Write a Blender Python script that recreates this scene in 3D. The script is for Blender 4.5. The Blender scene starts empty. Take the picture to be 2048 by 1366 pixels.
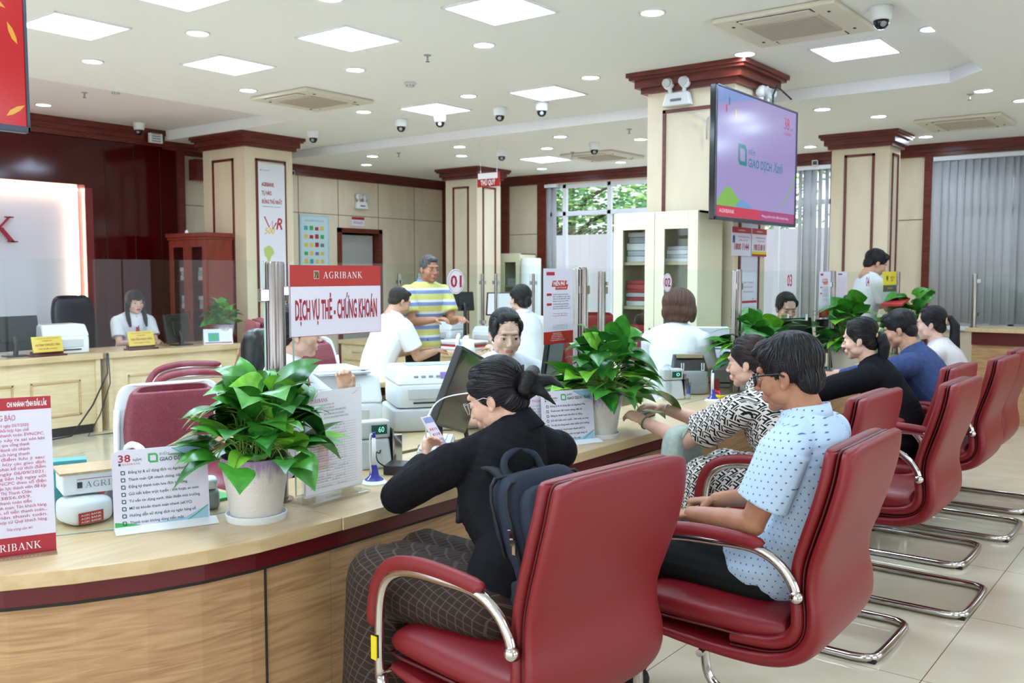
import bpy, math, random
from mathutils import Vector, Matrix, noise
from mathutils.bvhtree import BVHTree
R = math.radians
scene = bpy.context.scene
COL = scene.collection
rnd = random.Random(7)

# ---------------------------------------------------------------- camera
FPX = 1870.0
AZ = R(37.6)                      # the view's heading, from +X (along the counter) towards +Y (into the staff area)
PITCH = math.atan(136 / 1870.0)
CAM = Vector((0, 0, 1.6))
_fh = Vector((math.cos(AZ), math.sin(AZ), 0))
_rt = Vector((math.sin(AZ), -math.cos(AZ), 0))
_fw = _fh * math.cos(PITCH) - Vector((0, 0, 1)) * math.sin(PITCH)
_up = _rt.cross(_fw)
cam_data = bpy.data.cameras.new('camera')
cam = bpy.data.objects.new('camera', cam_data)
COL.objects.link(cam)
cam_data.sensor_width = 36.0
cam_data.lens = 36.0 * FPX / 2048.0
cam_data.clip_start = 0.05
cam_data.clip_end = 200
cam.matrix_world = Matrix(((_rt.x, _up.x, -_fw.x, CAM.x), (_rt.y, _up.y, -_fw.y, CAM.y), (_rt.z, _up.z, -_fw.z, CAM.z), (0, 0, 0, 1)))
cam_data.dof.use_dof = True
cam_data.dof.focus_distance = 3.5
cam_data.dof.aperture_fstop = 5.6
scene.camera = cam

# ---------------------------------------------------------------- view, world
scene.view_settings.view_transform = 'Standard'
scene.view_settings.look = 'None'
scene.view_settings.exposure = 0.76
scene.view_settings.gamma = 1.0
scene.view_settings.use_curve_mapping = False
scene.cycles.use_denoising = True
scene.cycles.max_bounces = 6
scene.cycles.use_adaptive_sampling = True
scene.cycles.adaptive_threshold = 0.02
scene.cycles.transparent_max_bounces = 16
scene.cycles.diffuse_bounces = 3
scene.cycles.glossy_bounces = 3
scene.cycles.sample_clamp_indirect = 6
scene.cycles.caustics_reflective = False
scene.cycles.caustics_refractive = False
world = bpy.data.worlds.new('world')
scene.world = world
world.use_nodes = True
_bg = world.node_tree.nodes['Background']
_bg.inputs[0].default_value = (0.86, 0.93, 1.0, 1)
_bg.inputs[1].default_value = 1.9
PANEL_E = 20.0
SPOT_E = 80.0


def survey(px, py):
    return (_fw + _rt * ((px - 1024) / FPX) - _up * ((py - 683) / FPX))


def Zp(px, py, z):
    d = survey(px, py); return CAM + d * ((z - CAM.z) / d.z)


def Xp(px, py, x):
    d = survey(px, py); return CAM + d * (x / d.x)


def Yp(px, py, y):
    d = survey(px, py); return CAM + d * (y / d.y)


def Dp(px, py, dep):
    return CAM + survey(px, py) * dep


# ---------------------------------------------------------------- materials
def lin(c):
    def f(v):
        v /= 255.0
        return v / 12.92 if v <= 0.04045 else ((v + 0.055) / 1.055) ** 2.4
    return tuple(f(v) for v in c)


def mat(name, rgb, rough=0.5, metal=0.0, spec=0.5, emit=None, coat=0.0):
    m = bpy.data.materials.new(name)
    m.use_nodes = True
    b = m.node_tree.nodes['Principled BSDF']
    b.inputs['Base Color'].default_value = (*lin(rgb), 1)
    b.inputs['Roughness'].default_value = rough
    b.inputs['Metallic'].default_value = metal
    b.inputs['Specular IOR Level'].default_value = spec
    b.inputs['Coat Weight'].default_value = coat
    b.inputs['Coat Roughness'].default_value = 0.1
    if emit:
        b.inputs['Emission Color'].default_value = (*lin(rgb), 1)
        b.inputs['Emission Strength'].default_value = emit
    return m


def nodes(m):
    nt = m.node_tree
    return nt, nt.nodes['Principled BSDF']


def N(nt, t, **kw):
    n = nt.nodes.new(t)
    for k, v in kw.items():
        setattr(n, k, v)
    return n


def coords(nt, scale=(1, 1, 1), rot=(0, 0, 0), out='Object'):
    tc = N(nt, 'ShaderNodeTexCoord')
    mp = N(nt, 'ShaderNodeMapping')
    mp.inputs['Scale'].default_value = scale
    mp.inputs['Rotation'].default_value = rot
    nt.links.new(tc.outputs[out], mp.inputs['Vector'])
    return mp.outputs['Vector']


def noisy(name, rgb, rgb2, scale=(4, 4, 4), nscale=4, rough=0.5, detail=6, bump=0.0, spec=0.5, dist=0.0, coat=0.0, rot=(0, 0, 0), metal=0.0):
    """two-tone noise material (grain, cloth, leather)"""
    m = mat(name, rgb, rough, metal, spec, coat=coat)
    nt, b = nodes(m)
    v = coords(nt, scale, rot)
    n = N(nt, 'ShaderNodeTexNoise')
    n.inputs['Scale'].default_value = nscale
    n.inputs['Detail'].default_value = detail
    n.inputs['Distortion'].default_value = dist
    nt.links.new(v, n.inputs['Vector'])
    r = N(nt, 'ShaderNodeValToRGB')
    r.color_ramp.elements[0].color = (*lin(rgb2), 1)
    r.color_ramp.elements[1].color = (*lin(rgb), 1)
    r.color_ramp.elements[0].position = 0.35
    r.color_ramp.elements[1].position = 0.62
    nt.links.new(n.outputs['Fac'], r.inputs['Fac'])
    nt.links.new(r.outputs['Color'], b.inputs['Base Color'])
    if bump:
        bp = N(nt, 'ShaderNodeBump')
        bp.inputs['Strength'].default_value = bump
        bp.inputs['Distance'].default_value = 0.01
        nt.links.new(n.outputs['Fac'], bp.inputs['Height'])
        nt.links.new(bp.outputs['Normal'], b.inputs['Normal'])
    return m


def glass_mat(name, tint=(0.95, 0.985, 0.97), refl=1.0, rough=0.0):
    """thin glass: a tinted see-through mixed with a mirror by Schlick's law"""
    m = bpy.data.materials.new(name)
    m.use_nodes = True
    nt = m.node_tree
    nt.nodes.clear()
    out = N(nt, 'ShaderNodeOutputMaterial')
    tr = N(nt, 'ShaderNodeBsdfTransparent'); tr.inputs[0].default_value = (*tint, 1)
    gl = N(nt, 'ShaderNodeBsdfGlossy'); gl.inputs['Roughness'].default_value = rough
    fr = N(nt, 'ShaderNodeLayerWeight'); fr.inputs['Blend'].default_value = 0.5
    pw = N(nt, 'ShaderNodeMath', operation='POWER'); pw.inputs[1].default_value = 5
    ad = N(nt, 'ShaderNodeMath', operation='MULTIPLY_ADD'); ad.inputs[1].default_value = .9 * refl; ad.inputs[2].default_value = .04 * refl
    mx = N(nt, 'ShaderNodeMixShader')
    nt.links.new(fr.outputs['Facing'], pw.inputs[0])
    nt.links.new(pw.outputs[0], ad.inputs[0])
    nt.links.new(ad.outputs[0], mx.inputs[0])
    nt.links.new(tr.outputs[0], mx.inputs[1])
    nt.links.new(gl.outputs[0], mx.inputs[2])
    nt.links.new(mx.outputs[0], out.inputs[0])
    return m


def grid_pattern(name, base, mark, cell, shapes, rough=0.8, rot=0.0, skew=0.7, brick=0.5):
    """cloth print: each cell of a tilted grid holds rectangles (x0,x1,y0,y1) in 0..1 of the mark colour"""
    m = mat(name, base, rough, spec=0.2)
    nt, b = nodes(m)
    tc = N(nt, 'ShaderNodeTexCoord')
    sp = N(nt, 'ShaderNodeSeparateXYZ'); nt.links.new(tc.outputs['Object'], sp.inputs[0])

    def mth(op, a, c=None, d=None):
        n = N(nt, 'ShaderNodeMath', operation=op)
        for i, q in enumerate((a, c, d)):
            if q is None: continue
            if isinstance(q, (int, float)): n.inputs[i].default_value = q
            else: nt.links.new(q, n.inputs[i])
        return n.outputs[0]
    u0 = mth('ADD', sp.outputs['Y'], mth('MULTIPLY', sp.outputs['X'], skew))
    v0 = mth('ADD', sp.outputs['Z'], mth('MULTIPLY', sp.outputs['X'], skew * 0.6))
    ca, sa = math.cos(rot), math.sin(rot)
    u = mth('DIVIDE', mth('ADD', mth('MULTIPLY', u0, ca), mth('MULTIPLY', v0, sa)), cell)
    v = mth('DIVIDE', mth('SUBTRACT', mth('MULTIPLY', v0, ca), mth('MULTIPLY', u0, sa)), cell)
    fu = mth('FRACT', mth('ADD', u, mth('MULTIPLY', mth('FLOOR', v), brick)))
    fv = mth('FRACT', v)
    tot = None
    for (x0, x1, y0, y1) in shapes:
        q = mth('MULTIPLY', mth('MULTIPLY', mth('GREATER_THAN', fu, x0), mth('LESS_THAN', fu, x1)),
                mth('MULTIPLY', mth('GREATER_THAN', fv, y0), mth('LESS_THAN', fv, y1)))
        tot = q if tot is None else mth('MAXIMUM', tot, q)
    mx = N(nt, 'ShaderNodeMix', data_type='RGBA')
    mx.inputs[6].default_value = (*lin(base), 1)
    mx.inputs[7].default_value = (*lin(mark), 1)
    nt.links.new(tot, mx.inputs[0])
    nt.links.new(mx.outputs[2], b.inputs['Base Color'])
    return m


MT = {}
MT['ceiling'] = mat('ceiling_paint', (243, 245, 244), 0.9, spec=0.1)
MT['ceiling_trim'] = mat('ceiling_edge_lit_tint', (250, 250, 255), 0.8, spec=0.1)  # whiter with a lavender tint, imitating the light that catches the edge
MT['pink'] = mat('recess_paint', (236, 232, 234), 0.9, spec=0.1)
MT['wall'] = noisy('beige_wall_panel', (226, 213, 186), (218, 204, 176), (1, 1, .3), 6, 0.45)
MT['column'] = noisy('cream_column_panel', (226, 212, 184), (220, 205, 176), (1, 1, .3), 6, 0.42)
MT['groove'] = mat('panel_groove', (128, 104, 78), 0.8)
MT['mahogany'] = noisy('mahogany_trim', (112, 44, 28), (84, 30, 20), (2, 2, 14), 3, 0.35, bump=0.0)
MT['redwall'] = mat('glossy_maroon_panel', (66, 5, 9), 0.10, spec=0.38)
MT['redreveal'] = mat('red_niche_reveal', (120, 26, 28), 0.4)
MT['white'] = mat('white_board', (216, 218, 228), 0.5)
MT['wood'] = noisy('pale_oak_laminate', (214, 188, 146), (202, 174, 130), (1.2, 9, 9), 3.0, 0.28, dist=0.6, detail=8, spec=0.45)
MT['woodfront'] = noisy('oak_front_panel', (196, 157, 114), (166, 127, 88), (1.1, 1.1, 15), 3.0, 0.42, dist=1.3, detail=10)
MT['woodedge'] = noisy('oak_edge_band', (206, 174, 126), (190, 156, 110), (1.2, 9, 16), 4, 0.4, dist=.4)
MT['desk'] = noisy('light_desk_wood', (226, 204, 164), (214, 190, 148), (1.2, 5, 9), 3, 0.4, dist=.6)
MT['darkgap'] = mat('shadow_gap_black', (40, 34, 30), 0.7)
MT['maroon'] = mat('maroon_band', (92, 16, 22), 0.35)
MT['leather'] = noisy('red_leather', (126, 22, 28), (119, 20, 26), (30, 30, 30), 8, 0.42, bump=0.08, spec=0.45)
MT['leather_old'] = noisy('burgundy_leather', (134, 44, 62), (112, 34, 50), (20, 20, 20), 6, 0.42, bump=0.1)
MT['seam'] = mat('dark_red_piping', (84, 14, 20), 0.5)
MT['chrome'] = mat('polished_chrome', (196, 192, 190), 0.12, 1.0)
MT['steel'] = noisy('brushed_steel', (158, 152, 150), (140, 134, 132), (30, 30, 1), 6, 0.24, metal=1.0)
MT['rubber'] = mat('black_rubber', (22, 22, 24), 0.7)
MT['black'] = mat('black_plastic', (20, 20, 22), 0.35)
MT['blackgloss'] = mat('glossy_black_screen', (14, 13, 14), 0.12, spec=0.5)
MT['grey'] = mat('grey_plastic', (150, 154, 158), 0.45)
MT['lightgrey'] = mat('light_grey_plastic', (206, 208, 210), 0.45)
MT['whiteplastic'] = mat('white_plastic', (234, 238, 240), 0.4)
MT['paper'] = mat('white_paper', (238, 238, 244), 0.8, spec=0.1)
MT['cream'] = mat('cream_steel', (230, 226, 192), 0.45)
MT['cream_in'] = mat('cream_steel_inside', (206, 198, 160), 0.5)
MT['redcab'] = noisy('red_brown_wood', (132, 50, 32), (112, 40, 26), (4, 4, 1), 5, 0.35)
MT['glass'] = glass_mat('clear_glass', (0.955, 0.985, 0.975), 0.32)
MT['glassedge'] = mat('green_glass_edge', (188, 214, 204), 0.1, spec=0.8)
MT['windowglass'] = glass_mat('window_glass', (0.97, 0.99, 0.99), 0.8)
MT['cabglass'] = glass_mat('cabinet_glass', (0.86, 0.88, 0.86), 1.0)
MT['blind'] = mat('grey_blind_fabric', (206, 206, 208), 0.85, spec=0.1)
MT['blind'].node_tree.nodes['Principled BSDF'].inputs['Transmission Weight'].default_value = 0.0
_nt = MT['blind'].node_tree; _tl = N(_nt, 'ShaderNodeBsdfTranslucent'); _tl.inputs[0].default_value = (.62, .64, .68, 1); _mx = N(_nt, 'ShaderNodeMixShader'); _mx.inputs[0].default_value = .3
_nt.links.new(_nt.nodes['Principled BSDF'].outputs[0], _mx.inputs[1]); _nt.links.new(_tl.outputs[0], _mx.inputs[2]); _nt.links.new(_mx.outputs[0], _nt.nodes['Material Output'].inputs[0])
MT['frame'] = mat('white_window_frame', (226, 228, 236), 0.5)
MT['led'] = mat('lit_panel_diffuser', (206, 230, 255), 0.5, emit=PANEL_E)
MT['spot'] = mat('lit_downlight_lens', (212, 233, 255), 0.5, emit=SPOT_E)
MT['strip'] = mat('warm_led_strip', (255, 214, 180), 0.5, emit=26.0)
MT['lampwhite'] = mat('white_metal_rim', (236, 236, 236), 0.5)
MT['acgrey'] = mat('ivory_ac_plastic', (218, 214, 196), 0.5)
MT['acgrille'] = mat('ac_grille', (188, 180, 162), 0.6)
MT['red'] = mat('sign_red', (178, 38, 32), 0.4)
MT['redtext'] = mat('red_ink', (160, 24, 46), 0.5)
MT['crimson'] = mat('crimson_band', (168, 34, 52), 0.4)
MT['pinktext'] = mat('rose_ink', (190, 84, 118), 0.6)
MT['whitetext'] = mat('white_ink', (245, 245, 245), 0.5)
MT['greytext'] = mat('grey_ink', (120, 120, 132), 0.6)
MT['darktext'] = mat('dark_ink', (40, 60, 64), 0.6)
MT['greentext'] = mat('dark_green_ink', (20, 84, 70), 0.6)
MT['green'] = mat('bright_green', (60, 168, 84), 0.5)
MT['teal'] = mat('teal_print', (70, 160, 170), 0.5)
MT['lilac'] = mat('lilac_card', (214, 212, 228), 0.4)
MT['signwhite'] = mat('sign_white', (226, 222, 236), 0.4)
MT['gold'] = mat('gold_plate', (226, 198, 86), 0.35, 0.2)
MT['yellow'] = mat('yellow_label', (226, 206, 40), 0.5)
MT['blue'] = mat('blue_plastic', (40, 44, 150), 0.4)
MT['skyblue'] = mat('sky_blue_plastic', (120, 180, 220), 0.5)
MT['acrylic'] = glass_mat('clear_acrylic', (0.93, 0.95, 0.95), 1.3, 0.03)
MT['soil'] = noisy('potting_soil', (58, 44, 34), (34, 26, 20), (20, 20, 20), 8, 0.95)
MT['foliage'] = [noisy('pothos_leaf_' + 'abc'[i], c, c2, (9, 9, 9), 3, 0.3, spec=0.5) for i, (c, c2) in enumerate(
    [((74, 152, 50), (54, 126, 42)), ((52, 126, 46), (38, 102, 38)), ((128, 196, 56), (96, 168, 46))])]
MT['stem'] = mat('plant_stem', (112, 150, 60), 0.5)
MT['bark'] = noisy('bark', (96, 74, 66), (66, 50, 46), (3, 3, 1), 6, 0.9)


# ---------------------------------------------------------------- mesh builder
class MB:
    def __init__(s):
        s.v = []; s.f = []; s.m = []; s.T = Matrix.Identity(4); s.k = 0

    def add(s, vs, fs, k=None):
        n = len(s.v)
        T = s.T
        s.v.extend([tuple(T @ Vector(p)) for p in vs])
        s.f.extend([tuple(i + n for i in f) for f in fs])
        s.m.extend([s.k if k is None else k] * len(fs))

    def box(s, c, d, rz=0.0, M=None, k=None):
        hx, hy, hz = d[0] / 2, d[1] / 2, d[2] / 2
        vs = [Vector((x * hx, y * hy, z * hz)) for x in (-1, 1) for y in (-1, 1) for z in (-1, 1)]
        if rz: vs = [Matrix.Rotation(rz, 3, 'Z') @ p for p in vs]
        if M is not None: vs = [M @ p for p in vs]
        vs = [p + Vector(c) for p in vs]
        s.add(vs, [(0, 1, 3, 2), (4, 6, 7, 5), (0, 4, 5, 1), (2, 3, 7, 6), (0, 2, 6, 4), (1, 5, 7, 3)], k)

    def bx(s, x0, x1, y0, y1, z0, z1, k=None):
        s.box(((x0 + x1) / 2, (y0 + y1) / 2, (z0 + z1) / 2), (abs(x1 - x0), abs(y1 - y0), abs(z1 - z0)), k=k)

    def hexa(s, p8, k=None):
        s.add(p8, [(0, 3, 2, 1), (4, 5, 6, 7), (0, 1, 5, 4), (1, 2, 6, 5), (2, 3, 7, 6), (3, 0, 4, 7)], k)

    def slab(s, a, b, c, t, k=None):
        """parallelogram a, b (along), c (up) with thickness t along the normal"""
        a, b, c = Vector(a), Vector(b), Vector(c)
        n = (b - a).cross(c - a).normalized() * t
        d = b + c - a
        s.hexa([a, b, d, c, a + n, b + n, d + n, c + n], k)

    def tube(s, pts, r, n=10, closed=False, k=None, flat=1.0, cap=True):
        pts = [Vector(p) for p in pts]
        L = len(pts)
        rs = r if isinstance(r, (list, tuple)) else [r] * L
        vs = []; fs = []
        prev = None
        for i, p in enumerate(pts):
            if closed: t = pts[(i + 1) % L] - pts[i - 1]
            elif i == 0: t = pts[1] - p
            elif i == L - 1: t = p - pts[i - 1]
            else: t = (pts[i + 1] - p).normalized() + (p - pts[i - 1]).normalized()
            if t.length < 1e-9: t = Vector((0, 0, 1))
            t.normalize()
            if prev is None:
                a = Vector((0, 0, 1)) if abs(t.z) < 0.9 else Vector((1, 0, 0))
                u = t.cross(a).normalized()
            else:
                u = (prev - t * prev.dot(t))
                if u.length < 1e-6: u = t.cross(Vector((0, 0, 1)))
                u.normalize()
            prev = u
            w = t.cross(u)
            for j in range(n):
                an = 2 * math.pi * j / n
                vs.append(p + u * math.cos(an) * rs[i] + w * math.sin(an) * rs[i] * flat)
        rng = L if closed else L - 1
        for i in range(rng):
            for j in range(n):
                a = i * n + j; b = i * n + (j + 1) % n
                c = ((i + 1) % L) * n + (j + 1) % n; d = ((i + 1) % L) * n + j
                fs.append((a, d, c, b))
        if not closed and cap:
            fs.append(tuple(range(n))); fs.append(tuple((L - 1) * n + j for j in reversed(range(n))))
        s.add(vs, fs, k)

    def cyl(s, p0, p1, r0, r1=None, n=20, k=None):
        s.tube([p0, p1], [r0, r0 if r1 is None else r1], n, k=k)

    def lathe(s, prof, c=(0, 0, 0), n=28, k=None):
        vs = []; fs = []
        for (r, z) in prof:
            for j in range(n):
                a = 2 * math.pi * j / n
                vs.append((c[0] + r * math.cos(a), c[1] + r * math.sin(a), c[2] + z))
        L = len(prof)
        for i in range(L - 1):
            for j in range(n):
                fs.append((i * n + j, i * n + (j + 1) % n, (i + 1) * n + (j + 1) % n, (i + 1) * n + j))
        fs.append(tuple(reversed(range(n)))); fs.append(tuple((L - 1) * n + j for j in range(n)))
        s.add(vs, fs, k)

    def ell(s, c, r, M=None, nu=16, nv=10, k=None):
        vs = []; fs = []
        for i in range(nv + 1):
            th = math.pi * i / nv
            for j in range(nu):
                ph = 2 * math.pi * j / nu
                p = Vector((r[0] * math.sin(th) * math.cos(ph), r[1] * math.sin(th) * math.sin(ph), r[2] * math.cos(th)))
                if M is not None: p = M @ p
                vs.append(p + Vector(c))
        for i in range(nv):
            for j in range(nu):
                a = i * nu + j; b = i * nu + (j + 1) % nu; c_ = (i + 1) * nu + (j + 1) % nu; d = (i + 1) * nu + j
                fs.append((a, d, c_, b))
        s.add(vs, fs, k)

    def cap(s, p0, p1, r0, r1=None, n=14, k=None):
        """tapered capsule"""
        p0, p1 = Vector(p0), Vector(p1)
        r1 = r0 if r1 is None else r1
        t = (p1 - p0)
        if t.length < 1e-6: return s.ell(p0, (r0, r0, r0), k=k)
        t.normalize()
        pts = []; rs = []
        for a in (85, 60, 35, 12):
            pts.append(p0 - t * r0 * math.sin(R(a))); rs.append(r0 * math.cos(R(a)))
        pts.append(p0); rs.append(r0); pts.append(p1); rs.append(r1)
        for a in (12, 35, 60, 85):
            pts.append(p1 + t * r1 * math.sin(R(a))); rs.append(r1 * math.cos(R(a)))
        s.tube(pts, rs, n, k=k)

    def poly(s, pts, k=None):
        s.add(pts, [tuple(range(len(pts)))], k)

    def prism(s, pts, d, k=None):
        """polygon pts (3-D) extruded by vector d"""
        n = len(pts); d = Vector(d)
        pts = [Vector(p) for p in pts]
        vs = pts + [p + d for p in pts]
        fs = [tuple(reversed(range(n))), tuple(range(n, 2 * n))] + [(i, (i + 1) % n, (i + 1) % n + n, i + n) for i in range(n)]
        s.add(vs, fs, k)

    def grid(s, P, k=None, closed_u=False):
        """P[i][j] points"""
        a = len(P); b = len(P[0])
        vs = [p for row in P for p in row]
        fs = []
        for i in range(a - 1):
            for j in range(b - 1 + (1 if closed_u else 0)):
                fs.append((i * b + j, i * b + (j + 1) % b, (i + 1) * b + (j + 1) % b, (i + 1) * b + j))
        s.add(vs, fs, k)

    def mesh(s, name, mats, smooth=False):
        me = bpy.data.meshes.new(name)
        me.from_pydata(s.v, [], s.f)
        for m in (mats if isinstance(mats, (list, tuple)) else [mats]):
            me.materials.append(m)
        if any(s.m): me.polygons.foreach_set('material_index', s.m)
        if smooth: me.polygons.foreach_set('use_smooth', [True] * len(me.polygons))
        me.update()
        return me

    def build(s, name, mats, parent=None, smooth=False, bevel=0, seg=2, auto=None):
        o = bpy.data.objects.new(name, s.mesh(name, mats, smooth or bool(auto)))
        COL.objects.link(o)
        if parent: o.parent = parent
        if bevel:
            b = o.modifiers.new('bevel', 'BEVEL'); b.width = bevel; b.segments = seg; b.limit_method = 'ANGLE'; b.angle_limit = R(40)
        if auto:
            try: o.data.set_sharp_from_angle(angle=R(auto))
            except Exception: pass
        return o


def tag(o, label=None, cat=None, group=None, kind=None):
    if label: o['label'] = label
    if cat: o['category'] = cat
    if group: o['group'] = group
    if kind: o['kind'] = kind
    return o


def thing(name, label, cat, loc=(0, 0, 0), rz=0.0, group=None):
    o = bpy.data.objects.new(name, None)
    COL.objects.link(o)
    o.location = loc; o.rotation_euler = (0, 0, rz); o.empty_display_size = 0.1
    return tag(o, label, cat, group)


def struct(name, mb, mats, **kw):
    return tag(mb.build(name, mats, **kw), kind='structure')


def solo(name, mb, mats, label, cat, group=None, **kw):
    return tag(mb.build(name, mats, **kw), label, cat, group)


def dup(root, loc, rz, label=None, group=None):
    r = root.copy(); COL.objects.link(r); r.location = loc; r.rotation_euler = (0, 0, rz)
    if label: r['label'] = label
    if group: r['group'] = group
    for ch in list(root.children):
        c = ch.copy(); COL.objects.link(c); c.parent = r
        for g in list(ch.children):
            d = g.copy(); COL.objects.link(d); d.parent = c
    return r


# ---------------------------------------------------------------- lettering
_tcache = {}


def _glyphs(s, bold=0.0, shear=0.0):
    key = (s, bold, shear)
    if key not in _tcache:
        cu = bpy.data.curves.new('t', 'FONT')
        cu.body = s.replace('\u0110', '\u00d0'); cu.size = 1.0; cu.resolution_u = 2; cu.offset = bold; cu.shear = shear
        o = bpy.data.objects.new('t', cu)
        COL.objects.link(o)
        dg = bpy.context.evaluated_depsgraph_get()
        me = bpy.data.meshes.new_from_object(o.evaluated_get(dg))
        vs = [v.co.copy() for v in me.vertices]; fs = [tuple(p.vertices) for p in me.polygons]
        bpy.data.objects.remove(o); bpy.data.meshes.remove(me); bpy.data.curves.remove(cu)
        if vs:
            x0 = min(v.x for v in vs); x1 = max(v.x for v in vs)
        else: x0, x1 = 0, 1
        _tcache[key] = (vs, fs, x0, x1)
    return _tcache[key]


class Face:
    """a drawing surface: origin o (lower left), unit vectors u (right), v (up); texts and shapes are laid on it"""

    def __init__(s, o, u, v, lift=0.0008):
        s.o = Vector(o); s.u = Vector(u).normalized(); s.v = Vector(v).normalized()
        s.n = s.u.cross(s.v).normalized(); s.lift = lift
        s.mb = MB(); s.mats = []

    def _k(s, m):
        if m not in s.mats: s.mats.append(m)
        return s.mats.index(m)

    def P(s, x, y, l=1.0):
        return s.o + s.u * x + s.v * y + s.n * s.lift * l

    def text(s, t, x, y, h, m, w=None, align='l', bold=0.0, shear=0.0, l=2.0):
        vs, fs, x0, x1 = _glyphs(t, bold / 1.0, shear)
        sy = h / 0.66
        sx = sy if w is None else w / max(1e-6, (x1 - x0))
        off = {'l': 0, 'c': -(x1 - x0) * sx / 2, 'r': -(x1 - x0) * sx}[align]
        s.mb.add([s.P(x + off + (p.x - x0) * sx, y + p.y * sy, l) for p in vs], fs, s._k(m))

    def rect(s, x, y, w, h, m, l=1.0):
        s.mb.add([s.P(x, y, l), s.P(x + w, y, l), s.P(x + w, y + h, l), s.P(x, y + h, l)], [(0, 1, 2, 3)], s._k(m))

    def poly(s, pts, m, l=1.0):
        s.mb.add([s.P(px, py, l) for px, py in pts], [tuple(range(len(pts)))], s._k(m))

    def strip(s, pts, w, m, l=1.0, closed=False):
        n = len(pts)
        ws = w if isinstance(w, (list, tuple)) else [w] * n
        A = []; B = []
        for i in range(n):
            a = Vector(pts[i - 1] if (i > 0 or closed) else pts[0]); b = Vector(pts[(i + 1) % n] if (i < n - 1 or closed) else pts[-1])
            d = (b - a)
            if d.length == 0: d = Vector((1, 0))
            d.normalize(); q = Vector((-d.y, d.x)) * ws[i] / 2
            c = Vector(pts[i]); A.append(c + q); B.append(c - q)
        rng = n if closed else n - 1
        for i in range(rng):
            j = (i + 1) % n
            s.poly([tuple(B[i]), tuple(B[j]), tuple(A[j]), tuple(A[i])], m, l)

    def disc(s, x, y, rx, ry, m, l=1.0, n=32):
        s.poly([(x + rx * math.cos(2 * math.pi * i / n), y + ry * math.sin(2 * math.pi * i / n)) for i in range(n)], m, l)

    def serif(s, word, x, y, h, m, w=None, l=2.0, gap=0.12):
        """roman capitals drawn from strokes"""
        tot = sum(_SW[c] for c in word) + gap * (len(word) - 1)
        sx = h if w is None else w / tot
        cx = x
        for c in word:
            for kind, data in _SG[c]:
                if kind == 'p': s.poly([(cx + a * sx, y + b * h) for a, b in data], m, l)
                else:
                    pts, ws = data
                    s.strip([(cx + a * sx, y + b * h) for a, b in pts], [q * h for q in ws], m, l)
            cx += (_SW[c] + gap) * sx

    def build(s, name, parent=None):
        return s.mb.build(name, s.mats, parent)


def _bar(x0, x1, y0=0.0, y1=1.0): return ('p', [(x0, y0), (x1, y0), (x1, y1), (x0, y1)])
def _ser(x, y, w=.3): return _bar(x - w / 2, x + w / 2, y - (0.045 if y > .5 else 0), y + (0 if y > .5 else 0.045))
def _dg(x0, y0, x1, y1, w): return ('p', [(x0 - w / 2, y0), (x0 + w / 2, y0), (x1 + w / 2, y1), (x1 - w / 2, y1)])
def _arc(cx, cy, rx, ry, a0, a1, w0, w1, n=12):
    pts = []; ws = []
    for i in range(n + 1):
        t = i / n; a = R(a0 + (a1 - a0) * t)
        pts.append((cx + rx * math.cos(a), cy + ry * math.sin(a)))
        ws.append(w0 + (w1 - w0) * abs(math.cos(a)))
    return ('s', (pts, ws))


_SW = {'A': .8, 'G': .8, 'R': .78, 'I': .32, 'B': .68, 'N': .82, 'K': .82}
_SG = {
    'I': [_bar(.1, .22), _ser(.16, 0, .3), _ser(.16, 1, .3)],
    'A': [_dg(.1, 0, .4, 1, .05), _dg(.68, 0, .4, 1, .13), _bar(.2, .56, .33, .38), _ser(.1, 0, .24), _ser(.68, 0, .3)],
    'N': [_bar(.1, .15), _bar(.66, .71), _dg(.68, 0, .14, 1, .14), _ser(.12, 0, .26), _ser(.1, 1, .2), _ser(.69, 1, .26)],
    'K': [_bar(.1, .22), _ser(.16, 0, .3), _ser(.16, 1, .3), _dg(.22, .42, .64, 1, .06), _dg(.7, 0, .34, .56, .14), _ser(.62, 1, .26), _ser(.7, 0, .3)],
    'R': [_bar(.1, .22), _ser(.16, 0, .3), _ser(.14, 1, .26), _bar(.2, .4, .955, 1), _bar(.2, .4, .48, .525), _arc(.4, .74, .17, .24, -90, 90, .045, .12), _dg(.68, 0, .38, .5, .13), _ser(.7, 0, .2)],
    'B': [_bar(.1, .22), _ser(.14, 0, .24), _ser(.14, 1, .24), _bar(.2, .38, .955, 1), _bar(.2, .38, .5, .545), _bar(.2, .38, 0, .045), _arc(.36, .76, .16, .22, -90, 90, .045, .12), _arc(.36, .27, .22, .25, -90, 90, .045, .12)],
    'G': [_arc(.44, .5, .34, .48, 48, 318, .045, .13, 20), _bar(.6, .71, .04, .4), _ser(.66, .42, .26)],
}


def agri_logo(f, x, y, s, m1, m2, m3):
    """small rounded square emblem: border m1, black-green field m2, gold curving strokes m3"""
    w = s * .8
    f.rect(x, y, w, s, m1, 1.6); f.rect(x + w * .06, y + s * .05, w * .88, s * .9, m2, 2.2)
    for (a, b, c, d) in ((.08, .25, .5, .93), (.3, .05, .6, .55), (.55, .45, .92, .93)):
        f.strip([(x + a * w, y + b * s), (x + (a * .6 + c * .4) * w, y + (b * .35 + d * .65) * s), (x + c * w, y + d * s)], s * .05, m3, 2.8)
    f.strip([(x + .6 * w, y + .55 * s), (x + .45 * w, y + .3 * s), (x + .5 * w, y + .06 * s)], s * .05, m3, 2.8)
# ================================================================ the room
XW, YB, XL, YF = 12.5, 11.05, -3.0, -4.0
ZM, ZL, ZP_ = 3.3, 3.2, 3.42


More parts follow.
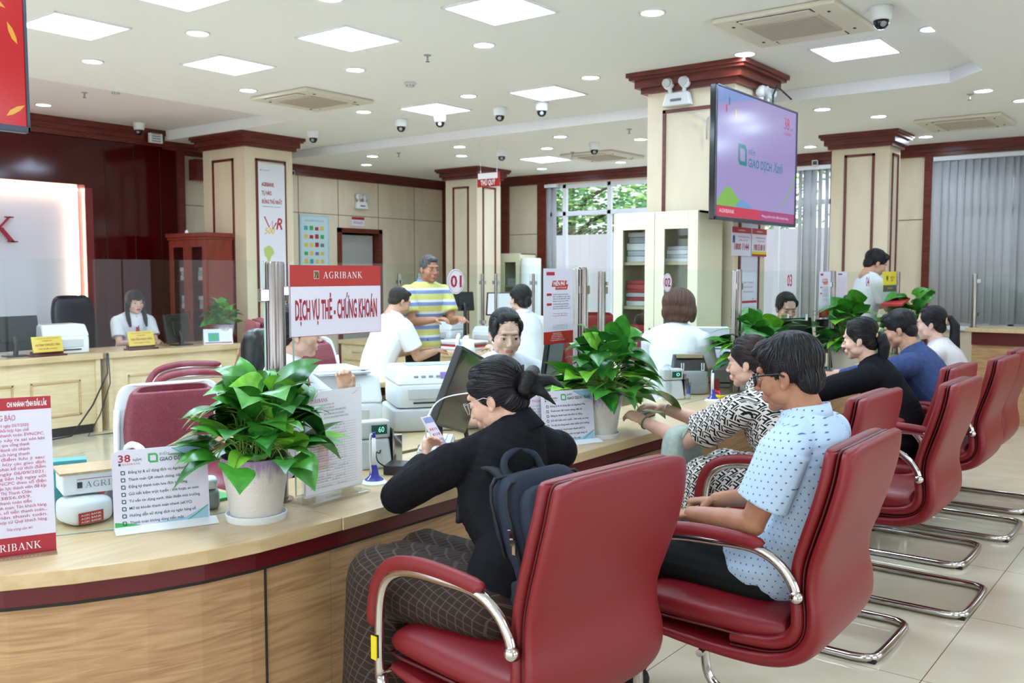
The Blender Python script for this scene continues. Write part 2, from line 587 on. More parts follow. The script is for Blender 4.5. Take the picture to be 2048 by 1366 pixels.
def floor_material():
    m = noisy('polished_beige_tile', (214, 203, 178), (206, 193, 166), (1, 1, 1), 2.2, 0.07, dist=1.0, spec=0.55)
    nt, b = nodes(m)
    src = b.inputs['Base Color'].links[0].from_socket
    tc = N(nt, 'ShaderNodeTexCoord'); sp = N(nt, 'ShaderNodeSeparateXYZ'); nt.links.new(tc.outputs['Object'], sp.inputs[0])

    def line(sock, off, pitch):
        a = N(nt, 'ShaderNodeMath', operation='SUBTRACT'); nt.links.new(sock, a.inputs[0]); a.inputs[1].default_value = off - 40 * pitch - .002
        q = N(nt, 'ShaderNodeMath', operation='MODULO'); nt.links.new(a.outputs[0], q.inputs[0]); q.inputs[1].default_value = pitch
        l = N(nt, 'ShaderNodeMath', operation='LESS_THAN'); nt.links.new(q.outputs[0], l.inputs[0]); l.inputs[1].default_value = .004
        return l.outputs[0]
    mx = N(nt, 'ShaderNodeMath', operation='MAXIMUM')
    nt.links.new(line(sp.outputs['X'], 3.82, .857), mx.inputs[0]); nt.links.new(line(sp.outputs['Y'], .905, .9), mx.inputs[1])
    mi = N(nt, 'ShaderNodeMix', data_type='RGBA')
    nt.links.new(mx.outputs[0], mi.inputs[0]); nt.links.new(src, mi.inputs[6]); mi.inputs[7].default_value = (*lin((120, 98, 78)), 1)
    nt.links.new(mi.outputs[2], b.inputs['Base Color'])
    return m


MT['floor'] = floor_material()
m = MB(); m.bx(XL - .2, XW + .2, YF - .2, YB + .4, -.2, 0); struct('floor', m, MT['floor'])

# ceiling: raised middle, lower borders, one deeper recess over the desks
m = MB()
m.bx(XL, 8.58, 1.64, 8.37, ZM, 3.62); m.bx(6.9, 8.58, 8.37, YB, ZM, 3.62); m.bx(XL, 1.5, 8.37, YB, ZM, 3.62)
m.bx(XL, XW + .2, YF, 1.64, ZL, 3.62); m.bx(8.58, XW + .2, 1.64, YB, ZL, 3.62)
m.prism([(8.21, 1.64, ZL), (8.58, 1.64, ZL), (8.58, 1.96, ZL)], (0, 0, .2))
m.k = 1
m.bx(1.5, 6.9, 8.37, YB + .1, ZP_, 3.62)
struct('ceiling', m, [MT['ceiling'], MT['pink']])
m = MB()
m.bx(8.555, 8.58, 1.95, YB, ZL - .004, ZM - .001); m.prism([(8.20, 1.655, ZL - .004), (8.555, 1.96, ZL - .004), (8.58, 1.95, ZL - .004), (8.21, 1.64, ZL - .004)], (0, 0, .103))
struct('trim_1', m, MT['ceiling_trim'])

# walls
m = MB()
for (y0, y1, z0, z1) in ((8.9, YB + .3, 0, 3.3), (3.03, 4.25, 0, 3.3), (YF, -1.2, 0, 3.3), (4.25, 8.9, 0, .9), (4.25, 8.9, 3.03, 3.3), (-1.2, 3.03, 0, .95), (-1.2, 3.03, 3.04, 3.3)):
    m.bx(XW, XW + .2, y0, y1, z0, z1)
m.k = 1
for y in (9.07, 3.43):
    m.bx(XW - .003, XW, y - .004, y + .004, 0, 3.1)
m.bx(XW - .003, XW, 9.07, 9.68, 2.24, 2.25); m.bx(XW - .003, XW, 3.11, 4.25, 2.27, 2.28)
struct('wall_right', m, [MT['wall'], MT['groove']])
m = MB()
m.bx(7.17, 9.97, YB, YB + .2, 0, 3.3); m.bx(10.78, XW, YB, YB + .2, 0, 3.3); m.bx(9.97, 10.78, YB, YB + .2, 2.24, 3.3)
m.k = 1
for x in (9.15, 9.93, 10.79, 11.63):
    m.bx(x - .005, x + .005, YB - .003, YB, 2.3 if 9.9 < x < 10.9 else 0, 3.1)
m.bx(7.2, XW, YB - .003, YB, 2.5, 2.51)
struct('wall_back', m, [MT['wall'], MT['groove']])
m = MB()
m.bx(9.0, 11.6, YB + 2.2, YB + 2.3, 0, 3.3); m.bx(9.0, 9.1, YB + .2, YB + 2.3, 0, 3.3); m.bx(11.5, 11.6, YB + .2, YB + 2.3, 0, 3.3); m.bx(9, 11.6, YB + .2, YB + 2.3, 2.6, 2.7); m.bx(9, 11.6, YB + .2, YB + 2.3, -.1, 0)
struct('wall_passage', m, MT['wall'])
m = MB()   # maroon feature wall with its lit niche
m.bx(XL, 1.2, YB - .05, YB + .2, 0, 3.45); m.bx(5.86, 7.17, YB - .05, YB + .2, 0, 3.45); m.bx(1.2, 5.86, YB - .05, YB + .2, 2.66, 3.45); m.bx(1.2, 5.86, YB - .05, YB + .2, 0, .5)
m.k = 1
for x in (6.12, 6.5, 6.86): m.bx(x - .003, x + .003, YB - .053, YB - .05, 0, 3.2)
m.k = 2
m.bx(5.855, 5.95, YB - .056, YB - .0502, .5, 2.63)
struct('wall_left', m, [MT['redwall'], MT['darkgap'], MT['redreveal']])
m = MB(); m.bx(1.2, 5.86, YB + .13, YB + .17, .5, 2.66); struct('trim_2', m, MT['white'])
m = MB(); m.bx(XL - .2, XL, YF, -2.6, 0, 3.5); m.bx(XL - .2, XL, 8.6, YB + .3, 0, 3.5); m.bx(XL - .2, XL, -2.6, 8.6, 2.95, 3.5); m.bx(XL - .2, XL, -2.6, 8.6, 0, .15)
struct('wall_entrance', m, MT['wall'])
m = MB()
for i in range(8): y = -2.57 + i * 1.59; m.bx(XL - .14, XL - .06, y - .03, y + .03, .15, 2.95)
for z in (.18, 2.3, 2.92): m.bx(XL - .13, XL - .07, -2.6, 8.6, z - .03, z + .03)
struct('window_6', m, MT['frame'])
m = MB()
for (x0, x1) in ((XL, -1.5), (1.2, 2.4), (5.4, 6.6), (9.6, XW)): m.bx(x0, x1, YF - .2, YF, 0, 3.4)
m.bx(XL, XW, YF - .2, YF, 2.8, 3.4); m.bx(XL, XW, YF - .2, YF, 0, .4)
struct('wall_front', m, MT['wall'])
for i, (x0, x1) in enumerate(((-1.5, 1.2), (2.4, 5.4), (6.6, 9.6))):
    m = MB()
    for x in (x0 + .03, (x0 + x1) / 2, x1 - .03): m.bx(x - .03, x + .03, YF - .14, YF - .06, .4, 2.8)
    for z in (.43, 2.1, 2.77): m.bx(x0, x1, YF - .13, YF - .07, z - .03, z + .03)
    struct('window_%d' % (i + 3), m, MT['frame'])

# mahogany trims
m = MB()
def crown_run(m, a, b, n, z1, h=.13, d=.09):
    """three stepped fillets along a-b, standing out by n"""
    a, b, n = Vector(a), Vector(b), Vector(n)
    for (k0, k1, dd) in ((0, .35, 1.0), (.35, .7, .72), (.7, 1.0, .45)):
        p = [a, b, b + n * d * dd, a + n * d * dd]
        m.prism([Vector((q.x, q.y, z1 - h * k1)) for q in p], (0, 0, h * (k1 - k0)))
crown_run(m, (XW, YB, 0), (XW, YF, 0), (-1, 0, 0), ZL, .15)
crown_run(m, (8.6, YB, 0), (XW, YB, 0), (0, -1, 0), ZL, .15)
crown_run(m, (6.9, YB, 0), (8.6, YB, 0), (0, -1, 0), ZM, .15)
crown_run(m, (XL, YB - .05, 0), (6.9, YB - .05, 0), (0, -1, 0), ZP_, .2, .1)
struct('trim_3', m, MT['mahogany'])
m = MB()
m.bx(XW - .05, XW, 8.9, 9.07, 0, 3.08); m.bx(XW - .05, XW, 9.68, 9.82, 0, 3.08); m.bx(XW - .05, XW, 3.02, 3.11, 0, 3.08)
m.bx(XW - .16, XW, YB - .1, YB, 0, 3.08)
m.bx(7.1, 7.2, YB - .09, YB, 0, 3.2)
m.bx(7.3, 7.75, YB - .2, YB - .03, 2.83, 3.1)
struct('trim_4', m, MT['mahogany'])
m = MB()
for (a, b) in (((XW - .012, YF), (XW, 4.2)), ((XW - .012, 4.25), (XW, YB))): m.bx(a[0], b[0], a[1], b[1], 0, .1)
m.bx(7.2, 9.9, YB - .012, YB, 0, .1); m.bx(10.85, XW, YB - .012, YB, 0, .1)
struct('baseboard_right', m, MT['mahogany'])

# windows
def window(name, y0, y1, z0, z1, mull, rails):
    m = MB()
    x0, x1 = XW + .05, XW + .11
    for y in [y0 + .035, y1 - .035] + mull: m.bx(x0, x1, y - .035, y + .035, z0, z1)
    for z in [z0 + .03, z1 - .03] + rails: m.bx(x0, x1, y0, y1, z - .035, z + .035)
    o = struct(name, m, MT['frame'], bevel=.004)
    g = MB(); g.bx(XW + .075, XW + .081, y0, y1, z0, z1); g.build('glass', MT['windowglass'], o)
    return o
window('window_1', 4.25, 8.9, .9, 3.03, [8.6, 7.76, 6.85, 5.95, 5.05], [2.56])
window('window_2', -1.2, 3.03, .95, 3.04, [2.1, 1.1, .1], [2.5])
m = MB(); m.bx(XW - .04, XW + .05, 4.25, 8.9, .86, .9); m.bx(XW - .04, XW + .05, -1.2, 3.03, .9, .95)
struct('trim_5', m, MT['frame'])

# door in the back wall: dark frame, grey leaf standing open
m = MB(); m.bx(9.9, 9.975, YB - .03, YB + .2, 0, 2.31); m.bx(10.775, 10.85, YB - .03, YB + .2, 0, 2.31); m.bx(9.9, 10.85, YB - .03, YB + .2, 2.24, 2.31)
d = struct('door_1', m, MT['mahogany'])
m = MB(); m.box((10.42, YB + .12, 1.11), (.66, .04, 2.2)); m.build('door_leaf', mat('grey_door_paint', (168, 168, 164), .5), d)
m = MB(); m.cyl((10.16, YB + .03, 1.05), (10.16, YB + .1, 1.05), .02); m.box((10.2, YB + .04, 1.05), (.1, .015, .02)); m.build('door_handle', MT['chrome'], d)


# ---------------------------------------------------------------- columns
def column(x0, x1, y0, y1, zt, frames, crown_d=.12):
    m = MB(); m.bx(x0, x1, y0, y1, 0, zt)
    m.k = 1
    t = .028
    for f in frames:
        if f[0] == 'x':   # face looking to -X
            _, a, b, z0, z1 = f
            for (p, q, r, s) in ((a, a + t, z0, z1), (b - t, b, z0, z1), (a, b, z1 - t, z1), (a, b, z0, z0 + t)): m.bx(x0 - .012, x0, p, q, r, s)
        else:
            _, a, b, z0, z1 = f
            for (p, q, r, s) in ((a, a + t, z0, z1), (b - t, b, z0, z1), (a, b, z1 - t, z1), (a, b, z0, z0 + t)): m.bx(p, q, y0 - .012, y0, r, s)
    h = .17
    for (k0, k1, dd) in ((0, .22, 1.0), (.22, .36, .86), (.36, .74, .6), (.74, 1.0, .32)):
        e = crown_d * dd
        m.bx(x0 - e, x1 + e, y0 - e, y1 + e, zt - h * k1, zt - h * k0)
    m.k = 0
    return struct('column', m, [MT['column'], MT['mahogany']])


cbig = column(7.17, 7.83, 3.25, 4.05, ZM, [('x', 3.4, 3.9, .3, 2.98), ('y', 7.28, 7.7, .3, 2.98)], .14)
cleft = column(7.06, 7.78, 9.5, 10.35, ZM, [('x', 9.72, 10.15, .3, 3.0), ('y', 7.21, 7.67, .3, 3.0)])
ccen = column(10.95, 11.52, 9.1, 9.73, ZL, [('x', 9.26, 9.58, .3, 2.92), ('y', 11.08, 11.4, .3, 2.92)])
cright = column(11.0, 11.42, 3.12, 3.77, ZL, [('x', 3.28, 3.62, .3, 2.96), ('y', 11.1, 11.34, .3, 2.96)])

# ---------------------------------------------------------------- ceiling fixtures
def downlight(x, y, z, label, proto=[None]):
    if proto[0] is None:
        t = thing('ceiling_downlight', label, 'downlight', (x, y, z), group='round recessed downlights')
        m = MB(); m.lathe([(.07, 0), (.088, 0), (.09, -.006), (.074, -.010), (.07, -.004)], n=24); m.build('trim_ring', MT['lampwhite'], t, smooth=True)
        m = MB(); m.lathe([(.07, -.001), (.071, -.005), (.03, -.0062), (.001, -.0065)], n=24); m.build('lens', MT['spot'], t)
        proto[0] = t
        return t
    return dup(proto[0], (x, y, z), 0, label, 'round recessed downlights')


NUM = ['first', 'second', 'third', 'fourth', 'fifth', 'sixth']
for i, x in enumerate((.97, 2.48, 4.0, 5.5, 6.96)):
    for j, y in enumerate((1.74, 3.08, 4.5, 5.89, 7.33)):
        if x > 5 and y < 2: x_ = 7.04
        else: x_ = x
        if y < 2 and x < 6.5: continue
        vis = x >= 4
        where = {4.0: 'over the counter side nearest the wall screen', 5.5: 'in the middle line of the raised ceiling', 6.96: 'beside the bright ceiling edge'}.get(x, 'above the entrance side')
        downlight(x_, y, ZM, 'round downlight %s, %s from the hanging screen side' % (where, NUM[j]))
for (x, y, w) in ((9.07, 9.39, 'left of the centre pillar, nearer the ceiling edge'), (9.72, 10.19, 'nearest the back wall with the door'), (9.07, 7.82, 'above the hanging red sign, nearer one'), (9.77, 8.39, 'above the hanging red sign, farther one'),
                  (9.13, 6.32, 'nearer of two in front of the square lit panel'), (9.86, 7.03, 'just in front of the square lit panel'), (9.89, 5.68, 'beside the large cream pillar'), (11.72, 8.45, 'behind the square lit panel, close to the windows'), (11.73, 7.06, 'beyond the ceiling unit near the tree window'),
                  (9.18, 3.25, 'right above the wall screen cable'), (9.94, 2.94, 'above and right of the hanging screen'), (11.77, 4.31, 'between the screen and the right pillar'), (11.74, 2.93, 'right of the right pillar crown'), (9.12, 1.81, 'beside the chamfered ceiling corner'), (9.84, 1.62, 'at the far right edge of the view'),
                  (9.1, -.2, 'over the right waiting area'), (6, -.2, 'over the customer floor'), (3, -.2, 'over the near customer floor')):
    downlight(x, y, ZL, 'round downlight in the lower ceiling, ' + w)
downlight(5.04, 10.27, ZP_, 'round downlight in the pinkish recess over the desks')


def led_panel(x, y, z, label, s=.52, proto=[None]):
    if proto[0] is None:
        t = thing('ceiling_light_panel', label, 'ceiling light', (x, y, z), group='square lit ceiling panels')
        m = MB(); h = s / 2 + .012
        for (a, b, c, d) in ((-h, h, -h, -h + .018), (-h, h, h - .018, h), (-h, -h + .018, -h, h), (h - .018, h, -h, h)): m.bx(a, b, c, d, -.012, -.0005)
        m.build('frame', MT['lampwhite'], t)
        m = MB(); h -= .016; m.bx(-h, h, -h, h, -.007, -.002); m.build('diffuser', MT['led'], t)
        proto[0] = t
        return t
    return dup(proto[0], (x, y, z), 0, label, 'square lit ceiling panels')


for (x, y, z, w) in ((4.76, 5.16, ZM, 'left of the T-shaped sprinkler near the view centre'), (3.37, 5.18, ZM, 'cut by the top edge of the view'), (3.37, 6.4, ZM, 'partly behind the red screen'), (4.75, 6.58, ZM, 'between the red screen and the ceiling unit'),
                     (4.84, 3.82, ZM, 'largest, at the top edge of the view'), (7.31, 5.2, ZM, 'in front of the white dome camera beside the large pillar'), (7.3, 6.62, ZM, 'in front of the pair of dome cameras'), (7.35, 2.36, ZM, 'right of the large cassette unit'),
                     (10.78, 7.71, ZL, 'in the lower ceiling near the tree window'), (1.9, 3.8, ZM, 'above the customers behind the view'), (1.9, 5.2, ZM, 'above the near staff side'), (1.9, 6.6, ZM, 'above the open staff floor'),
                     (4.8, 2.3, ZM, 'over the customer chairs'), (1.9, 2.3, ZM, 'over the near counter end'), (10.8, .6, ZL, 'over the far right counter'), (7.3, -.6, ZL, 'over the waiting floor'), (4.2, -.8, ZL, 'over the floor behind the chairs'), (1.0, -.8, ZL, 'over the entrance floor'), (-1, 2.5, ZM, 'by the entrance wall'), (-1, 6, ZM, 'by the entrance wall, farther one')):
    led_panel(x, y, z, 'square lit ceiling panel ' + w)


def ac_unit(x, y, z, label, sx=.85, sy=.83, rz=0, proto=[None]):
    if proto[0] is None:
        t = thing('ceiling_air_conditioner', label, 'air conditioner', (x, y, z), group='square ceiling cassette units')
        hx, hy = sx / 2, sy / 2
        m = MB(); m.bx(-hx, hx, -hy, hy, -.035, -.001); m.build('cover_plate', MT['acgrey'], t, bevel=.012)
        m = MB(); m.bx(-hx * .55, hx * .55, -hy * .6, hy * .6, -.045, -.033)
        for i in range(17):
            q = -hx * .5 + i * hx / 16.5; m.bx(q, q + .012, -hy * .56, hy * .56, -.049, -.045)
        m.build('intake_grille', MT['acgrille'], t, bevel=.003)
        for sg in (-1, 1):
            m = MB(); m.box((sg * hx * .8, 0, -.037), (.07, hy * 1.15, .006), M=Matrix.Rotation(R(sg * 6), 3, 'Y')); m.build('air_flap', MT['acgrey'], t)
            m = MB(); m.bx(sg * hx * .8 - .045 * 1, sg * hx * .8 + .045, hy * .58, hy * .6, -.037, -.034); m.bx(sg * hx * .8 - .045, sg * hx * .8 + .045, -hy * .6, -hy * .58, -.037, -.034); m.bx(sg * (hx * .8 + .046) - .002, sg * (hx * .8 + .046) + .002, -hy * .58, hy * .58, -.037, -.034)
            m.build('slot', MT['darkgap'], t)
        for (a, b) in ((-1, -1), (1, -1), (1, 1), (-1, 1)):
            m = MB(); m.bx(a * hx * .6 - .012, a * hx * .6 + .012, b * hy * .78 - .008, b * hy * .78 + .008, -.039, -.034); m.build('clip', MT['rubber'], t)
        proto[0] = t
        return t
    return dup(proto[0], (x, y, z), rz, label, 'square ceiling cassette units')


ac_unit(6.31, 2.44, ZM, 'large ivory cassette air conditioner, closest to the hanging screen')
ac_unit(6.14, 7.18, ZM, 'ivory cassette air conditioner in front of the left pillar')
ac_unit(10.83, 2.31, ZL, 'ivory cassette air conditioner at the far right beyond the ceiling corner')
ac_unit(10.9, 6.85, ZL, 'ivory cassette air conditioner near the tree window with dark open slots')


def dome_camera(x, y, z, label, s=1.0, stem=0.0, proto=[None]):
    if proto[0] is None:
        t = thing('dome_camera', label, 'security camera', (x, y, z), group='dome security cameras')
        m = MB(); m.lathe([(.07, 0), (.072, -.012), (.066, -.03), (.06, -.075), (.05, -.085), (.045, -.085)], n=28); m.build('housing', MT['whiteplastic'], t, smooth=True)
        m = MB(); m.lathe([(.048, -.083), (.048, -.1), (.04, -.122), (.022, -.138), (.001, -.142)], n=24); m.build('dome', MT['blackgloss'], t, smooth=True)
        m = MB(); m.ell((-.028, -.02, -.112), (.02, .02, .02)); m.build('lens', MT['grey'], t, smooth=True)
        proto[0] = t
        return t
    o = dup(proto[0], (x, y, z), 0, label, 'dome security cameras'); o.scale = (s, s, s); return o


dome_camera(6.29, 1.86, ZM, 'white dome camera next to the large cassette unit at the top right')
for (x, y, w) in ((7.53, 8.8, 'just right of the left pillar crown'), (7.55, 7.36, 'leftmost of the four along the ceiling edge'), (7.57, 6.8, 'bright one under the smaller lit panel'), (7.65, 6.05, 'third along the bright ceiling edge'), (7.68, 5.54, 'bright one below the lit panel near the large pillar')):
    dome_camera(x, y, ZM, 'white dome camera ' + w)
dome_camera(9.65, 7.6, ZL, 'ivory dome camera above the hanging red sign')
dome_camera(9.84, 6.3, ZL, 'ivory dome camera in front of the far cassette unit')
dome_camera(6.35, 10.6, ZP_, 'white dome camera beside the small vent over the maroon wall')


def sprinkler(x, y, z, label, proto=[None]):
    if proto[0] is None:
        t = thing('fire_sprinkler', label, 'sprinkler', (x, y, z), group='pendent ceiling sprinklers')
        m = MB(); m.lathe([(.03, 0), (.03, -.005), (.008, -.008), (.007, -.05), (.001, -.05)], n=16); m.build('sprinkler_body', MT['grey'], t)
        m = MB(); m.lathe([(.001, -.05), (.018, -.051), (.018, -.053), (.001, -.054)], n=12); m.build('deflector', MT['steel'], t)
        proto[0] = t
        return t
    return dup(proto[0], (x, y, z), 0, label, 'pendent ceiling sprinklers')


for (x, y, z, w) in ((5.49, 5.06, ZM, 'alone in the middle of the raised ceiling'), (9.23, 1.94, ZL, 'right of the hanging screen'), (9.06, 8.88, ZL, 'left of the centre pillar'), (9.13, 5.39, ZL, 'close to the large cream pillar'), (4.96, 9.26, ZP_, 'in the pinkish recess'), (10.4, 7.0, ZL, 'between the lit panel and the far cassette unit')):
    sprinkler(x, y, z, 'metal sprinkler head ' + w)


def smoke(x, y, z, label):
    t = thing('smoke_detector', label, 'smoke detector', (x, y, z), group='smoke detectors')
    m = MB(); m.lathe([(.055, 0), (.056, -.012), (.05, -.02), (.036, -.024), (.034, -.04), (.001, -.044)], n=24); m.build('casing', MT['lightgrey'], t, smooth=True)
    m = MB()
    for i in range(8): m.box((.035 * math.cos(i * .785), .035 * math.sin(i * .785), -.032), (.006, .006, .012), rz=i * .785)
    m.build('vent_slot', MT['greytext'], t)


smoke(6.17, 5.9, ZM, 'round white smoke detector on the raised ceiling')
smoke(5.09, 8.9, ZP_, 'round white smoke detector in the pinkish recess')
t = thing('ceiling_vent', 'small square white vent with a dark grille by the maroon wall', 'vent', (6.72, 10.85, 3.3))
m = MB(); m.bx(-.09, .09, -.02, .02, -.06, .06); m.build('frame', MT['lampwhite'], t, bevel=.004)
m = MB(); [m.bx(-.06, .06, -.024, -.02, -.045 + i * .03, -.028 + i * .03) for i in range(4)]; m.build('grille', MT['grey'], t)


def bullet_camera(p, n, label):
    t = thing('bullet_camera', label, 'security camera', p, group='small box cameras')
    n = Vector(n).normalized()
    m = MB(); m.cyl((0, 0, 0), n * .06 + Vector((0, 0, -.02)), .014); m.build('bracket', MT['lightgrey'], t)
    q = Matrix.Rotation(math.atan2(n.y, n.x), 3, 'Z')
    m = MB(); m.box(n * .1 + Vector((0, 0, -.04)), (.13, .075, .07), M=q); m.build('camera_body', MT['whiteplastic'], t, bevel=.008)
    m = MB(); m.box(n * .168 + Vector((0, 0, -.042)), (.01, .055, .05), M=q); m.build('lens', MT['blackgloss'], t)


bullet_camera((9.0, YB, 3.1), (-.5, -1, 0), 'small white box camera high on the back wall right of the left pillar')
bullet_camera((XW, 4.5, 3.1), (-1, -.3, 0), 'small dark lens camera beside the right pillar crown')


def twin_lamp(p, u, n, label):
    """emergency light: battery box with two round heads, u along the wall, n out of it"""
    u, n = Vector(u), Vector(n)
    t = thing('emergency_light', label, 'emergency light', p, group='twin-head emergency lights')
    Mx = Matrix((u, n, Vector((0, 0, 1)))).transposed()
    m = MB(); m.hexa([Mx @ Vector(q) for q in ((-.13, 0, 0), (.13, 0, 0), (.13, .07, 0), (-.13, .07, 0), (-.1, 0, .11), (.1, 0, .11), (.1, .06, .11), (-.1, .06, .11))]); m.build('battery_box', MT['whiteplastic'], t, bevel=.01)
    m = MB(); m.box(Mx @ Vector((0, .071, .045)), (.1, .004, .02) if abs(n.y) > .5 else (.004, .1, .02)); m.build('label_plate', MT['greytext'], t)
    for sx in (-1, 1):
        c = Mx @ Vector((sx * .075, .05, .185))
        m = MB(); m.ell(c, (.05, .05, .05)); m.cyl(c, Mx @ Vector((sx * .06, .04, .1)), .018)
        h = m.build('lamp_head', MT['whiteplastic'], t, smooth=True)
        m = MB(); c2 = c + n * .03; m.tube([c2, c2 + n * .026], .036, 20); m.build('reflector', MT['lightgrey'], h)
    return t


twin_lamp((7.155, 3.74, 2.995), (0, 1, 0), (-1, 0, 0), 'white twin-head emergency light on the near face of the large pillar')
twin_lamp((7.62, 3.235, 2.93), (1, 0, 0), (0, -1, 0), 'white twin-head emergency light partly hidden behind the hanging screen')
twin_lamp((10.38, YB - .01, 2.62), (1, 0, 0), (0, -1, 0), 'white emergency lamp over the doorway in the back wall')
t = thing('wall_socket', 'white socket with a thin plugged cable beside the emergency light', 'socket', (7.16, 3.36, 3.0))
m = MB(); m.bx(-.012, 0, -.05, .05, -.05, .05); m.build('plate', MT['whiteplastic'], t, bevel=.004)
m = MB(); m.tube([(-.02, 0, 0), (-.03, .05, -.08), (-.02, .12, -.13), (-.015, .13, -.16), (-.015, .125, -.3)], .006); m.tube([(-.02, .3, -.06), (-.02, .2, -.1), (-.015, .13, -.16)], .005); m.build('cable', MT['lightgrey'], t, smooth=True)

# hanging red sign
t = thing('hanging_sign', 'small red and white sign hanging from the ceiling before the centre pillar', 'sign', (8.4, 7.4, 2.9))
p0 = Xp(956, 347, 8.9); p1 = Xp(999, 347, 8.9)
t.location = (8.9, (p0.y + p1.y) / 2, p0.z)
w = abs(p0.y - p1.y)
m = MB(); m.bx(-.012, .012, -w / 2, w / 2, -.17, 0); m.build('board', MT['red'], t)
f = Face((-.013, w / 2, -.17), (0, -1, 0), (0, 0, 1)); f.rect(.012, .095, w - .03, .07, MT['whitetext']); f.text('THỦ QUỸ', w / 2, .022, .055, MT['whitetext'], w=w * .68, align='c', bold=.03); f.build('lettering', t)
for s in (-1, 1):
    m = MB(); m.cyl((0, s * w * .38, 0), (0, s * w * .38, 3.2 - t.location.z), .0025, n=6); m.lathe([(.001, 0), (.008, .002), (.008, .03), (.001, .032)], (0, s * w * .38, 0), 10); m.build('suspension_wire', MT['lightgrey'], t)


# ---------------------------------------------------------------- vertical blinds
def blind(name_label, y0, y1, z0, z1, x, ang, seed, skip=()):
    t = thing('vertical_blind', name_label, 'blind', (x, (y0 + y1) / 2, 0))
    L = y1 - y0
    m = MB(); m.bx(-.03, .03, -L / 2, L / 2, z1, z1 + .05); m.build('head_rail', MT['frame'], t)
    rr = random.Random(seed)
    n = int(L / .085)
    for i in range(n):
        if i in skip: continue
        a = R(ang + rr.uniform(-7, 7) + (34 if rr.random() < .12 else 0))
        y = -L / 2 + (i + .5) * L / n
        dx, dy = math.sin(a) * .060, math.cos(a) * .060
        m = MB()
        P = []
        for z in (z0 + rr.uniform(-.01, .01), (z0 + z1) / 2, z1):
            P.append([(-dx, y - dy, z), (-dx * .3 + .006, y - dy * .3, z), (dx * .3 + .006, y + dy * .3, z), (dx, y + dy, z)])
        m.grid(P); o = m.build('blind_slat', MT['blind'], t, smooth=True)
        sd = o.modifiers.new('s', 'SOLIDIFY'); sd.thickness = .002
    return t


blind('wide closed grey vertical blind in the window at the far right', -.4, 3.0, .99, 2.98, XW - .06, 14, 3)
blind('narrow gathered grey vertical blind left of the right pillar', 4.27, 4.72, .95, 2.98, XW - .06, 16, 4)
blind('narrow gathered grey vertical blind at the left end of the tree window', 8.66, 8.9, .95, 2.98, XW - .06, 16, 5)

# ---------------------------------------------------------------- outside the windows
m = MB(); m.bx(15.9, 16.1, -8, 16, -.3, 2.38)
solo('garden_wall', m, mat('white_render_wall', (168, 166, 176), .9), 'white rendered garden wall outside the tree window', 'wall')
m = MB(); m.bx(XW + .2, 40, -20, 30, -.5, -.3); o = m.build('ground_outside', mat('outside_paving', (200, 198, 192), .9)); tag(o, kind='structure')
m = MB(); m.bx(20, 24, -14, 4.6, -.3, 3.1)
bd = thing('building', 'pale building across the yard seen beside the hanging screen', 'building', (0, 0, 0))
m.build('wall', mat('white_facade', (188, 192, 202), .8), bd)
m = MB(); m.bx(19.8, 24, -14, 4.6, 3.1, 3.25); m.bx(19.9, 20, -14, 4.6, 2.35, 2.45); m.build('ledge', MT['grey'], bd)
m = MB(); m.bx(19.95, 20.0, -10, 4.2, 1.4, 2.2); m.build('window', MT['skyblue'], bd)


def tree(x, y, h, w, label, seed):
    rr = random.Random(seed)
    t = thing('tree', label, 'tree', (x, y, -.3), group='trees beyond the garden wall')
    m = MB(); m.tube([(0, 0, 0), (.05, 0, h * .35), (0, .08, h * .6), (.1, 0, h * .8)], [.2, .17, .13, .06], 10)
    for k in range(5):
        a = rr.uniform(0, 6.28); m.tube([(0, 0, h * (.35 + .08 * k)), (math.cos(a) * w * .3, math.sin(a) * w * .3, h * (.5 + .09 * k)), (math.cos(a) * w * .5, math.sin(a) * w * .5, h * (.55 + .09 * k))], [.08, .05, .02], 7)
    m.build('trunk', MT['bark'], t, smooth=True)
    m = MB()
    clumps = [(rr.gauss(0, .3) * w, rr.gauss(0, .36) * w, h * (.6 + .2 * rr.gauss(0, 1) * .9)) for _ in range(46)]
    for i in range(5200):
        c = rr.choice(clumps)
        p = Vector(c) + Vector((rr.gauss(0, .3), rr.gauss(0, .32), rr.gauss(0, .26)))
        q = Matrix.Rotation(rr.uniform(0, 6.3), 3, 'Z') @ Matrix.Rotation(rr.uniform(-1.0, 1.0), 3, 'X')
        s = rr.uniform(.07, .13)
        m.add([p + q @ Vector(v) * s for v in ((-1, 0, 0), (0, -.45, .1), (1, 0, 0), (0, .45, .1))], [(0, 1, 2, 3)], rr.choice((0, 0, 1, 1, 2)))
    m.build('foliage', MT['tree'], t)


MT['tree'] = [mat('tree_leaf_a', (128, 176, 112), .6), mat('tree_leaf_b', (92, 146, 100), .6), mat('tree_leaf_c', (178, 214, 124), .6)]
tree(18.6, 13.0, 5.4, 3.0, 'leafy green tree behind the white garden wall, left of the window bar', 1)
tree(19.4, 9.4, 5.6, 3.0, 'leafy green tree beyond the garden wall, right of the window bar', 2)
tree(23.0, 15.5, 6.5, 4.0, 'taller leafy tree farthest beyond the garden wall', 3)
m = MB()
for i in range(40):
    y = 8.2 + i * .12; m.tube([(16.0, y, 2.385), (16.03, y - .1, 2.47), (16.06, y - .26, 2.52)], [.012, .014, .005], 5)
solo('thorn_branches', m, MT['bark'], 'row of dry pinkish twigs along the top of the garden wall', 'branches', smooth=True)
sun = bpy.data.lights.new('sun', 'SUN'); sun.energy = 2.5; sun.angle = R(2); so = bpy.data.objects.new('sun', sun); COL.objects.link(so); so.rotation_euler = (R(-20), R(42), 0)
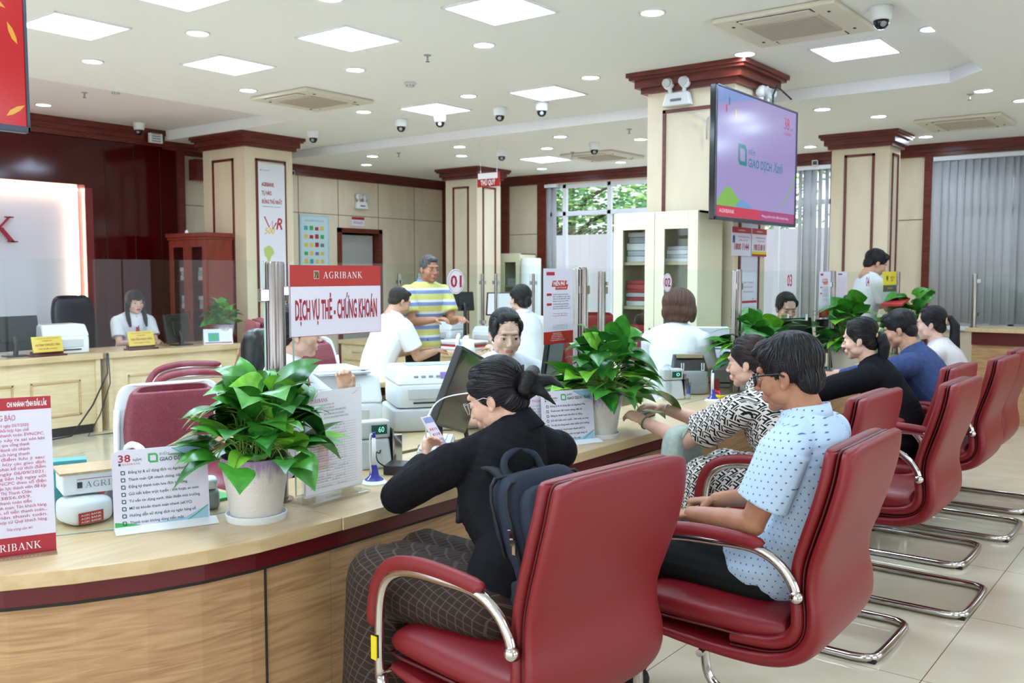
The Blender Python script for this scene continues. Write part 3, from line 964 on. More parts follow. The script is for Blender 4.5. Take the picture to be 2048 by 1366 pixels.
# ================================================================ the service counter
CT = .77
edge = [(.76, 3.12), (.86, 2.95), (.99, 2.79), (1.136, 2.655), (1.29, 2.555), (1.47, 2.467), (1.63, 2.413), (1.80, 2.383), (2.0, 2.373), (2.13, 2.372)]


def offset(pts, d):
    out = []
    for i, p in enumerate(pts):
        a = Vector(pts[max(0, i - 1)]); b = Vector(pts[min(len(pts) - 1, i + 1)])
        t = (b - a).normalized(); out.append((p[0] - t.y * d, p[1] + t.x * d))
    return out


def ribbon(m, A, B, z0, z1, k=0):
    n = len(A)
    vs = [(*p, z0) for p in A] + [(*p, z0) for p in B] + [(*p, z1) for p in A] + [(*p, z1) for p in B]
    fs = []
    for i in range(n - 1):
        fs += [(i, i + 1, n + i + 1, n + i), (2 * n + i, 3 * n + i, 3 * n + i + 1, 2 * n + i + 1), (i, 2 * n + i, 2 * n + i + 1, i + 1), (n + i, n + i + 1, 3 * n + i + 1, 3 * n + i)]
    fs += [(0, n, 3 * n, 2 * n), (n - 1, 3 * n - 1, 4 * n - 1, 2 * n - 1)]
    m.add(vs, fs, k)


counter = thing('service_counter', 'long pale oak bank counter with a maroon band, curving at its near end', 'counter', (0, 0, 0))
m = MB(); ribbon(m, edge, offset(edge, .75), CT - .045, CT); m.build('worktop', MT['wood'], counter, bevel=.003)
m = MB(); m.bx(2.132, 10.3, 2.368, 3.0, CT - .045, CT); m.build('worktop', MT['wood'], counter, bevel=.003)
m = MB(); ribbon(m, offset(edge, .065), offset(edge, .09), .0, CT - .115); m.bx(2.132, 10.3, 2.437, 2.46, .07, CT - .115); m.build('front_panel', MT['woodfront'], counter)
for x in (1.86, 3.6, 5.2, 6.8, 8.4):
    m = MB(); m.bx(x - .002, x + .002, 2.434 if x > 2 else 2.436, 2.45, .07, CT - .115); m.build('panel_joint', MT['darkgap'], counter)
m = MB(); ribbon(m, offset(edge, .03), offset(edge, .6), CT - .103, CT - .045); m.bx(2.132, 10.3, 2.402, 2.97, CT - .103, CT - .045); m.build('band', MT['maroon'], counter)
m = MB(); ribbon(m, offset(edge, .045), offset(edge, .6), CT - .118, CT - .103); m.bx(2.132, 10.3, 2.417, 2.97, CT - .118, CT - .103); m.build('shadow_gap', MT['darkgap'], counter)
m = MB(); m.bx(2.132, 10.3, 2.46, 2.5, 0, .09); m.build('plinth', MT['darkgap'], counter)

# ---- glass screen on the counter
EDGE2 = [MT['glass'], MT['glassedge']]


def sheet(m, a, b, z0, z1, t=.01):
    a, b = Vector((*a, 0)), Vector((*b, 0))
    d = (b - a).normalized(); n = Vector((-d.y, d.x, 0)) * t / 2
    p = [a - n, b - n, b + n, a + n]
    vs = [Vector((q.x, q.y, z0)) for q in p] + [Vector((q.x, q.y, z1)) for q in p]
    m.add(vs, [(0, 1, 5, 4), (2, 3, 7, 6)], 0)
    m.add(vs, [(4, 5, 6, 7), (0, 3, 2, 1), (1, 2, 6, 5), (3, 0, 4, 7)], 1)


GL = [(.95, 3.36), (1.1, 3.2), (1.25, 3.05), (1.42, 2.93), (1.6, 2.835), (1.78, 2.775), (1.95, 2.745), (2.108, 2.74)]
m = MB()
n = len(GL); zz = [1.66 - .002 * i for i in range(n)]
for sd in (-.005, .005):
    q = offset(GL, sd); m.grid([[(*q[i], CT + .002) for i in range(n)], [(*q[i], 1.645) for i in range(n)]], 0)
q0, q1 = offset(GL, -.005), offset(GL, .005)
m.grid([[(*q0[i], 1.645) for i in range(n)], [(*q1[i], 1.645) for i in range(n)]], 1)
m.grid([[(*q0[i], CT + .002) for i in range(n)], [(*q1[i], CT + .002) for i in range(n)]], 1)
m.add([(*q0[-1], CT), (*q1[-1], CT), (*q1[-1], 1.645), (*q0[-1], 1.645)], [(0, 1, 2, 3)], 1)
solo('glass_screen', m, EDGE2, 'curved clear glass screen on the near end of the counter, left of the thick post', 'glass screen', 'glass screens along the counter', auto=30)
for (x0, x1, zt, w) in ((2.235, 4.105, 1.64, 'carrying the printed number 01'), (4.22, 6.08, 1.625, 'carrying the printed number 02'), (6.2, 8.03, 1.62, 'in front of the teller in the third bay'), (8.15, 10.0, 1.615, 'in front of the standing clerk')):
    m = MB(); sheet(m, (x0, 2.74), (x1, 2.74), CT + .002, zt)
    solo('glass_screen', m, EDGE2, 'flat clear glass screen on the counter ' + w, 'glass screen', 'glass screens along the counter')


def post(x, y, r, z0, z1, label, clamps=((-1, 0), (1, 0)), flat=False):
    t = thing('steel_post', label, 'post', (x, y, z0), group='steel posts of the glass screens')
    h = z1 - z0
    m = MB(); m.lathe([(r * 1.5, 0), (r * 1.5, .008), (r, .01), (r, h - .012), (r * .92, h - .003), (.001, h)], n=28); m.build('tube', MT['steel'], t, auto=40)
    for (dx, dy) in clamps:
        for zf in (.86, .25):
            m = MB(); m.box((dx * (r + .012), dy * (r + .012), h * zf), (.04 if dx else .024, .04 if dy else .024, .045)); m.build('clamp', MT['chrome'], t, bevel=.003)
    if flat:
        for s, wd in ((-1.9, .008), (-3.0, .006)):
            m = MB(); m.bx(s * r - wd, s * r + wd, -.016, .016, 0, h - .01); m.build('side_bar', MT['steel'], t, bevel=.004)
    return t


post(2.155, 2.74, .036, CT, 1.645, 'thick brushed steel post behind the near plant, left of the red and white sign')
post(4.175, 2.74, .022, CT, 1.635, 'double steel post right of the tall price leaflet', flat=True)
post(4.92, 2.74 + .35, .024, CT, 1.615, 'single steel post between the leaflet and the number 02 sticker', clamps=((1, 0),))
post(6.15, 2.74, .024, CT, 1.63, 'double steel post beside the head of the man with glasses', flat=True)
post(8.09, 2.74, .026, CT, 1.625, 'steel post between the two printed notices in the far bays')
post(10.06, 2.74, .026, CT, 1.62, 'steel post beside the yellow leaflet')

# ---- inner glass screens on the back counter
m = MB(); m.bx(9.25, 9.75, 5.2, 9.5, 0, .72); 
bc = thing('back_counter', 'long low wooden back counter under the inner glass screens', 'counter', (0, 0, 0))
m.build('cabinet_body', MT['desk'], bc); m = MB(); m.bx(9.18, 9.8, 5.15, 9.55, .72, .77); m.build('worktop', MT['wood'], bc, bevel=.004)
for i, (y0, y1) in enumerate(((8.8, 9.1), (7.68, 8.73), (6.88, 7.38), (5.86, 6.78))):
    m = MB(); sheet(m, (9.3, y0), (9.3, y1), .79, 1.6)
    solo('glass_screen', m, EDGE2, 'pale green inner glass screen, %s counted from the door side' % NUM[i], 'glass screen', 'inner glass screens')
for i, y in enumerate((9.13, 8.76, 7.64, 7.42, 6.83, 5.81)):
    post(9.3, y, .02, .77, 1.6, 'thin steel post of the inner screen, %s counted from the door side' % NUM[i], clamps=((0, 1), (0, -1)))

# ---- far right counter
t = thing('side_counter', 'pale oak counter with a maroon band standing across the far right', 'counter', (0, 0, 0))
m = MB(); m.bx(10.85, 11.5, -3.0, 2.25, .98, 1.02); m.build('worktop', MT['wood'], t, bevel=.003)
m = MB(); m.bx(10.93, 11.4, -3.0, 2.2, .84, .98); m.build('band', MT['maroon'], t)
m = MB(); m.bx(10.96, 11.4, -3.0, 2.2, 0, .84); m.build('front_panel', MT['woodfront'], t)
m = MB(); sheet(m, (11.0, 2.18), (11.0, -2.5), 1.04, 1.6)
solo('glass_screen', m, EDGE2, 'wide clear glass screen on the far right counter', 'glass screen')
post(11.0, 2.2, .028, 1.02, 1.6, 'bronze tinted steel post at the start of the far right screen', clamps=((0, -1),))

# ================================================================ cabinets
def glazed_cabinet(name, label, loc, w, d, h, mats, ndoor=2, shelves=(), door_to=0.0, face_rz=0.0):
    """cabinet facing local -Y"""
    t = thing(name, label, 'cabinet', loc, face_rz)
    ext, inn = mats
    b = .022
    m = MB(); m.bx(-w / 2, -w / 2 + b, 0, d, 0, h); m.bx(w / 2 - b, w / 2, 0, d, 0, h); m.bx(-w / 2, w / 2, d - .012, d, 0, h); m.bx(-w / 2, w / 2, 0, d, h - b, h); m.bx(-w / 2, w / 2, 0, d, 0, .08); m.bx(-.012, .012, 0, d, .08, h - b)
    m.build('carcass', ext, t, bevel=.003)
    for z in shelves:
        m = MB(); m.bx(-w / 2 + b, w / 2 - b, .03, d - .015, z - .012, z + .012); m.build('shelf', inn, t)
    dw = w / ndoor; fr = .085
    for i in range(ndoor):
        x0 = -w / 2 + i * dw + .002; x1 = x0 + dw - .004
        m = MB()
        m.bx(x0, x0 + fr, -.022, -.001, .09, h - .004); m.bx(x1 - fr, x1, -.022, -.001, .09, h - .004)
        m.bx(x0 + fr, x1 - fr, -.022, -.001, h - .14, h - .004); m.bx(x0 + fr, x1 - fr, -.022, -.001, .09, .2)
        if door_to: m.bx(x0 + fr, x1 - fr, -.022, -.001, .2, door_to)
        dr = m.build('door', ext, t, bevel=.002)
        m = MB(); m.bx(x0 + fr, x1 - fr, -.014, -.010, max(.2, door_to), h - .14); m.build('pane', MT['cabglass'], dr)
        hx = x1 - .03 if i == 0 else x0 + .03
        m = MB(); m.bx(hx - .006, hx + .006, -.04, -.022, h * .5, h * .5 + .12); m.build('handle', MT['chrome'], dr, bevel=.003)
    return t


RW = Matrix.Rotation(R(-90), 4, 'Z')
cc = glazed_cabinet('filing_cabinet', 'cream steel cabinet with two glazed doors in front of the large pillar', (6.64, 3.665, 0), .76, .42, 2.09, (MT['cream'], MT['cream_in']), shelves=(.45, .98, 1.32, 1.68), face_rz=R(-90))


def stack(name, cat, label, group, x, y, z, w, d, hs, mats, rz=0, jitter=.01, seed=0, bev=.004):
    rr = random.Random(seed)
    for i, h in enumerate(hs):
        m = MB(); m.box((0, 0, h / 2), (w * rr.uniform(.93, 1), d * rr.uniform(.93, 1), h * .94), rz=rr.uniform(-.04, .04))
        o = m.build(name, mats[i % len(mats)], bevel=min(bev, h * .4), seg=2)
        o.location = (x + rr.uniform(-jitter, jitter), y + rr.uniform(-jitter, jitter), z); o.rotation_euler = (0, 0, rz)
        z += h
        pos = ['lowest', 'second from below', 'third from below', 'fourth from below', 'fifth from below', 'sixth from below', 'seventh from below', 'eighth from below', 'ninth from below'][i]
        tag(o, (label % pos) if '%s' in label else label, cat, group)


paperm = [MT['paper'], mat('bluish_paper', (200, 208, 222), .8), MT['paper'], mat('grey_paper', (188, 192, 204), .8)]
binder = [mat('red_folder', (176, 36, 46), .5), MT['paper'], mat('red_folder_b', (198, 58, 66), .5), mat('pale_folder', (206, 200, 210), .6)]
stack('document_bundle', 'documents', 'white bundle on the top shelf behind the left cabinet door, %s', 'white bundles in the cream cabinet', 6.87, 3.86, 1.692, .28, .26, (.05, .045, .06, .05, .04), paperm, seed=1)
stack('document_bundle', 'documents', 'white bundle on the top shelf behind the right cabinet door, %s', 'white bundles in the cream cabinet', 6.87, 3.5, 1.692, .28, .24, (.03, .03, .035, .03), paperm, seed=2)
m = MB(); m.box((0, 0, .025), (.1, .07, .05)); o = solo('red_box', m, binder[0], 'small red box beside the bundles on the top shelf of the cream cabinet', 'box', bevel=.004); o.location = (6.7, 3.35, 1.692)
stack('red_folder', 'folder', 'red or white folder on the middle shelf behind the left cabinet door, %s', 'folders in the cream cabinet', 6.87, 3.86, 1.332, .3, .26, (.045, .03, .035, .03, .04, .03), [binder[1], binder[0], binder[3], binder[0], binder[2], binder[0]], seed=3)
stack('red_folder', 'folder', 'red or white folder on the lower shelf behind the left cabinet door, %s', 'folders in the cream cabinet', 6.87, 3.86, .992, .3, .26, (.04, .04, .035, .03, .04), [binder[0], binder[2], binder[1], binder[0], binder[2]], seed=4)

c2 = glazed_cabinet('filing_cabinet', 'smaller cream cabinet with glazed doors half behind the centre pillar', (11.85, 9.35, 0), .8, .4, 1.92, (MT['cream'], MT['cream_in']), shelves=(.5, .95, 1.4), face_rz=R(-90))
stack('document_bundle', 'documents', 'bluish bundle in the smaller cream cabinet, %s', 'bundles in the smaller cabinet', 12.05, 9.17, 1.412, .26, .22, (.04, .04, .03), [paperm[1], paperm[3]], seed=6)
m = MB(); m.lathe([(.001, 0), (.16, 0), (.16, .006), (.16, 1.82), (.15, 1.84), (.001, 1.84)], n=24)
o = solo('roll_blind_tube', m, MT['whiteplastic'], 'tall pale round tube standing right of the smaller cream cabinet', 'tube', auto=40); o.location = (11.85, 8.75, 0)

# red-brown cabinet
t = glazed_cabinet('display_cabinet', 'red brown wooden cabinet with two glazed doors before the left pillar', (6.68, 10.13, 0), .78, .36, 2.06, (MT['redcab'], MT['redcab']), shelves=(.75, 1.15, 1.5), door_to=.7, face_rz=R(-90))
m = MB(); m.bx(-.42, .42, -.05, .37, 2.04, 2.09); m.bx(-.4, .4, -.035, .365, 2.01, 2.04); m.build('cornice', MT['redcab'], t, bevel=.004)
for i, (y, z) in enumerate(((10.31, 1.515), (9.95, 1.515), (10.31, 1.165), (9.95, 1.165), (10.31, .765))):
    stack('paper_pile', 'papers', 'white paper pile in the red brown cabinet, group %s, ' % 'abcde'[i] + '%s', 'paper piles in the red brown cabinet', 6.85, y, z, .2, .22, (.06, .05, .05), paperm, seed=10 + i)
m = MB(); m.lathe([(.001, 0), (.02, 0), (.022, .02), (.012, .035), (.001, .04)], n=12); o = solo('small_ornament', m, MT['paper'], 'tiny white ornament on top of the red brown cabinet', 'ornament'); o.location = (6.66, 10.13, 2.09)

# ================================================================ desks on the left
def office_desk(label, x0, x1, y0, y1, z, mats=('wood', 'desk')):
    t = thing('office_desk', label, 'desk', (x0, y0, 0))
    W, Dp_ = x1 - x0, y1 - y0
    m = MB(); m.bx(0, W, 0, Dp_, z - .06, z); m.build('desk_top', MT[mats[0]], t, bevel=.006)
    m = MB(); m.bx(.07, W - .07, .05, .075, .09, z - .06); m.build('front_panel', MT[mats[1]], t)
    for x in (.02, W - .07): 
        m = MB(); m.bx(x, x + .05, .02, Dp_ - .03, 0, z - .06); m.build('side_panel', MT[mats[1]], t, bevel=.004)
    for (a, b) in ((.25, W * .5 - .08), (W * .5 + .08, W - .22)):
        m = MB()
        for (p, q, r, s) in ((a, b, z - .27, z - .25), (a, b, .2, .22), (a, a + .02, .2, z - .25), (b - .02, b, .2, z - .25)): m.bx(p, q, .038, .05, r, s)
        m.build('moulding', MT['woodedge'], t, bevel=.003)
    m = MB(); m.bx(.1, W - .1, .06, .07, .0, .09); m.build('kick_recess', MT['darkgap'], t)
    return t


office_desk('pale oak desk at the far left carrying the white printer', 3.35, 4.93, 9.0, 9.72, .80)
office_desk('pale oak desk behind which the woman in a red tie sits', 4.965, 6.62, 9.0, 9.72, .80)
m = MB(); m.tube([(4.95, 8.97, .8), (4.93, 8.93, .6), (4.75, 8.9, .3), (4.5, 8.85, .03), (4.1, 8.85, .012), (3.8, 8.85, .012)], .008); m.tube([(4.96, 8.96, .8), (4.95, 8.92, .5), (4.8, 8.86, .2), (4.65, 8.82, .012), (4.9, 8.8, .012), (5.4, 8.82, .012)], .006)
solo('power_cable', m, MT['rubber'], 'black cables hanging between the two oak desks to the floor', 'cable', smooth=True)

# drawers unit and desks in the middle
t = thing('drawer_cabinet', 'pale wooden low cabinet with two metal-handled drawers in the middle of the staff area', 'cabinet', (8.2, 7.4, 0))
m = MB(); m.bx(0, .75, 0, 1.7, 0, .7); m.build('carcass', MT['desk'], t); m = MB(); m.bx(-.04, .8, -.04, 1.72, .7, .75); m.build('cabinet_top', MT['wood'], t, bevel=.006)
for (a, b) in ((.06, .56), (.6, 1.1), (1.14, 1.64)):
    m = MB(); m.bx(-.018, 0, a, b, .5, .68); dr = m.build('drawer', MT['desk'], t, bevel=.003)
    m = MB(); m.tube([(-.018, (a + b) / 2 - .07, .6), (-.04, (a + b) / 2 - .06, .6), (-.04, (a + b) / 2 + .06, .6), (-.018, (a + b) / 2 + .07, .6)], .007); m.build('handle', MT['chrome'], dr, smooth=True)
    m = MB(); m.bx(-.018, 0, a, b, .05, .48); m.build('door', MT['desk'], t, bevel=.003)
t = thing('staff_desk', 'pale wooden desk with papers beyond the drawer cabinet', 'desk', (9.0, 0, 0))
t.location = (7.4, 6.0, 0)
m = MB(); m.bx(0, .8, 0, 1.35, .72, .77); m.build('desk_top', MT['wood'], t, bevel=.006); m = MB(); m.bx(.05, .75, .05, 1.3, .05, .72); m.build('desk_body', MT['desk'], t)
t = thing('staff_desk', 'low wooden side table carrying the two large white printers by the first teller', 'desk', (2.95, 3.14, 0))
m = MB(); m.bx(0, 1.15, 0, 1.15, .69, .73); m.build('desk_top', MT['wood'], t, bevel=.004); m = MB(); m.bx(.05, 1.1, .03, 1.1, 0, .69); m.build('desk_body', MT['desk'], t)
t = thing('staff_desk', 'wooden table behind the first teller with a grey computer case beneath', 'desk', (4.6, 5.3, 0))
m = MB(); m.bx(0, 1.5, 0, .7, .70, .74); m.build('desk_top', MT['wood'], t, bevel=.004); m = MB(); m.bx(.03, .06, .03, .67, 0, .7); m.bx(1.44, 1.47, .03, .67, 0, .7); m.bx(.03, 1.47, .6, .62, .2, .7); m.build('desk_frame', MT['desk'], t)
m = MB(); m.bx(0, .4, 0, .2, 0, .42); o = solo('computer_case', m, MT['grey'], 'grey computer case under the table behind the first teller', 'computer', bevel=.01); o.location = (4.75, 5.45, 0)


# ================================================================ red visitor chairs
def slab_sweep(m, st, k=0, nseg=28, p=4.0):
    """st: list of (y, z, half width, half thickness); swept rounded slab in local axes"""
    P = []
    n = len(st)
    for i, (y, z, w, t) in enumerate(st):
        a = st[max(0, i - 1)]; b = st[min(n - 1, i + 1)]
        T = Vector((0, b[0] - a[0], b[1] - a[1])).normalized()
        nn = Vector((0, -T.z, T.y))
        row = []
        for j in range(nseg):
            an = 2 * math.pi * j / nseg
            c, s_ = math.cos(an), math.sin(an)
            x = math.copysign(abs(c) ** (2 / p), c) * w
            q = math.copysign(abs(s_) ** (2 / p), s_) * t
            row.append(Vector((x, y, z)) + nn * q)
        P.append(row)
    m.grid(P, k, closed_u=True)
    b = len(m.v)
    m.add(P[0], [tuple(range(nseg))], k); m.add(P[-1], [tuple(reversed(range(nseg)))], k)


def smooth_path(pts, n=4):
    """Catmull-Rom through tuples of any length"""
    out = []
    L = len(pts)
    for i in range(L - 1):
        p0 = pts[max(0, i - 1)]; p1 = pts[i]; p2 = pts[i + 1]; p3 = pts[min(L - 1, i + 2)]
        for k in range(n):
            t = k / n
            out.append(tuple(.5 * (2 * b + (c - a) * t + (2 * a - 5 * b + 4 * c - d) * t * t + (3 * b - a - 3 * c + d) * t ** 3) for a, b, c, d in zip(p0, p1, p2, p3)))
    out.append(tuple(pts[-1]))
    return out


def visitor_chair(label, loc, rz, group='red leather visitor chairs', lm='leather'):
    t = thing('visitor_chair', label, 'chair', loc, rz, group)
    outer = [(-.298, 1.094, .20, .012), (-.300, 1.088, .245, .024), (-.299, 1.07, .272, .028), (-.288, .99, .284, .028), (-.262, .89, .287, .028), (-.232, .80, .281, .028), (-.208, .72, .272, .028), (-.205, .65, .274, .03),
             (-.215, .585, .284, .032), (-.210, .515, .286, .034), (-.165, .452, .282, .034), (-.08, .418, .276, .032), (.05, .408, .270, .028), (.2, .415, .265, .026), (.34, .43, .26, .022), (.375, .436, .25, .012)]
    m = MB(); slab_sweep(m, smooth_path(outer)); m.build('outer_shell', MT[lm], t, smooth=True)
    inner = []
    off = []
    for i, (y, z, w, th) in enumerate(outer[1:13]):
        a = outer[i]; b = outer[i + 2]
        T = Vector((0, b[0] - a[0], b[1] - a[1])).normalized(); nn = Vector((0, -T.z, T.y))
        inner.append((y + nn.y * .052, z + nn.z * .052 + (-.008 if i == 0 else 0), w - .006 if i else w, th * .9 if i else .014))
        off.append((y + nn.y * .027, z + nn.z * .027, w - .012, .006))
    m = MB(); slab_sweep(m, smooth_path(inner)); m.build('backrest', MT[lm], t, smooth=True)
    m = MB(); slab_sweep(m, smooth_path(off)); m.build('piping', MT['seam'], t, smooth=True)
    m = MB(); slab_sweep(m, smooth_path([(-.13, .515, .235, .03), (-.11, .51, .25, .045), (0, .505, .258, .055), (.15, .508, .26, .057), (.28, .512, .258, .056), (.355, .508, .25, .048), (.385, .495, .235, .025)]), p=3.2); m.build('seat', MT[lm], t, smooth=True)
    m = MB(); m.tube([(-.255, -.05, .47), (-.262, .1, .478), (-.262, .3, .48), (-.24, .385, .47), (0, .4, .47), (.24, .385, .47), (.262, .3, .48), (.262, .1, .478), (.255, -.05, .47)], .004, 6); m.build('seat_piping', MT['seam'], t, smooth=True)
    for s in (-1, 1):
        x = s * .287
        path = [(x, -.165, .65), (x, -.155, .68), (x, -.12, .725), (x, -.065, .758), (x, 0, .770), (x, .1, .768), (x, .22, .762), (x, .30, .742), (x, .35, .70), (x, .372, .63), (x, .378, .52), (x, .378, .40)]
        m = MB(); m.tube(smooth_path(path, 3), .0165, 12, flat=.75); m.ell((x, -.168, .64), (.022, .022, .022))
        m.build('arm_frame', MT['chrome'], t, smooth=True)
        m = MB(); slab = smooth_path([(x, -.05, .772), (x, -.03, .782), (x, .1, .79), (x, .22, .785), (x, .32, .758), (x, .378, .70), (x, .402, .62), (x, .405, .56)], 3)
        m.tube(slab, [.012] + [.024] * (len(slab) - 2) + [.012], 12, flat=.7); m.build('armrest', MT[lm], t, smooth=True)
    m = MB()
    xr = .262
    side = [(.372, .42), (.375, .25), (.37, .12), (.345, .055), (.29, .026), (.2, .02), (-.2, .02), (-.29, .02)]
    pts = [(xr + .022 if z > .3 else xr, y, z) for (y, z) in side] + [(xr - .02, -.345, .02), (xr - .09, -.372, .02), (-xr + .09, -.372, .02), (-xr + .02, -.345, .02)] + [(-(xr + .022) if z > .3 else -xr, y, z) for (y, z) in reversed(side)]
    m.tube(smooth_path(pts, 3), .0175, 12); m.build('cantilever_frame', MT['chrome'], t, smooth=True)
    m = MB(); m.cyl((-.27, .15, .385), (.27, .15, .385), .012); m.cyl((-.284, .372, .43), (.284, .372, .43), .012); m.build('cross_bar', MT['chrome'], t)
    for (a, b) in ((-1, -.33), (1, -.33), (-1, .25), (1, .25)):
        m = MB(); m.box((a * .235 if b < 0 else a * .262, b - .03 if b < 0 else b, .006), (.03, .03, .012)); m.build('foot_pad', MT['rubber'], t)
    m = MB(); m.bx(-.308, -.304, .365, .39, .47, .54); m.build('inventory_label', MT['yellow'], t)
    return t


CHAIRS = [
    ('red leather chair nearest the view, carrying the woman with the navy backpack', 2.13, 1.54, -6.5),
    ('red leather chair of the man in the pale blue shirt, its back half hidden by nothing', 2.93, 1.16, 2),
    ('red leather chair of the woman in the black and white printed dress', 4.11, 1.47, 0),
    ('empty red leather chair pulled back between the printed dress and the black jacket', 4.86, 1.29, 0),
    ('red leather chair of the woman in the black jacket, behind the empty chair', 5.66, 1.47, 0),
    ('red leather chair right of the empty one, behind the man in the navy shirt', 6.38, 1.37, 0),
    ('red leather chair at the right edge of the view, last of the row', 7.15, 1.40, 0)]
CHAIRS[1] = ('red leather chair in which the man with black glasses leans back', 2.95, 1.16, 1)
ch0 = None
for (lb, x, y, a) in CHAIRS:
    if ch0 is None: ch0 = visitor_chair(lb, (x, y, 0), R(a))
    else: dup(ch0, (x, y, 0), R(a), lb, 'red leather visitor chairs')
# ================================================================ screens
def tv(label, x0, x1, y, z0, z1, art):
    """flat screen in a plane of constant y, looking to -Y"""
    t = thing('wall_screen', label, 'television', ((x0 + x1) / 2, y, z0))
    w, h = x1 - x0, z1 - z0
    m = MB(); m.bx(-w / 2, w / 2, 0, .045, 0, h); m.build('casing', MT['blackgloss'], t, bevel=.006)
    m = MB()
    for (a, b, c, d) in ((-w / 2, w / 2, 0, .028), (-w / 2, w / 2, h - .014, h), (-w / 2, -w / 2 + .014, 0, h), (w / 2 - .014, w / 2, 0, h)): m.bx(a, b, -.012, .0, c, d)
    m.build('bezel', mat('gunmetal_bezel', (70, 74, 84), .25, .6), t, bevel=.003)
    m = MB(); m.bx(-w * .2, w * .2, .045, .09, h * .2, h * .8); m.build('back_cover', MT['black'], t, bevel=.01)
    m = MB(); m.bx(-.05, .05, .09, .30, h * .45, h * .55); m.bx(-.15, .15, .24, .30, h * .3, h * .7); m.build('wall_bracket', MT['black'], t)
    f = Face((-w / 2 + .014, -.002, .028), (1, 0, 0), (0, 0, 1), .0006)
    art(f, w - .028, h - .042)
    f.build('screen_image', t)
    return t


def emat(name, rgb, e):
    m = mat(name, (12, 12, 14), .18, spec=.5)
    nt, b = nodes(m)
    b.inputs['Emission Color'].default_value = (*lin(rgb), 1); b.inputs['Emission Strength'].default_value = e
    return m


def green_mark(f, x, y, s, m, l=2.0):
    """open leaf-like square ring"""
    pts = [(0, .2), (0, 1), (.78, 1), (1, .78), (1, 0), (.2, 0)]
    ins = [(.2, .28), (.2, .8), (.7, .8), (.8, .7), (.8, .2), (.28, .2)]
    for i in range(6):
        j = (i + 1) % 6
        f.poly([(x + pts[i][0] * s, y + pts[i][1] * s), (x + ins[i][0] * s, y + ins[i][1] * s), (x + ins[j][0] * s, y + ins[j][1] * s), (x + pts[j][0] * s, y + pts[j][1] * s)], m, l)


EM = {k: emat('screen_' + k, c, .6) for k, c in dict(lav=(150, 138, 190), lav2=(160, 150, 200), blue=(118, 140, 200), teal=(30, 120, 128), red=(190, 40, 66), mag=(160, 52, 110), green=(120, 176, 70), sky=(96, 150, 196), white=(214, 208, 226), redbg=(196, 22, 24), red2=(168, 16, 20), gold=(226, 172, 60), orange=(206, 96, 66)).items()}


def art_green(f, w, h):
    f.rect(0, 0, w, h, EM['lav'], 1)
    f.poly([(0, h), (w * .45, h), (0, h * .86)], EM['blue'], 1.4)
    f.strip([(w * .1, h * .9), (w * .25, h * .96), (w * .45, h * .985)], .006, EM['sky'], 1.8)
    f.rect(0, 0, w, h * .085, EM['red'], 2); f.rect(w * .52, 0, w * .48, h * .085, EM['mag'], 2.2)
    f.text('AGRIBANK', w * .04, h * .03, h * .03, EM['white'], w=w * .17, l=3)
    f.text('Mang phồn thịnh đến khách hàng', w * .55, h * .03, h * .02, EM['white'], w=w * .36, l=3)
    P = [(0, h * .085), (0, h * .13)] + [(w * (.02 + .2 * i / 10), h * (.12 + .12 * math.sin(math.pi * i / 12))) for i in range(11)] + [(w * .34, h * .1), (w * .36, h * .085)]
    f.poly(P, EM['green'], 2.4)
    f.poly([(w * .22, h * .085), (w * .25, h * .13), (w * .31, h * .15), (w * .38, h * .12), (w * .43, h * .085)], EM['sky'], 2.8)
    f.strip([(w * .74, h * .1), (w * .86, h * .2), (w * .95, h * .33), (w, h * .44)], [.004, .012, .016, .02], EM['green'], 2.4)
    green_mark(f, w * .245, h * .43, h * .17, EM['teal'], 3)
    f.text('ĐIỂM', w * .365, h * .53, h * .04, EM['teal'], l=3)
    f.text('GIAO DỊCH', w * .365, h * .43, h * .065, EM['teal'], w=w * .3, bold=.02, l=3)
    f.text('Xanh', w * .685, h * .43, h * .085, EM['teal'], w=w * .13, bold=.01, shear=.3, l=3)
    f.text('38', w * .83, h * .83, h * .1, EM['red'], w=w * .07, l=3); f.text('NĂM', w * .91, h * .83, h * .02, EM['teal'], l=3); f.text('AGRIBANK', w * .83, h * .78, h * .025, EM['red'], w=w * .1, l=3)
    for (x, y, k) in ((.1, .82, 'red'), (.13, .88, 'teal'), (.2, .8, 'gold'), (.08, .9, 'sky')): f.rect(w * x, h * y, w * .014, h * .06, EM[k], 3)


pl_, pr_ = Yp(1430, 300, 2.95), Yp(1592, 300, 2.95)
tv('large wall screen with a lavender slide hanging in front of the large pillar', pl_.x, pr_.x, 2.95, 1.985, 2.94, art_green)
m = MB(); a = Vector((pl_.x + 1.15, 3.0, 2.94)); m.tube([a, a + Vector((.05, .02, .1)), a + Vector((.2, .05, .2)), Vector((8.5, 3.3, 3.2))], .008)
solo('video_cable', m, MT['rubber'], 'black cable running from the top of the large screen up to the ceiling edge', 'cable', smooth=True)


def art_red(f, w, h):
    f.rect(0, 0, w, h, EM['redbg'], 1)
    for (x, y, a) in ((w - .05, h * .62, 2.0), (w - .05, h * .1, .6), (w - .12, h * .82, 2.6)):
        c, s = math.cos(a), math.sin(a)
        f.poly([(x + c * p - s * q, y + s * p + c * q) for p, q in ((-.05, 0), (-.02, .013), (.02, .012), (.055, 0), (.02, -.01), (-.02, -.009))], EM['gold'], 2)
    f.text('CHÚC MỪNG', w * .1, h * .7, .09, EM['white'], w=w * .75, l=2)


tv('hanging screen with a red image cut by the top left corner', .9, 2.14, 4.5, 2.255, 2.97, art_red)
m = MB(); m.cyl((1.5, 4.56, 2.9), (1.5, 4.56, 3.3), .025); solo('hanging_pole', m, MT['black'], 'black ceiling pole carrying the screen with the red image', 'pole')

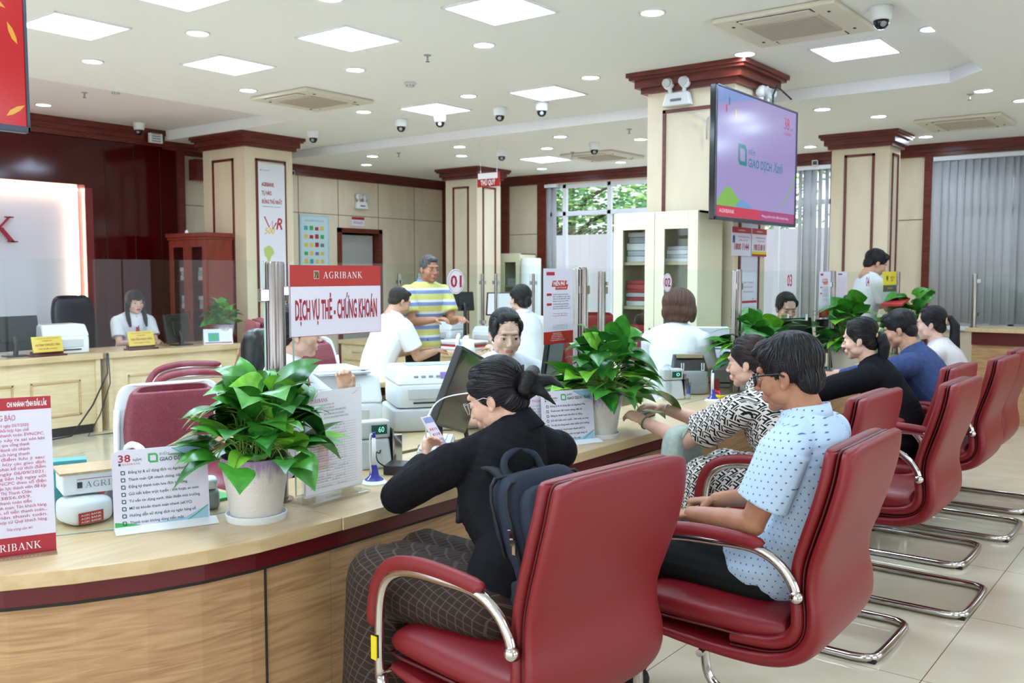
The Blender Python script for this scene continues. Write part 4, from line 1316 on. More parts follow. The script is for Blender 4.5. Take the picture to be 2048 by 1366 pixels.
# ================================================================ lit letter wall
m = MB(); m.bx(1.3, 5.84, YB + .085, YB + .1, 2.60, 2.625); m.bx(5.80, 5.82, YB + .085, YB + .1, .52, 2.6)
o = m.build('led_strip', MT['strip']); tag(o, 'warm glowing strip along the top and side edge of the white letter board', 'light strip')
f = Face((4.80, YB + .105, 1.96), (1, 0, 0), (0, 0, 1)); f.serif('K', 0, 0, .29, MT['redtext'], w=.30)
kk = f.build('wall_letter'); md = kk.modifiers.new('s', 'SOLIDIFY'); md.thickness = .03; md.offset = 1
tag(kk, 'big dark red roman letter K standing on the lit white board', 'letter')


# ================================================================ boards and notices
def flatboard(name, label, cat, o, u, v, w, h, mt, t=.004, parent_name='sheet', group=None, bevel=0):
    """a board with its lower left corner at o, u to the right, v up, drawn side towards the reader; returns root and Face in world axes"""
    o, u, v = Vector(o), Vector(u).normalized(), Vector(v).normalized()
    n = u.cross(v).normalized()
    root = thing(name, label, cat, o, group=group)
    m = MB(); a = Vector((0, 0, 0)); P = [a, a + u * w, a + u * w + v * h, a + v * h]
    m.prism([p - n * t for p in P], n * t); m.build(parent_name, mt, root, bevel=bevel)
    return root, Face((0, 0, 0), u, v, .0005)


# main sign
r, f = flatboard('bay_sign', 'red and white sign reading AGRIBANK and DỊCH VỤ THẺ on the near glass', 'sign', (2.195, 2.705, 1.367), (1, 0, 0), (0, 0, 1), .455, .264, MT['signwhite'], .008)
f.rect(0, .185, .455, .079, MT['red'], 1); f.rect(0, 0, .455, .002, MT['redtext'], 1.5); f.rect(.4535, 0, .0015, .264, MT['redtext'], 1.5); f.rect(0, 0, .0015, .19, MT['redtext'], 1.5)
agri_logo(f, .112, .213, .030, MT['paper'], mat('emblem_dark', (40, 50, 34), .5), MT['gold'])
f.serif('AGRIBANK', .157, .215, .025, MT['whitetext'], w=.198, gap=.14)
f.text('DỊCH VỤ THẺ - CHỨNG KHOÁN', .022, .064, .066, MT['redtext'], w=.411, bold=.028, l=2)
f.build('lettering', r)
m = MB(); m.box((-.012, .018, .17), (.03, .03, .035)); m.build('clamp', MT['chrome'], r, bevel=.003)

for (px, py, lab, cx) in ((912, 563, '01', None), (1335, 565, '02', None)):
    c = Yp(px, py, 2.733)
    r = thing('number_sticker', ('round white sticker with the red number 01 on the first flat glass', 'round white sticker with the red number 02 above the brown-haired teller')[lab == '02'], 'number sticker', c)
    m = MB(); m.tube([(0, .0015, 0), (0, 0, 0)], .056, 40); m.build('disc', MT['signwhite'], r)
    f = Face((0, -.0005, 0), (1, 0, 0), (0, 0, 1), .0005)
    f.strip([(.05 * math.cos(2 * math.pi * i / 40), .05 * math.sin(2 * math.pi * i / 40)) for i in range(40)], .0015, MT['redtext'], 1, closed=True)
    f.text(lab, 0, -.024, .048, MT['redtext'], w=.074, align='c', bold=.02)
    f.build('numeral', r)
for (px, py, lab) in ((1579, 562, '03'), (1735, 564, '04')):
    c = Yp(px, py, 2.733); f = Face(c - Vector((.05, 0, .04)), (1, 0, 0), (0, 0, 1), .0008); f.text(lab, 0, 0, .085, MT['crimson'], w=.1, bold=.02)
    o = f.build('number_sticker'); tag(o, ('faded red number 03 printed on the glass of the third bay', 'faded red number 04 printed on the glass before the standing clerk')[lab == '04'], 'number sticker')


def leaflet(px0, px1, py0, py1, y, label, style):
    a = Yp(px0, py1, y); b = Yp(px1, py1, y); c = Yp(px0, py0, y)
    w, h = b.x - a.x, c.z - a.z
    r, f = flatboard('notice_leaflet', label, 'leaflet', (a.x, y, a.z), (1, 0, 0), (0, 0, 1), w, h, MT['lilac'] if style != 'yellow' else MT['yellow'], .002)
    if style == 'free':
        f.rect(0, 0, w, h * .165, MT['red'], 1)
        f.rect(w * .09, h * .91, w * .27, h * .045, MT['crimson'], 1)
        f.poly([(w * .3, h * .84), (w * .78, h * .84), (w * .74, h * .79), (w * .82, h * .79), (w * .78, h * .72), (w * .38, h * .72), (w * .4, h * .76), (w * .26, h * .76)], MT['red'], 1)
        f.text('MIỄN PHÍ', w * .32, h * .775, h * .05, MT['whitetext'], w=w * .38, bold=.02, l=2); f.text('CHUYỂN TIỀN TRONG NƯỚC', w * .42, h * .735, h * .02, MT['whitetext'], w=w * .34, l=2)
        rr = random.Random(int(px0))
        for (yy, n, tx) in ((.64, 4, ('Chuyển khoản trong hệ thống', 'Dịch vụ nhắn tin, ngân hàng', 'điện tử, chuyển tiền nhanh', 'thanh toán hoá đơn')), (.51, 3, ('Chuyển khoản ngoài hệ thống', 'qua ứng dụng ngân hàng số', 'dành cho khách hàng mới'))):
            f.rect(w * .1, h * yy, w * .16, h * .032, MT['red'], 1)
            for i in range(n): f.text(tx[i], w * .3, h * (yy + .01 - i * .03), h * .016, MT['darktext'], w=w * (.5 + .1 * rr.random()), l=2)
        for i, tx in enumerate(('Thời gian áp dụng', 'từ ngày 01/01 đến hết năm')): f.text(tx, w * .3, h * (.395 - i * .03), h * .014, MT['pinktext'], w=w * .5, l=2)
        for i in range(3): f.text('Chi tiết liên hệ các điểm giao dịch', w * .3, h * (.24 - i * .025), h * .011, MT['greytext'], w=w * .5, l=2)
        for i in range(5): f.text(('THÔNG TIN LIÊN HỆ', 'CHĂM SÓC KHÁCH HÀNG', 'Điện thoại: 1900 5588 18', 'Website www.agribank.com.vn', 'Fanpage Agribank Việt Nam')[i], w * (.3 - .02 * i), h * (.135 - i * .023), h * .012, MT['whitetext'], w=w * (.28 + .05 * i), l=2)
    elif style == 'text':
        f.rect(w * .1, h * .93, w * .4, h * .03, MT['crimson'], 1)
        for i in range(22): f.text('Biểu phí dịch vụ áp dụng cho khách hàng', w * .1, h * (.86 - i * .036), h * .012, MT['pinktext'], w=w * .8, l=2)
        f.rect(0, 0, w, h * .06, MT['crimson'], 1)
    elif style == 'yellow':
        f.rect(0, 0, w, h * .33, mat('dark_footer', (70, 74, 66), .5), 1); f.text('W', w * .2, h * .55, h * .22, MT['darkgap'], bold=.05); f.text('BIDV', w * .55, h * .66, h * .1, MT['darkgap'], w=w * .32); f.text('QR', w * .55, h * .52, h * .1, MT['darkgap'], w=w * .2); f.text('VNPAY', w * .3, h * .13, h * .08, MT['gold'], w=w * .45)
    elif style == 'lined':
        f.rect(0, h * .95, w, h * .05, MT['crimson'], 1)
        for i in range(9): f.rect(w * .06, h * (.86 - i * .09), w * .88, h * .006, MT['greytext'], 1)
    elif style == 'blueish':
        for i, tx in enumerate(('QUY TRÌNH', 'GIAO DỊCH TẠI QUẦY', 'KHÁCH HÀNG')): f.text(tx, w / 2, h * (.6 - i * .18), h * .06, MT['pinktext'], w=w * .7, align='c')
    f.build('print', r)
    return r


leaflet(1087, 1146, 537, 690, 2.728, 'tall leaflet with a red footer on the first glass by the double post', 'free')
leaflet(1637, 1658, 543, 636, 2.728, 'tall leaflet with a red footer stuck left of the far post', 'free')
leaflet(1672, 1692, 543, 640, 2.728, 'narrow leaflet of pink small print right of the far post', 'text')
leaflet(1766, 1792, 543, 584, 2.728, 'small yellow and dark leaflet by the standing clerk', 'yellow')
leaflet(1482, 1511, 602, 700, 2.80, 'sheet with ruled lines and a red head behind the third glass', 'lined')
leaflet(1482, 1510, 546, 598, 2.80, 'bluish sheet with three faded lines above the ruled sheet', 'blueish')

# pillar banner
r, f = flatboard('pillar_banner', 'tall white banner with red words and a green map on the left pillar', 'banner', (7.24, 9.482, 1.25), (1, 0, 0), (0, 0, 1), .40, 1.70, mat('banner_white', (226, 226, 232), .35), .006)
f.rect(.03, 1.605, .012, .02, MT['darktext']); f.text('AGRIBANK', .05, 1.608, .014, MT['greytext'], w=.13)
for i, (tx, ww) in enumerate((('AGRIBANK', .19), ('TỰ HÀO', .15), ('ĐỨNG THỨ NHẤT', .31))): f.text(tx, .045, 1.42 - i * .105, .045, MT['redtext'], w=ww, bold=.03)
f.rect(.05, 1.17, .28, .006, MT['greytext'])
f.strip([(.08, 1.05), (.15, .92), (.20, 1.0), (.2, .9), (.26, .98)], .018, MT['red'], 2); f.text('R', .255, .9, .13, MT['red'], w=.1, bold=.02, shear=.25); f.text('500', .075, .84, .07, MT['gold'], w=.16, bold=.02, shear=.3)
f.poly([(.06, .66), (.14, .7), (.2, .66), (.22, .6), (.17, .56), (.15, .5), (.19, .42), (.235, .33), (.23, .26), (.17, .2), (.14, .22), (.18, .29), (.17, .36), (.12, .45), (.11, .53), (.07, .58)], mat('map_green', (180, 196, 112), .5), 2)
f.build('print', r)
# product poster on the back wall
r, f = flatboard('product_poster', 'pale blue poster with rows of small pictures on the back wall', 'poster', (9.16, YB - .012, 1.55), (1, 0, 0), (0, 0, 1), .57, .93, mat('poster_blue', (170, 205, 216), .4), .008)
f.rect(.03, .03, .51, .87, mat('poster_pale', (196, 220, 224), .4), 1); f.text('SẢN PHẨM DỊCH VỤ', .1, .83, .025, MT['greytext'], w=.36)
pr = random.Random(5)
for i in range(6):
    for j in range(4): f.rect(.08 + j * .105, .7 - i * .125, .07, .05 + .02 * pr.random(), [MT['greytext'], MT['gold'], MT['teal'], MT['crimson'], MT['green']][pr.randrange(5)], 2)
f.build('print', r)
r, f = flatboard('door_sign', 'small white and red plate above the doorway in the back wall', 'sign', (10.2, YB - .01, 2.35), (1, 0, 0), (0, 0, 1), .27, .14, MT['signwhite'], .006)
f.rect(0, .1, .27, .04, MT['crimson']); f.text('PHÒNG HỌP', .135, .035, .035, MT['redtext'], w=.2, align='c'); f.build('lettering', r)
# hotline plates and paper on the large pillar
r, f = flatboard('pillar_poster', 'narrow pale poster behind the hotline plates on the large pillar', 'poster', (7.33, 3.244, .9), (1, 0, 0), (0, 0, 1), .34, 1.15, MT['lilac'], .004)
f.text('QUY ĐỊNH', .17, .98, .03, MT['greytext'], w=.2, align='c'); f.text('A', .06, .5, .1, MT['greytext'], w=.05); f.text('8', .22, .48, .12, MT['pinktext'], w=.06); f.build('print', r)
for (px0, px1, lab, num, yl) in ((1464, 1502, 'hotline plate with the red number 1800 1144 on the large pillar', '1800 1144', False), (1504, 1533, 'hotline plate with a yellow strip, right one of the pair', '1900 55 88 18', True)):
    a = Yp(px0, 511, 3.23); b = Yp(px1, 511, 3.23); h = .235
    r, f = flatboard('hotline_plate', lab, 'plate', (a.x, 3.232, 1.745), (1, 0, 0), (0, 0, 1), b.x - a.x, h, MT['signwhite'], .006)
    w = b.x - a.x
    f.rect(0, h * .8, w, h * .2, MT['red']); f.text('AGRIBANK', w / 2, h * .87, h * .05, MT['whitetext'], w=w * .4, align='c')
    f.text('Đường dây nóng', w * .6, h * .65, h * .05, MT['redtext'], w=w * .6, align='c'); f.text('miễn phí 24/7', w * .6, h * .53, h * .05, MT['redtext'], w=w * .5, align='c')
    f.text(num, w / 2, h * .22, h * .2, MT['redtext'], w=w * .76, align='c', bold=.03)
    if yl: f.rect(0, h * .08, w, h * .1, MT['yellow']); f.rect(0, 0, w, h * .08, MT['red'])
    else: f.rect(w * .03, h * .45, w * .12, h * .25, MT['blue'])
    f.build('print', r)

# ================================================================ on the counter, customer side
def service_card(label, a, b, h=.255, simple=False):
    """printed board standing in a white foot, from ground point a (left) to b (right)"""
    a, b = Vector(a), Vector(b); u = (b - a).normalized(); w = (b - a).length
    n = u.cross(Vector((0, 0, 1))).normalized()
    r = thing('service_card', label, 'card stand', a, group=None)
    v = (Vector((0, 0, 1)) - n * .10).normalized()
    m = MB(); k = .022
    P = [(k, 0), (w - k, 0), (w, k)] if False else [(0, 0), (w, 0), (w, h - k), (w - k * .3, h - k * .3), (w - k, h), (k, h), (k * .3, h - k * .3), (0, h - k)]
    o = Vector((0, 0, .006)); m.prism([o + u * x + v * y - n * .004 for x, y in P], n * .004); m.build('board', MT['lilac'], r)
    m = MB(); m.prism([n * .045, -n * .02 + Vector((0, 0, 0)), -n * .02 + Vector((0, 0, .004)), -n * .006 + Vector((0, 0, .016)), n * .006 + Vector((0, 0, .014)), n * .045 + Vector((0, 0, .003))], u * (w + .02)); m.build('foot', MT['whiteplastic'], r)
    f = Face(o + n * .0, u, v, .0005)
    cp = mat('card_sky', (150, 190, 214), .5); cg = MT['green']
    f.poly([(w * .62, h * .985), (w * .96, h * .985), (w * .985, h * .8), (w * .8, h * .87)], cp, 1)
    f.strip([(w * .62, h * .98), (w * .74, h * .9), (w * .88, h * .83), (w * .99, h * .78)], .0025, MT['teal'], 1.6)
    f.poly([(.003, .004), (.003, h * .1), (w * .2, h * .06), (w * .34, .004)], cg, 1); f.poly([(w * .3, .004), (w * .5, h * .05), (w * .74, h * .07), (w * .985, h * .2), (w * .985, .004)], cp, 1)
    f.strip([(w * .76, h * .03), (w * .86, h * .1), (w * .985, h * .2)], .003, cg, 1.8)
    f.text('38', w * .065, h * .85, h * .085, MT['redtext'], w=w * .125, bold=.015); f.text('NĂM', w * .215, h * .85, h * .03, MT['darktext'], w=w * .085)
    f.rect(w * .068, h * .805, w * .022, h * .028, MT['darktext']); f.serif('AGRIBANK', w * .1, h * .807, h * .024, MT['pinktext'], w=w * .19)
    green_mark(f, w * .37, h * .815, h * .12, cg)
    f.text('ĐIỂM', w * .49, h * .9, h * .03, MT['greytext'], w=w * .1); f.text('GIAO DỊCH', w * .49, h * .825, h * .045, MT['greentext'], w=w * .29, bold=.02); f.text('Xanh', w * .80, h * .825, h * .065, MT['greentext'], w=w * .14, shear=.3, bold=.008)
    for i, (tx, ww) in enumerate((('Đăng ký & sử dụng dịch vụ Agribank Plus', .68), ('Thanh toán QR nhanh chóng, tiện lợi', .61), ('Đăng ký thanh toán hóa đơn tự động', .61), ('Gửi tiết kiệm trực tuyến - linh hoạt, an toàn', .73), ('Tư vấn tín dụng xanh, thân thiện môi trường', .74), ('Mở tài khoản thanh toán nhanh (eKYC)', .65), ('Hướng dẫn sử dụng dịch vụ ngân hàng số', .69), ('Thanh toán không dùng tiền mặt', .56))):
        y = h * (.70 - i * .091)
        green_mark(f, w * .085, y - h * .012, h * .052, MT['greentext']); f.text(tx, w * .16, y, h * .033, MT['greentext'], w=w * ww, bold=.008)
    f.build('print', r)
    return r


service_card('green service card with its list fully in view, left of the near plant', Zp(229, 1066, CT + .001), Zp(229, 1066, CT + .001) + Vector((.92, -.39, 0)) * .298)
c2r = Zp(1190, 882, CT + .001)
service_card('green service card half behind the bun of the woman in black', c2r - Vector((.92, -.39, 0)) * .30, c2r)

# notice at the far left
a = Zp(113, 1100, CT + .001); u = Vector((.92, -.39, 0)).normalized(); w, h = .34, .465
n = u.cross(Vector((0, 0, 1)))
r, f = flatboard('notice_stand', 'tall crimson headed notice of pink text cut by the left edge', 'notice', a - u * w, u, Vector((0, 0, 1)) - n * .06, w, h, MT['lilac'], .004)
f.rect(0, h * .92, w, h * .08, MT['crimson']); f.text('AGRIBANK', w * .05, h * .945, .012, MT['whitetext'], w=.07); f.text('CHI NHÁNH TỈNH ĐẮK LẮK', w * .66, h * .942, .013, MT['whitetext'], w=w * .31, bold=.02)
f.text('THÔNG BÁO', w * .47, h * .855, .016, MT['pinktext'], w=w * .25)
NT = ['Căn cứ công văn số 677/NHNo - TTKH ngày 03/7/2020', 'của Ngân hàng Agribank Việt Nam v/v phối hợp hạn chế', 'sai sót khi thanh toán qua cổng thanh toán EVNCPC.', 'Để hạn chế các trường hợp xảy ra sai sót khi', 'thanh toán tiền điện cho khách hàng qua cổng thanh', 'toán của Điện lực Miền Trung, Agribank chi nhánh', 'Đắk Lắk xin thông báo đến khách hàng thanh', 'toán tiền điện một số điểm lưu ý sau:', 'Hệ thống không cho phép hủy các giao dịch', 'thanh toán thành công sau 15 phút kể từ thời điểm', 'thanh toán, áp dụng từ ngày 06/09/2021.', 'Khi có sai sót, khách hàng liên hệ ngay với', 'tổng đài khách hàng của EVNCPC theo số điện', 'thoại 19001909 hoặc Công ty điện lực thành viên để kịp', 'thời xử lý hoặc liên hệ với chị Lê Thị Thanh Châu', 'số điện thoại 0262 3856.059.', 'Đề nghị trước khi thực hiện thanh toán tiền', 'điện phải kiểm tra thông tin thanh toán: Tên khách hàng,', 'mã khách hàng, kỳ thanh toán, số tiền thanh toán...', 'trước khi giao dịch viên thanh toán.', 'Rất mong nhận được sự phối hợp từ Quý khách hàng.']
rr = random.Random(2)
for i, tx in enumerate(NT):
    y = h * (.815 - i * .0305); full = rr.random() < .65
    f.text(tx, w * .08, y, .0085, MT['pinktext'], w=w * (.86 if full else .74), bold=.006)
f.text('Trân trọng cảm ơn!', w * .62, h * .158, .008, MT['pinktext'], w=w * .2, shear=.2)
f.rect(0, 0, w, h * .115, MT['crimson']); f.serif('AGRIBANK', w * .44, h * .03, .021, MT['whitetext'], w=w * .44)
f.build('print', r)
m = MB(); q = Vector((0, 0, 0)); m.prism([n * .05, -n * .1, -n * .1 + Vector((0, 0, .004)), n * .05 + Vector((0, 0, .004))], u * w); m.build('foot', MT['acrylic'], r)

# small text stand behind the bun
a = Zp(1052, 893, CT + .001); r, f = flatboard('notice_stand', 'grey text sheet partly hidden between the bun and the second service card', 'notice', a, (.92, -.39, 0), (0, 0, 1), .16, .24, MT['lilac'], .003)
f.text('THÔNG BÁO', .03, .21, .012, MT['pinktext'], w=.1)
for i in range(12): f.text(NT[i][:26], .012, .19 - i * .0145, .006, MT['greytext'], w=.13)
f.build('print', r)

# form holder
a = Zp(604, 1012, CT); b = Zp(722, 981, CT)
u = (b - a); w = u.length; u.normalize(); n = u.cross(Vector((0, 0, 1)))
r = thing('form_holder', 'clear acrylic stand holding ringed bank forms beside the near plant', 'form holder', a)
m = MB(); m.prism([n * .055, -n * .075, -n * .075 + Vector((0, 0, .012)), n * .055 + Vector((0, 0, .012))], u * w); m.build('base', MT['acrylic'], r, bevel=.002)
m = MB(); m.prism([u * .0 + n * .004, n * .0, Vector((0, 0, .41)), Vector((0, 0, .41)) + n * .004], u * w); m.build('back_plate', MT['acrylic'], r)
f = Face(Vector((0, 0, .03)) + n * .012, u, (0, 0, 1), .0006)
for i in range(7):
    m = MB(); dx = .0015 * i; zz = .395 + .0015 * i
    P = [Vector((0, 0, .026 + .001 * i)), u * (w - .012) + Vector((0, 0, .026 + .001 * i)), u * (w - .012) + Vector((0, 0, zz)), Vector((0, 0, zz))]
    m.prism([p + u * (.006 + dx * .4) + n * (.0045 + .001 * i) for p in P], n * .0005); m.build('form_sheet', MT['paper'], r)
f.serif('AGRIBANK', .03, .335, .014, MT['pinktext'], w=.09)
for i, (x, ww) in enumerate(((.06, .09), (.08, .07))): f.text('Chi nhánh tỉnh Đắk Lắk', x, .322 - i * .012, .005, MT['greytext'], w=ww)
for i, (tx, ww) in enumerate((('GIẤY ĐỀ NGHỊ KIÊM HỢP ĐỒNG', .11), ('MỞ TÀI KHOẢN VÀ SỬ DỤNG', .1), ('DỊCH VỤ TÀI KHOẢN THANH TOÁN', .12))): f.text(tx, .1, .298 - i * .013, .006, MT['greytext'], w=ww)
for i in range(25):
    y = .25 - i * .0095; f.rect(.03, y, w - .065, .0006, MT['greytext'])
    if i % 4 != 3: f.text('Họ và tên khách hàng        Số giấy tờ', .032, y + .0015, .004, MT['greytext'], w=(w - .08) * (.5 + .4 * ((i * 37) % 10) / 10))
f.rect(.07, .09, .05, .1, mat('form_tint', (238, 208, 208), .8), .6)
for x in (.03, .11, .2): f.rect(x, .04, .0006, .2, MT['greytext'])
f.text('AGRIBANK', .1, -.022, .008, MT['greytext'], w=.09)
f.build('print', r)
for x in (.03, .06, w - .04):
    m = MB(); c = u * x + Vector((0, 0, .398)) + n * .008; m.tube([c + n * .018 * math.cos(t_ * .5236) + Vector((0, 0, .018 * math.sin(t_ * .5236))) + u * .012 * math.sin(t_ * .5236) for t_ in range(12)], .0009, 6, closed=True); m.build('ring', MT['chrome'], r, smooth=True)


# ================================================================ plants
def pot_material():
    m = mat('glazed_pot', (232, 228, 222), .3, spec=.5)
    nt, b = nodes(m)
    tc = N(nt, 'ShaderNodeTexCoord'); sp = N(nt, 'ShaderNodeSeparateXYZ'); nt.links.new(tc.outputs['Object'], sp.inputs[0])
    mp = N(nt, 'ShaderNodeMapping'); mp.inputs['Scale'].default_value = (60, 60, 6); nt.links.new(tc.outputs['Object'], mp.inputs[0])
    nz = N(nt, 'ShaderNodeTexNoise'); nz.inputs['Scale'].default_value = 1.4; nt.links.new(mp.outputs[0], nz.inputs['Vector'])
    ma = N(nt, 'ShaderNodeMath', operation='MULTIPLY_ADD'); nt.links.new(nz.outputs['Fac'], ma.inputs[0]); ma.inputs[1].default_value = .09; nt.links.new(sp.outputs['Z'], ma.inputs[2])
    mr = N(nt, 'ShaderNodeMapRange'); nt.links.new(ma.outputs[0], mr.inputs[0]); mr.inputs[1].default_value = .195; mr.inputs[2].default_value = .245
    mi = N(nt, 'ShaderNodeMix', data_type='RGBA'); nt.links.new(mr.outputs[0], mi.inputs[0]); mi.inputs[6].default_value = (*lin((232, 226, 220)), 1); mi.inputs[7].default_value = (*lin((162, 140, 176)), 1)
    nt.links.new(mi.outputs[2], b.inputs['Base Color'])
    wv = N(nt, 'ShaderNodeTexVoronoi'); mp2 = N(nt, 'ShaderNodeMapping'); mp2.inputs['Scale'].default_value = (30, 30, 90); nt.links.new(tc.outputs['Object'], mp2.inputs[0]); nt.links.new(mp2.outputs[0], wv.inputs['Vector'])
    bp = N(nt, 'ShaderNodeBump'); bp.inputs['Strength'].default_value = .5; bp.inputs['Distance'].default_value = .006; nt.links.new(wv.outputs['Distance'], bp.inputs['Height']); nt.links.new(bp.outputs[0], b.inputs['Normal'])
    return m


MT['pot'] = pot_material()


def leaf(m, base, d, nrm, L, Wd, fold, droop, k):
    """pointed heart-shaped leaf from base along d"""
    d = d.normalized(); s = d.cross(nrm).normalized(); n = s.cross(d).normalized()
    P = []
    nu = 9
    for i in range(nu):
        t = i / (nu - 1)
        wdt = Wd * (math.sin(math.pi * min(1, (t * .93 + .07)) ** .62) ** .8) * (1 - .35 * t) * 1.15 if t < .999 else .0005
        if t > .8: wdt *= 1 - (t - .8) * 1.5
        c = base + d * L * t - Vector((0, 0, 1)) * droop * L * t * t + n * .012 * math.sin(t * 3)
        row = []
        for j in (-1, -.55, 0, .55, 1):
            back = -.10 * L * abs(j) ** 2 * (1 - t) ** 3
            row.append(c + s * wdt * j + n * (abs(j) * wdt * fold - .0 * j * j) + d * back - n * .15 * wdt * (j * j) ** 1.5)
        P.append(row)
    m.grid(P, k)


def pothos(label, base, seed, n=80, spread=.23, height=.25, pot_s=1.0, size=.15, bias=None, vines=(), low=.12):
    rr = random.Random(seed)
    t = thing('potted_pothos', label, 'potted plant', base, group=None)
    m = MB(); m.lathe([(.098, 0), (.1, .006), (.103, .022), (.098, .024), (.09, .012), (.001, .012)], n=36); m.build('saucer', MT['whiteplastic'], t, auto=40)
    m = MB(); m.lathe([(.083, .012), (.086, .02), (.1, .12), (.116, .215), (.112, .217), (.106, .205), (.1, .16), (.001, .16)], n=48); m.build('pot', MT['pot'], t, auto=50)
    m = MB(); m.lathe([(.104, .185), (.05, .195), (.001, .192)], n=24); m.build('soil', MT['soil'], t)
    fo = MB(); st = MB()
    cz = .25
    for i in range(n):
        az = rr.uniform(0, 2 * math.pi)
        el = rr.uniform(-.25, 1.45) if i > n * low else rr.uniform(-.6, .1)
        rad = rr.uniform(.45, 1.0)
        q = Vector((math.cos(az) * math.cos(el) * spread * rad, math.sin(az) * math.cos(el) * spread * rad, cz + math.sin(el) * height * rad * (1 if el > 0 else .55)))
        if bias: q += Vector(bias) * (q.z - .15)
        if q.z < .235 and math.hypot(q.x, q.y) < .13: q.x, q.y = q.x * 1.6 + .05 * math.cos(az), q.y * 1.6 + .05 * math.sin(az)
        root = Vector((rr.uniform(-.05, .05), rr.uniform(-.05, .05), .19))
        out = Vector((math.cos(az), math.sin(az), 0))
        mid = root * .45 + q * .55 + Vector((0, 0, .06))
        st.tube(smooth_path([tuple(root), tuple(mid), tuple(q)], 3), .0022, 5)
        d = (out * rr.uniform(.7, 1.1) + Vector((rr.uniform(-.4, .4), rr.uniform(-.4, .4), rr.uniform(-.35, .55) + (.5 if el > 1 else 0))))
        nrm = Vector((rr.uniform(-.4, .4), rr.uniform(-.4, .4), 1)) - out * .15 if el < 1.1 else Vector((rr.uniform(-1, 1), rr.uniform(-1, 1), .5))
        L = size * rr.uniform(.62, 1.1)
        leaf(fo, q, d, nrm, L, L * rr.uniform(.36, .44), rr.uniform(.1, .4), rr.uniform(.0, .38), rr.choice((0, 0, 0, 1, 1, 2)))
    for (pts, Lf) in vines:
        st.tube(smooth_path([(.0, 0, .2)] + list(pts), 4), .0028, 6)
        e = Vector(pts[-1]); d = e - Vector(pts[-2]) if len(pts) > 1 else e
        leaf(fo, e, d, Vector((0, 0, 1)), Lf, Lf * .4, .2, .2, 0)
    fo.build('foliage', MT['foliage'], t, smooth=True)
    st.build('stems', MT['stem'], t, smooth=True)
    return t


p1_ = Zp(513, 1036, CT); pothos('bushy green pothos in a cream pot nearest the view', (p1_.x, p1_.y, CT), 11, 120, .175, .25, size=.15, bias=(.10, -.04, 0), low=.06)
p2_ = Vector((4.02, 2.53, CT)); pothos('green pothos in a cream pot beside the black patterned wallet', p2_, 23, 112, .24, .30, size=.155, bias=(.12, -.05, 0), low=.05, vines=(([(.09, -.1, .26), (.12, -.16, .14), (.2, -.18, .12)], .12), ([(.15, -.12, .3), (.26, -.18, .22)], .2)))
p3_ = Yp(1515, 700, 2.60); pothos('green pothos behind the head of the woman in the printed dress', (p3_.x, 2.58, CT), 31, 70, .25, .30, size=.2)
p4_ = Yp(1683, 700, 2.62); pothos('green pothos facing the woman in the black jacket', (p4_.x, 2.60, CT), 41, 80, .24, .40, size=.2)
p5_ = Yp(1812, 660, 2.62); pothos('green pothos farthest along the counter, behind the man in navy', (min(10.0, p5_.x), 2.58, CT), 51, 60, .3, .38, size=.22)
p6_ = Yp(470, 660, 9.3); pothos('blurred pothos on the left desk by the burgundy armchair', (6.5, 9.2, .8), 61, 60, .2, .24, size=.15)
# ================================================================ people
def remesh(mb, voxel, smooth=2, fac=.5):
    me = bpy.data.meshes.new('tmp'); me.from_pydata(mb.v, [], mb.f)
    o = bpy.data.objects.new('tmp', me); COL.objects.link(o)
    r = o.modifiers.new('r', 'REMESH'); r.mode = 'VOXEL'; r.voxel_size = voxel
    if smooth:
        s = o.modifiers.new('s', 'SMOOTH'); s.iterations = smooth; s.factor = fac
    dg = bpy.context.evaluated_depsgraph_get()
    out = bpy.data.meshes.new_from_object(o.evaluated_get(dg))
    bpy.data.objects.remove(o); bpy.data.meshes.remove(me)
    vs = [v.co.copy() for v in out.vertices]; fs = [tuple(p.vertices) for p in out.polygons]
    bpy.data.meshes.remove(out)
    return vs, fs


def frame(yaw, pitch=0.0, roll=0.0):
    """local axes: x = the person's right, y = forward, z = up.  yaw measured from +X"""
    return Matrix.Rotation(yaw - math.pi / 2, 3, 'Z') @ Matrix.Rotation(-pitch, 3, 'X') @ Matrix.Rotation(roll, 3, 'Y')


SKIN = {}


def skin_mat(key, rgb):
    if key not in SKIN:
        m = noisy('skin_' + key, rgb, tuple(int(c * .94) for c in rgb), (6, 6, 6), 4, .5, spec=.35)
        b = m.node_tree.nodes['Principled BSDF']
        b.inputs['Subsurface Weight'].default_value = .0
        b.inputs['Subsurface Radius'].default_value = (.02, .008, .004)
        b.inputs['Subsurface Scale'].default_value = .3
        SKIN[key] = m
    return SKIN[key]


def hair_mat(key, rgb, rgb2):
    m = noisy('hair_' + key, rgb, rgb2, (90, 7, 90), 5, .45, detail=8, bump=.6, spec=.35)
    return m


HM = {'black': hair_mat('black', (20, 18, 20), (6, 5, 7)), 'brown': hair_mat('brown', (92, 54, 42), (48, 26, 22)), 'dark': hair_mat('dark', (38, 29, 28), (14, 10, 10)), 'grey': hair_mat('grey', (86, 84, 84), (40, 38, 40))}
LIP = {}
EYEW = mat('eye_white', (222, 216, 210), .3); EYED = mat('eye_dark', (28, 18, 14), .2); BROW = mat('eyebrow', (46, 34, 32), .8)


